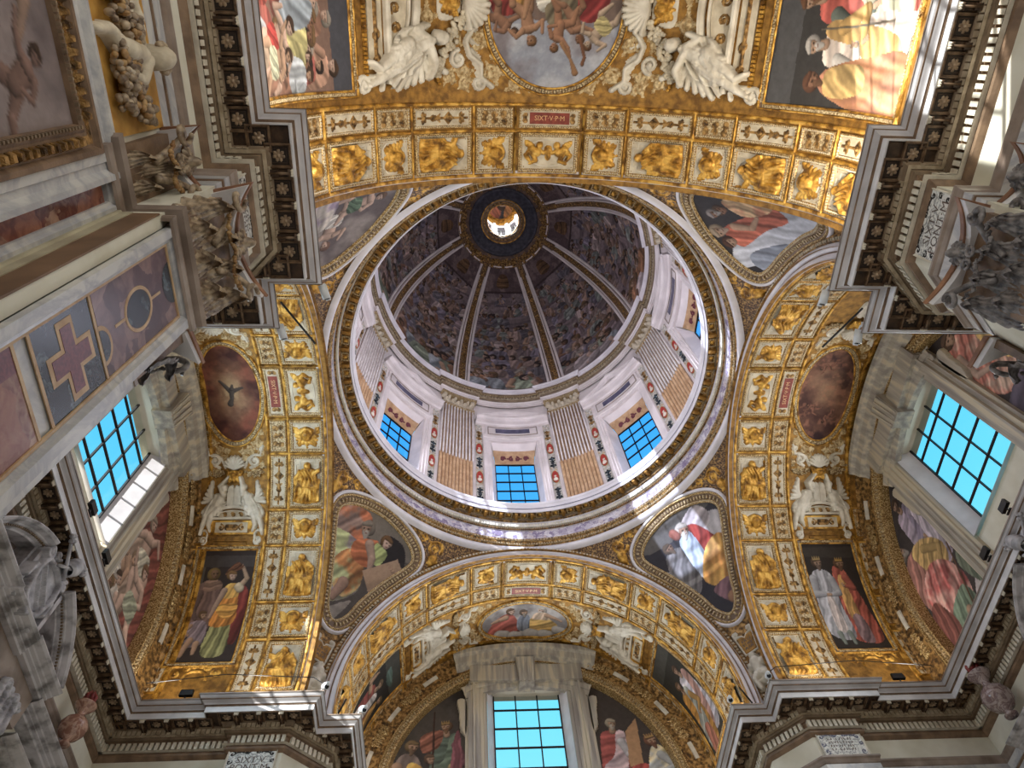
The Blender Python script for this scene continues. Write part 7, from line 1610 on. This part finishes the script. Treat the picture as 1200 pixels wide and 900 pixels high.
# ---- upper left pilaster, towards the top vault (marble inlay), x = -5.56 facing +x
f = wall_fn((-PF, -6.92), (1, 0))          # viewer facing the wall: x to the right = -y ... checked by the frame
t = thing('inlaid_pilaster', 'marble inlaid pilaster with a porphyry cross and its carved capital on the upper left pier', 'pilaster', wallM((-PF, -6.92, 4), (1, 0)))
hw = .6
mb = MB(); box(mb, (-hw, -1.6, 0), (hw, Z0 - .1, .02), f)
mould(mb, rect(-hw, -1.6, hw, Z0 - .1), [(0, 0), (0, .1), (.1, .1), (.12, .07), (.15, .06), (.16, .02)], f); part('shaft_border', mb, M_MARBLE, t)
mb = MB(); mould(mb, rect(-hw + .15, -1.45, hw - .15, Z0 - .3), [(0, .02), (.0, .05), (.03, .05), (.035, .03)], f); part('inlay_fillet', mb, M_TAN, t)
def slab2(nm, x0, z0, x1, z1, m, h=.035): q = MB(); box(q, (x0, z0, .0), (x1, z1, h), f); part(nm, q, m, t)
# x to the right when facing the wall; unprojected y runs -7.36..-6.5, so x = -(y + 6.92)
slab2('upper_panel', -.42, 6.28, .42, Z0 - .33, M_PURP); slab2('lower_panel', -.42, 2.2, .42, 5.05, M_PINKB); slab2('cross_ground', -.42, 5.3, .42, 6.2, M_GREEN, .036)
for z in (6.24, 5.27, 5.06): mb = MB(); box(mb, (-.42, z - .02, .03), (.42, z + .02, .042), f); part('inlay_band', mb, M_TAN, t)
cx, cz = 0.0, 5.77
def cross(a, b): return [(-a, -b), (-a, -b), (a, -b), (a, -a), (b, -a), (b, a), (a, a), (a, b), (-a, b), (-a, a), (-b, a), (-b, -a), (-a, -a)][1:]
mb = MB(); box(mb, (-.13, cz - .36, .036), (.13, cz + .36, .04), f); box(mb, (-.36, cz - .13, .036), (.36, cz + .13, .0402), f); part('cross_border', mb, M_TAN, t)
mb = MB(); box(mb, (-.085, cz - .3, .04), (.085, cz + .3, .044), f); box(mb, (-.3, cz - .085, .04), (.3, cz + .085, .0442), f); part('porphyry_cross', mb, M_PORPH, t)
mb = MB(); poly_fill(mb, ellipse(0.02, 7.12, .19, .27, 30), .037, f); part('green_roundel', mb, M_GREEN, t)
mb = MB(); mould(mb, ellipse(0.02, 7.12, .2, .285, 30), [(-.035, .036), (-.03, .042), (.0, .042), (.005, .036)], f); [box(mb, (0, z - .12, .035), (.03, z + .12, .04), f) for z in (7.55, 6.7)]; part('roundel_border', mb, M_TAN, t)
mb = MB(); poly_fill(mb, arc(.1, 6.27, .2, .2, 0, 180, 16), .038, f); part('half_roundel_border', mb, M_TAN, t)
mb = MB(); poly_fill(mb, arc(.1, 6.27, .155, .155, 0, 180, 16), .042, f); part('half_roundel', mb, M_GREEN, t)
mb = MB(); poly_fill(mb, arc(0, 8.0, .24, .24, 180, 360, 16), .038, f); part('top_half_roundel', mb, M_GREEN, t)
slab2('violet_strip', -.42, 4.75, -.2, 5.04, M_PORPH, .037)
capital(f, hw, Z0, 1.66, t, (M_CAPW, M_CAPW, M_CAPG))
# ---- matching pilaster on the left-vault side of the same pier (only its capital's profile shows), facing +y
f = wall_fn((-6.92, -PF), (0, 1)); t = thing('marble_pilaster', 'pilaster seen edge-on with carved capital under the left vault, upper left pier', 'pilaster', wallM((-6.92, -PF, 4), (0, 1)))
mb = MB(); box(mb, (-hw, -1.6, 0), (hw, Z0 - .1, .1), f); part('shaft', mb, M_MARBLE, t); capital(f, hw, Z0, 1.66, t, (M_CAPC, M_CAPC, M_CAPC))
# ---- recessed half pilaster beside it with red breccia
XR = -W_NS
f = wall_fn((XR, -8.0), (1, 0)); t = thing('recessed_pilaster', 'narrow recessed pilaster with a red breccia panel and carved capital', 'pilaster', wallM((XR, -8.0, 4), (1, 0)))
mb = MB(); box(mb, (-.34, -1.6, 0), (.34, Z0 - .1, .02), f); mould(mb, rect(-.34, -1.6, .34, Z0 - .1), [(0, 0), (0, .12), (.1, .12), (.12, .08), (.15, .07), (.16, .02)], f); part('shaft_border', mb, M_MARBLE, t)
mb = MB(); box(mb, (-.19, -1.4, .0), (.19, Z0 - .3, .04), f); part('red_panel', mb, M_RED, t); capital(f, .34, Z0, 1.66, t, (M_CAPW, M_CAPW, M_CAPG), False)
f = wall_fn((-5.84, -E8), (0, -1)); t = thing('pier_return', 'cream moulded side face with a painted shadow band between the red and the inlaid pilaster', 'wall panel', wallM((-5.84, -E8, 4), (0, -1)))
# facing -y: x to the viewer's right runs towards +x
mb = MB(); box(mb, (-.29, -1.6, 0), (.0, 8.1, .03), f); mould(mb, [(-.27, -1.6), (-.27, 8.1)], [(-.0, .03), (-.02, .07), (-.06, .08), (-.1, .05), (-.14, .05), (-.16, .02)], f, False); part('cream_moulding', mb, noisy('cream_return', L(160, 150, 126), L(196, 188, 160), 2, .5), t)
mb = MB(); box(mb, (.0, -1.6, 0), (.29, 8.1, .02), f); part('shadow_slab', mb, noisy('shadow_return', L(104, 80, 60), L(140, 110, 84), 1.5, .5), t)  # slab coloured brown to paint in the shadow band on the return
# ---- upper right pier
f = wall_fn((PF, -6.92), (-1, 0)); t = thing('marble_pilaster', 'large Corinthian pilaster with dark carved capital on the upper right pier', 'pilaster', wallM((PF, -6.92, 4), (-1, 0)))
mb = MB(); box(mb, (-hw, -1.6, 0), (hw, Z0 - .1, .1), f); part('shaft', mb, M_MARBLE, t); capital(f, hw, Z0, 1.66, t, (M_CAPC, M_CAPC, M_CAPC))
f = wall_fn((6.92, -PF), (0, 1)); t = thing('marble_pilaster', 'pilaster with carved capital facing the right vault, upper right pier', 'pilaster', wallM((6.92, -PF, 4), (0, 1)))
mb = MB(); box(mb, (-hw, -1.6, 0), (hw, Z0 - .1, .1), f); part('shaft', mb, M_MARBLE, t); capital(f, hw, Z0, 1.66, t, (M_CAPC, M_CAPC, M_CAPC))
f = wall_fn((W_NS, -8.05), (-1, 0)); t = thing('recessed_pilaster', 'narrow recessed pilaster with carved capital at the right edge of the picture', 'pilaster', wallM((W_NS, -8.05, 4), (-1, 0)))
mb = MB(); box(mb, (-.34, -1.6, 0), (.34, Z0 - .1, .1), f); part('shaft', mb, M_MARBLE, t); capital(f, .34, Z0, 1.66, t, (M_CAPC, M_CAPC, M_CAPC), False)
# ================================================================= left wall of the top arm: framed painting, garland relief, mouldings
XW = -6.13; f = wall_fn((XW, -10.4), (1, 0))   # x right = -(y + 10.4)?  see wallM: facing -x, right is +y
def yx(y): return (y + 10.4)
t = thing('wall_painting', 'large framed painting of an angel with a red wing at the left edge', 'painting', wallM((XW, -10.4, 6), (1, 0)))
x1, z1 = yx(-8.66), 7.72; x0, z0 = x1 - 3.9, 1.8
X, Y = pgrid(x0, x1, z0, z1, .03); P = Paint(X, Y, (128, 112, 112), 71, .05); P.cloud((150, 134, 134), .7, .4, .6, 3); P.cloud((104, 90, 94), .8, .5, .7, 8)
P.poly([(x1 - 1.7, 6.6), (x1 - .9, 6.9), (x1 - .5, 5.9), (x1 - .45, 4.7), (x1 - 1.1, 5.6), (x1 - 1.6, 5.9)], (116, 84, 84), (75, 4), .25); P.poly([(x1 - .9, 6.4), (x1 - .35, 5.6), (x1 - .3, 4.7), (x1 - .8, 5.4)], (130, 64, 58), (70, 5), .25)
nude(P, x1 - 1.5, 6.9, 1.5, 20, (176, 140, 120), 0, drape=(150, 140, 150)); nude(P, x1 - 2.4, 5.6, 1.6, -15, (170, 136, 116), 1, drape=(150, 144, 136)); nude(P, x1 - .5, 7.1, .8, 30, (150, 112, 100), 1)
mb = MB(); painting(mb, X, Y, np.ones(X.shape, bool), f, P.out(), .05); part('painted_canvas', mb, M_FR, t, True)
mb = MB(); fr = rect(x0, z0, x1, z1); mould(mb, fr, [(.0, .05), (-.01, .1), (-.06, .12), (-.09, .1), (-.24, .1), (-.27, .15), (-.32, .15), (-.36, .06), (-.36, 0)], f); part('bronze_frame', mb, M_BROWN, t)
mb = MB(); beads(mb, dens(fr, .3), -.17, .12, .11, .09, .1, .16, f, taper=.4); part('egg_moulding', mb, M_GOLDD, t); mb = MB(); beads(mb, dens(fr, .3), -.03, .06, .04, .04, .09, .14, f); part('bead_moulding', mb, M_BED, t)
mb = MB(); mould(mb, fr, [(-.36, .0), (-.37, .1), (-.5, .1), (-.56, .16), (-.62, .16), (-.66, 0)], f, e0=None); part('white_surround', mb, M_MARBLE, t)
zt = 8.34
def run(nm_thing, label, cat, pts, prof, mat, parts_=None):
    pass
# stepped string moulding at capital foot: wall, half pilaster, pilaster
pth = [(XW, -12.5), (XW, -8.36), (XW + .14, -8.36), (XW + .14, -7.66), (-PF, -7.66), (-PF + .12, -7.66), (-PF + .12, -6.28), (-PF, -6.28)]
pth = [(XW, -12.5), (XW, -8.38), (XW + .12, -8.38), (XW + .12, -7.6), (-PF + .1, -7.6), (-PF + .1, -6.26)]
lf = pth[::-1]
t = thing('string_moulding', 'grey stepped string moulding at the foot of the carved capitals, left wall', 'moulding', T(-6, -8, 8.3))
mb = MB(); mould(mb, lf, [(0, 8.1), (.03, 8.12), (.05, 8.16), (.05, 8.2), (.02, 8.22), (.02, 8.25), (.1, 8.26), (.14, 8.3), (.1, 8.36), (.0, 8.38)], closed=False); part('moulding', mb, M_TAUPE, t)
# garland relief on yellow ground
t = thing('garland_relief', 'stucco relief of a cherub holding a fruit garland on yellow ground, left wall', 'relief', wallM((XW, -9.8, 9.2), (1, 0)))
xg0, xg1 = yx(-12.4), yx(-8.42)
mb = MB(); box(mb, (xg0, 8.36, 0), (xg1, 9.98, .03), f); part('yellow_ground', mb, noisy('yellow_ground', L(170, 122, 50), L(206, 158, 78), 4, .6), t)
R_ = Relief(yx(-10.6), yx(-8.5), 8.4, 10.2, .02); cxh = yx(-9.25)
R_.cap(cxh, 9.72, .15, cxh + .02, 9.66, .13, .18); R_.cap(cxh - .05, 9.32, .12, cxh - .1, 9.0, .13, .1); R_.chain([(cxh + .02, 9.42), (cxh + .24, 9.2), (cxh + .1, 8.85)], [.08, .07, .04], .14); R_.chain([(cxh - .1, 9.42), (cxh - .45, 9.6), (cxh - .8, 9.5)], [.08, .06, .035], .08); R_.chain([(cxh - .1, 8.98), (cxh - .3, 8.75), (cxh - .3, 8.45)], [.11, .08, .045], .08)
for k in range(5): R_.cap(cxh - .3, 9.3, .08, cxh - .85, 9.1 + .12 * k, .05, .05)
R_.rough(.03, 14); mb = MB(); R_.build(mb, f, .0, scale=1.3); part('cherub', mb, M_CREAM, t, True)
mb = MB(); [ball(mb, (cxh + .15 * math.cos(a), 9.76 + .14 * math.sin(a), .26), .055, 7, 5, f) for a in np.linspace(-.3, 3.5, 10)]; part('cherub_hair', mb, M_CAPW, t, True)
for gi, (xa, xb) in enumerate(((yx(-8.6), yx(-9.5)), (yx(-9.5), yx(-10.9)), (yx(-10.9), yx(-12.2)))):
    r = random.Random(gi + 2); g = MB(); g2 = MB()
    for k in range(230):
        w = k / 229; x = xa + (xb - xa) * w; z = 9.35 - .45 * math.sin(PI * w); rr = .08 + .17 * math.sin(PI * w)
        ball(g if k % 4 else g2, (x + r.uniform(-rr, rr), z + r.uniform(-rr, rr), .1 + r.uniform(0, .12)), (r.uniform(.035, .06),) * 2 + (r.uniform(.03, .07),), 7, 5, f)
    part('fruit_garland', g, M_CAPW, t, True); part('ochre_fruit', g2, M_CAPG, t, True)
# ================================================================= monuments on the left and right end walls
def monument(arm, wd, sgn):
    f0 = endwall(arm); f = lambda P: f0(P * np.array([sgn, 1, 1]))      # x grows towards the picture's bottom
    M = endM(arm, sgn * 1.5, 10.5)
    t = thing('monument_pediment', f'grey marble broken pediment crowning the {wd} wall monument', 'pediment', M)
    dz = 0 if arm == 'west' else .45
    f_ = f; f = lambda P: f_(P + np.array([0, dz, 0]))
    cor = [(0, .1), (0, .5), (.03, .52), (.05, .58), (.08, .58), (.1, .64), (.12, .66), (.16, .76), (.2, .8), (.22, .8), (.24, .1)]
    for sd in (1, -1):
        a0, a1 = (29, 75) if sd > 0 else (105, 151); a = arc(0, 9.0, 2.13, 2.13, a0, a1, 16)
        mb = MB(); mould(mb, a, [(-x, h) for x, h in cor][::-1], f, False)
        for e in (a[0], a[-1]):
            u = (e - np.array([0, 9.0])) / 2.13; pg = [(e[0] + u[0] * x, e[1] + u[1] * x, h) for x, h in cor]; mb.add(f(np.array(pg)), [list(range(len(pg)))])
        part('curved_pediment_half', mb, M_MG, t)
        mb = MB(); beads(mb, arc(0, 9.0, 2.13, 2.13, a0 + 1, a1 - 1, 16), -.07, .06, .045, .045, .52, .62, f, False); part('bead_moulding', mb, M_BED, t)
        mb = MB(); e = a[-1] if sd > 0 else a[0]; xi = sd * .56; box(mb, (min(xi, xi + sd * .1), 10.1, .1), (max(xi, xi + sd * .1), 11.1, .62), f); box(mb, (min(xi, xi + sd * .16), 10.1, .1), (max(xi, xi + sd * .16), 11.1, .5), f); part('broken_end', mb, M_MG, t)
        mb = MB(); poly_fill(mb, [tuple(q) for q in a] + [(a[-1][0], 10.1), (a[0][0], 10.1)], .16, f); part('dark_tympanum', mb, M_TAUPE, t)
    mb = MB(); k_ = [(-x, h) for x, h in cor][::-1]; mould(mb, [(2.1, 9.86), (.8, 9.86), (.8, 9.8), (-.8, 9.8), (-.8, 9.86), (-2.1, 9.86)], k_, f, False); part('horizontal_cornice', mb, M_MG, t)
    mb = MB(); box(mb, (-2.0, 9.2, 0), (2.0, 9.9, .38), f, sub=4); part('dark_frieze', mb, M_TAUPE, t)
    mb = MB(); mould(mb, [(4.75, 9.66), (2.0, 9.66)], [(x, h - .25) for x, h in k_], f, False); mould(mb, [(4.75, 9.0), (2.0, 9.0)], [(x * .6, h - .3) for x, h in k_], f, False); part('side_cornice', mb, M_MG, t)
    mb = MB(); R_ = Relief(.7, 1.8, 8.6, 9.7, .02)
    for i in range(4): R_.leaf(.95 + .2 * i, 8.8, .5, .16, 90, .06); R_.scroll(1.0 + .2 * i, 9.35, .1, .03, 1.4, 0, (-1) ** i, .06)
    R_.build(mb, f, .4, scale=1.5); part('column_capital', mb, M_MS, t, True)
    t = thing('papal_arms', f'grey stone coat of arms with a papal tiara on the {wd} monument', 'coat of arms', M); cx_, cz_ = -.12, 10.55
    q = lambda x, y: (cx_ + x, cz_ + y); bx_ = (-.9, .75, 9.6, 11.5, .018)
    R_ = Relief(*bx_); R_.chain([q(-.36, .42), q(-.42, .1), q(-.3, -.4), q(0, -.62), q(.3, -.4), q(.42, .1), q(.36, .42), q(0, .5), q(-.36, .42)], .055, .2)
    for sd in (-1, 1): R_.scroll(cx_ + sd * .44, cz_ + .5, .13, .045, 1.4, 90, sd, .2); R_.scroll(cx_ + sd * .42, cz_ - .5, .12, .04, 1.4, -90, sd, .16); R_.scroll(cx_ + sd * .2, cz_ + .66, .1, .035, 1.3, 0, sd, .22); R_.cap(cx_ + sd * .5, cz_ + .1, .05, cx_ + sd * .52, cz_ - .2, .04, .18)
    mb = MB(); R_.build(mb, f, .45, scale=1.3); part('scroll_border', mb, M_MS, t, True)
    R_ = Relief(*bx_); R_.poly([q(-.34, .4), q(.34, .4), q(.38, .05), q(.26, -.35), q(0, -.55), q(-.26, -.35), q(-.38, .05)], .2); R_.chain([q(-.3, .25), q(.3, -.15)], .03, .24); R_.chain([q(-.34, .1), q(.22, -.32)], .02, .23); mb = MB(); R_.build(mb, f, .45, scale=1.2); part('shield', mb, M_MS, t, True)
    mb = MB(); tz = cz_ + .72; lathe(mb, [(.13, 0), (.17, .05), (.19, .07), (.18, .11), (.2, .2), (.215, .22), (.19, .25), (.19, .34), (.2, .36), (.17, .4), (.16, .47), (.1, .54), (.03, .58), (.0, .6)], 20, lambda P: f(np.stack([cx_ + .1 + P[:, 0] * .8 + .4 * P[:, 2], tz - .12 + P[:, 2] * .8 - .3 * P[:, 0], .85 + P[:, 1] * .8], 1))); part('papal_tiara', mb, M_MS, t, True)
    for sd in (-1, 1): mb = MB(); tube(mb, [(cx_ - sd * .2, cz_ + .4, .85), (cx_ + sd * .35, cz_ + .85, .9)], .035, 8, f); [ball(mb, (cx_ + sd * .42 + .07 * math.cos(q_), cz_ + .92 + .07 * math.sin(q_), .92), .05, 7, 5, f) for q_ in (0, 1.6, 3.2, 4.8)]; part('crossed_key', mb, M_MS, t, True)
    f = f_
    x_, z_, h_ = (3.5, 10.0, .74) if arm == 'west' else (4.05, 10.5, .92)
    ur = [(.0, 0), (.16, 0), (.17, .05), (.1, .09), (.09, .16), (.26, .26), (.36, .42), (.38, .58), (.32, .74), (.18, .86), (.11, .94), (.11, 1.04), (.2, 1.12), (.26, 1.2), (.3, 1.26), (.3, 1.3), (.2, 1.34), (.12, 1.4)]
    t = thing('stone_urn', f'reddish marble flaming urn at the corner of the {wd} monument', 'urn', M); mb = MB(); g = lambda P: f(np.stack([x_ + P[:, 0] * h_, z_ + P[:, 2] * h_, .5 + P[:, 1] * h_], 1)); lathe(mb, ur, 24, g); part('urn_body', mb, M_URN if arm == 'west' else M_URN2, t, True)
    mb = MB(); [tube(mb, [(.1 * math.cos(a), .1 * math.sin(a), 1.36), (.15 * math.cos(a + .4), .15 * math.sin(a + .4), 1.55), (.05 * math.cos(a), .05 * math.sin(a), 1.78)], [.07, .06, .01], 6, g) for a in np.linspace(0, 2 * PI, 7)[:-1]]; part('carved_flame', mb, M_FLAME, t, True)
M_MG = noisy('grey_monument_marble', L(120, 116, 116), L(196, 192, 194), 3, .4, c3=L(206, 202, 204)); M_MS = noisy('grey_carved_stone', L(140, 138, 142), L(206, 204, 208), 4, .5, bump=.2); M_URN = veined('reddish_urn_marble', L(150, 108, 92), L(196, 160, 140), 3, .2, .08); M_URN2 = veined('grey_urn_marble', L(176, 160, 156), L(120, 96, 96), 4, .2, .08); M_FLAME = noisy('red_flame', L(120, 44, 44), L(160, 76, 70), 5, .4)
monument('west', 'left', 1); monument('east', 'right', -1)
# ================================================================= light, sky, camera
def area(nm, loc, d, sx, sy, power, col):
    l = bpy.data.lights.new(nm, 'AREA'); l.shape = 'RECTANGLE'; l.size = sx; l.size_y = sy; l.energy = power; l.color = col
    o = bpy.data.objects.new(nm, l); C.objects.link(o); o.location = loc; o.rotation_euler = Vector(d).to_track_quat('-Z', 'Y').to_euler(); return o
DAY = (.86, .93, 1.0); WARM = (1.0, .92, .8)
K = 1.0
area('daylight_south', (0, 9.9, 15.4), (0, -1, -.05), 2, 3.6, 520 * K, DAY); area('daylight_sill', (0, 11.2, 15.8), (0, -1, 0), 1.9, 3.3, 14, DAY)
area('daylight_west', (-9.7, 0, 15.4), (1, 0, -.05), 2, 3.6, 620 * K, (.68, .86, 1)); area('daylight_sill', (-11.0, 0, 15.8), (1, 0, 0), 1.9, 3.3, 22, (.6, .88, 1))
area('daylight_east', (9.9, 0, 15.4), (-1, 0, -.05), 2, 3.6, 460 * K, (.95, .97, 1)); area('daylight_sill', (11.25, 0, 15.8), (-1, 0, 0), 1.9, 3.3, 22, (.6, .88, 1))
area('daylight_nave', (0, -14.5, 9), (0, 1, .35), 9, 12, 1050 * K, (1, .96, .9))
for k in range(8):
    c = k * PI / 4; area('daylight_drum', (6.75 * math.cos(c), 6.75 * math.sin(c), 25), (-math.cos(c), -math.sin(c), -.1), 1.6, 3.6, 290 * K, (.82, .84, 1.0))
area('daylight_lantern', (0, 0, 46.6), (0, 0, -1), 1.2, 1.2, 700, (1, .98, .95))
for arm in ('south', 'west', 'east', 'north'):          # the floodlights on the cornice shine up at the vaults
    (ax, ay), (sx, sy) = AX[arm]
    for sd in (-1, 1):
        for u in (7.3, 9.6): area('flood', (ax * u + sx * sd * 4.9, ay * u + sy * sd * 4.9, 12.55), (-sx * sd * .15 , -sy * sd * .15, 1), .5, .5, (170 if arm == 'north' else 46) * K, WARM)
area('flood_upper_right', (5.0, -7.4, 12.6), (.0, -.1, 1), .3, .3, 130, (1, .85, .6))
area('bounce_fill', (0, 0, 2.5), (0, 0, 1), 10, 10, 330 * K, (1, .95, .9))  # unseen fill added low down in place of light bounced off the floor
s = bpy.data.lights.new('sun', 'SUN'); s.energy = 22; s.angle = .009; s.color = (1, .96, .9); so = bpy.data.objects.new('sun', s); C.objects.link(so)
tgt = Vector((4.35, 4.6, 20.6)); src = Vector((-5.2, -5.0, 25.0)); so.rotation_euler = (tgt - src).to_track_quat('-Z', 'Y').to_euler(); so.location = (0, 0, 50)
w = bpy.data.worlds.new('sky'); bpy.context.scene.world = w; w.use_nodes = True; nt = w.node_tree; bg = nt.nodes['Background']
tc = nt.nodes.new('ShaderNodeTexCoord'); sp = nt.nodes.new('ShaderNodeSeparateXYZ'); nt.links.new(tc.outputs['Generated'], sp.inputs[0])
r = ramp(nt.nodes, [(.0, L(120, 110, 100)), (.5, L(150, 235, 248)), (.66, L(112, 222, 250)), (.9, L(70, 190, 250))]); nt.links.new(sp.outputs['Z'], r.inputs[0]); nt.links.new(r.outputs[0], bg.inputs[0]); bg.inputs[1].default_value = 2.3
cam = bpy.data.cameras.new('camera'); cam.sensor_width = 36; cam.lens = 813.73 / 1200 * 36; cam.clip_end = 300
co = bpy.data.objects.new('camera', cam); C.objects.link(co)
def cam_matrix():
    v = np.array(CAMROT); th = np.linalg.norm(v); k = v / th; Km = np.array([[0, -k[2], k[1]], [k[2], 0, -k[0]], [-k[1], k[0], 0]])
    R = np.eye(3) + math.sin(th) * Km + (1 - math.cos(th)) * Km @ Km
    a = math.radians(66.5); fw = np.array([0, math.cos(a), math.sin(a)]); rt = np.array([1., 0, 0]); dn = np.cross(fw, rt); B = np.array([rt, dn, fw]) @ R
    M = Matrix.Identity(4)
    for j in range(3): M[j][0] = B[0][j]; M[j][1] = -B[1][j]; M[j][2] = -B[2][j]
    M[0][3], M[1][3], M[2][3] = CAMLOC; return M
CAMROT = (0.0369, -0.0547, 0.0287); CAMLOC = (-2.0593, -9.4508, 0.0)
co.matrix_world = cam_matrix(); sc = bpy.context.scene; sc.camera = co
sc.view_settings.view_transform = 'Standard'; sc.view_settings.look = 'None'; sc.view_settings.exposure = -1.0; sc.view_settings.gamma = 1.0; sc.view_settings.use_curve_mapping = False
sc.cycles.max_bounces = 5; sc.cycles.diffuse_bounces = 3; sc.cycles.glossy_bounces = 2; sc.cycles.transmission_bounces = 4; sc.cycles.transparent_max_bounces = 6; sc.cycles.use_denoising = True; sc.cycles.sample_clamp_indirect = 4; sc.cycles.caustics_reflective = False; sc.cycles.caustics_refractive = False
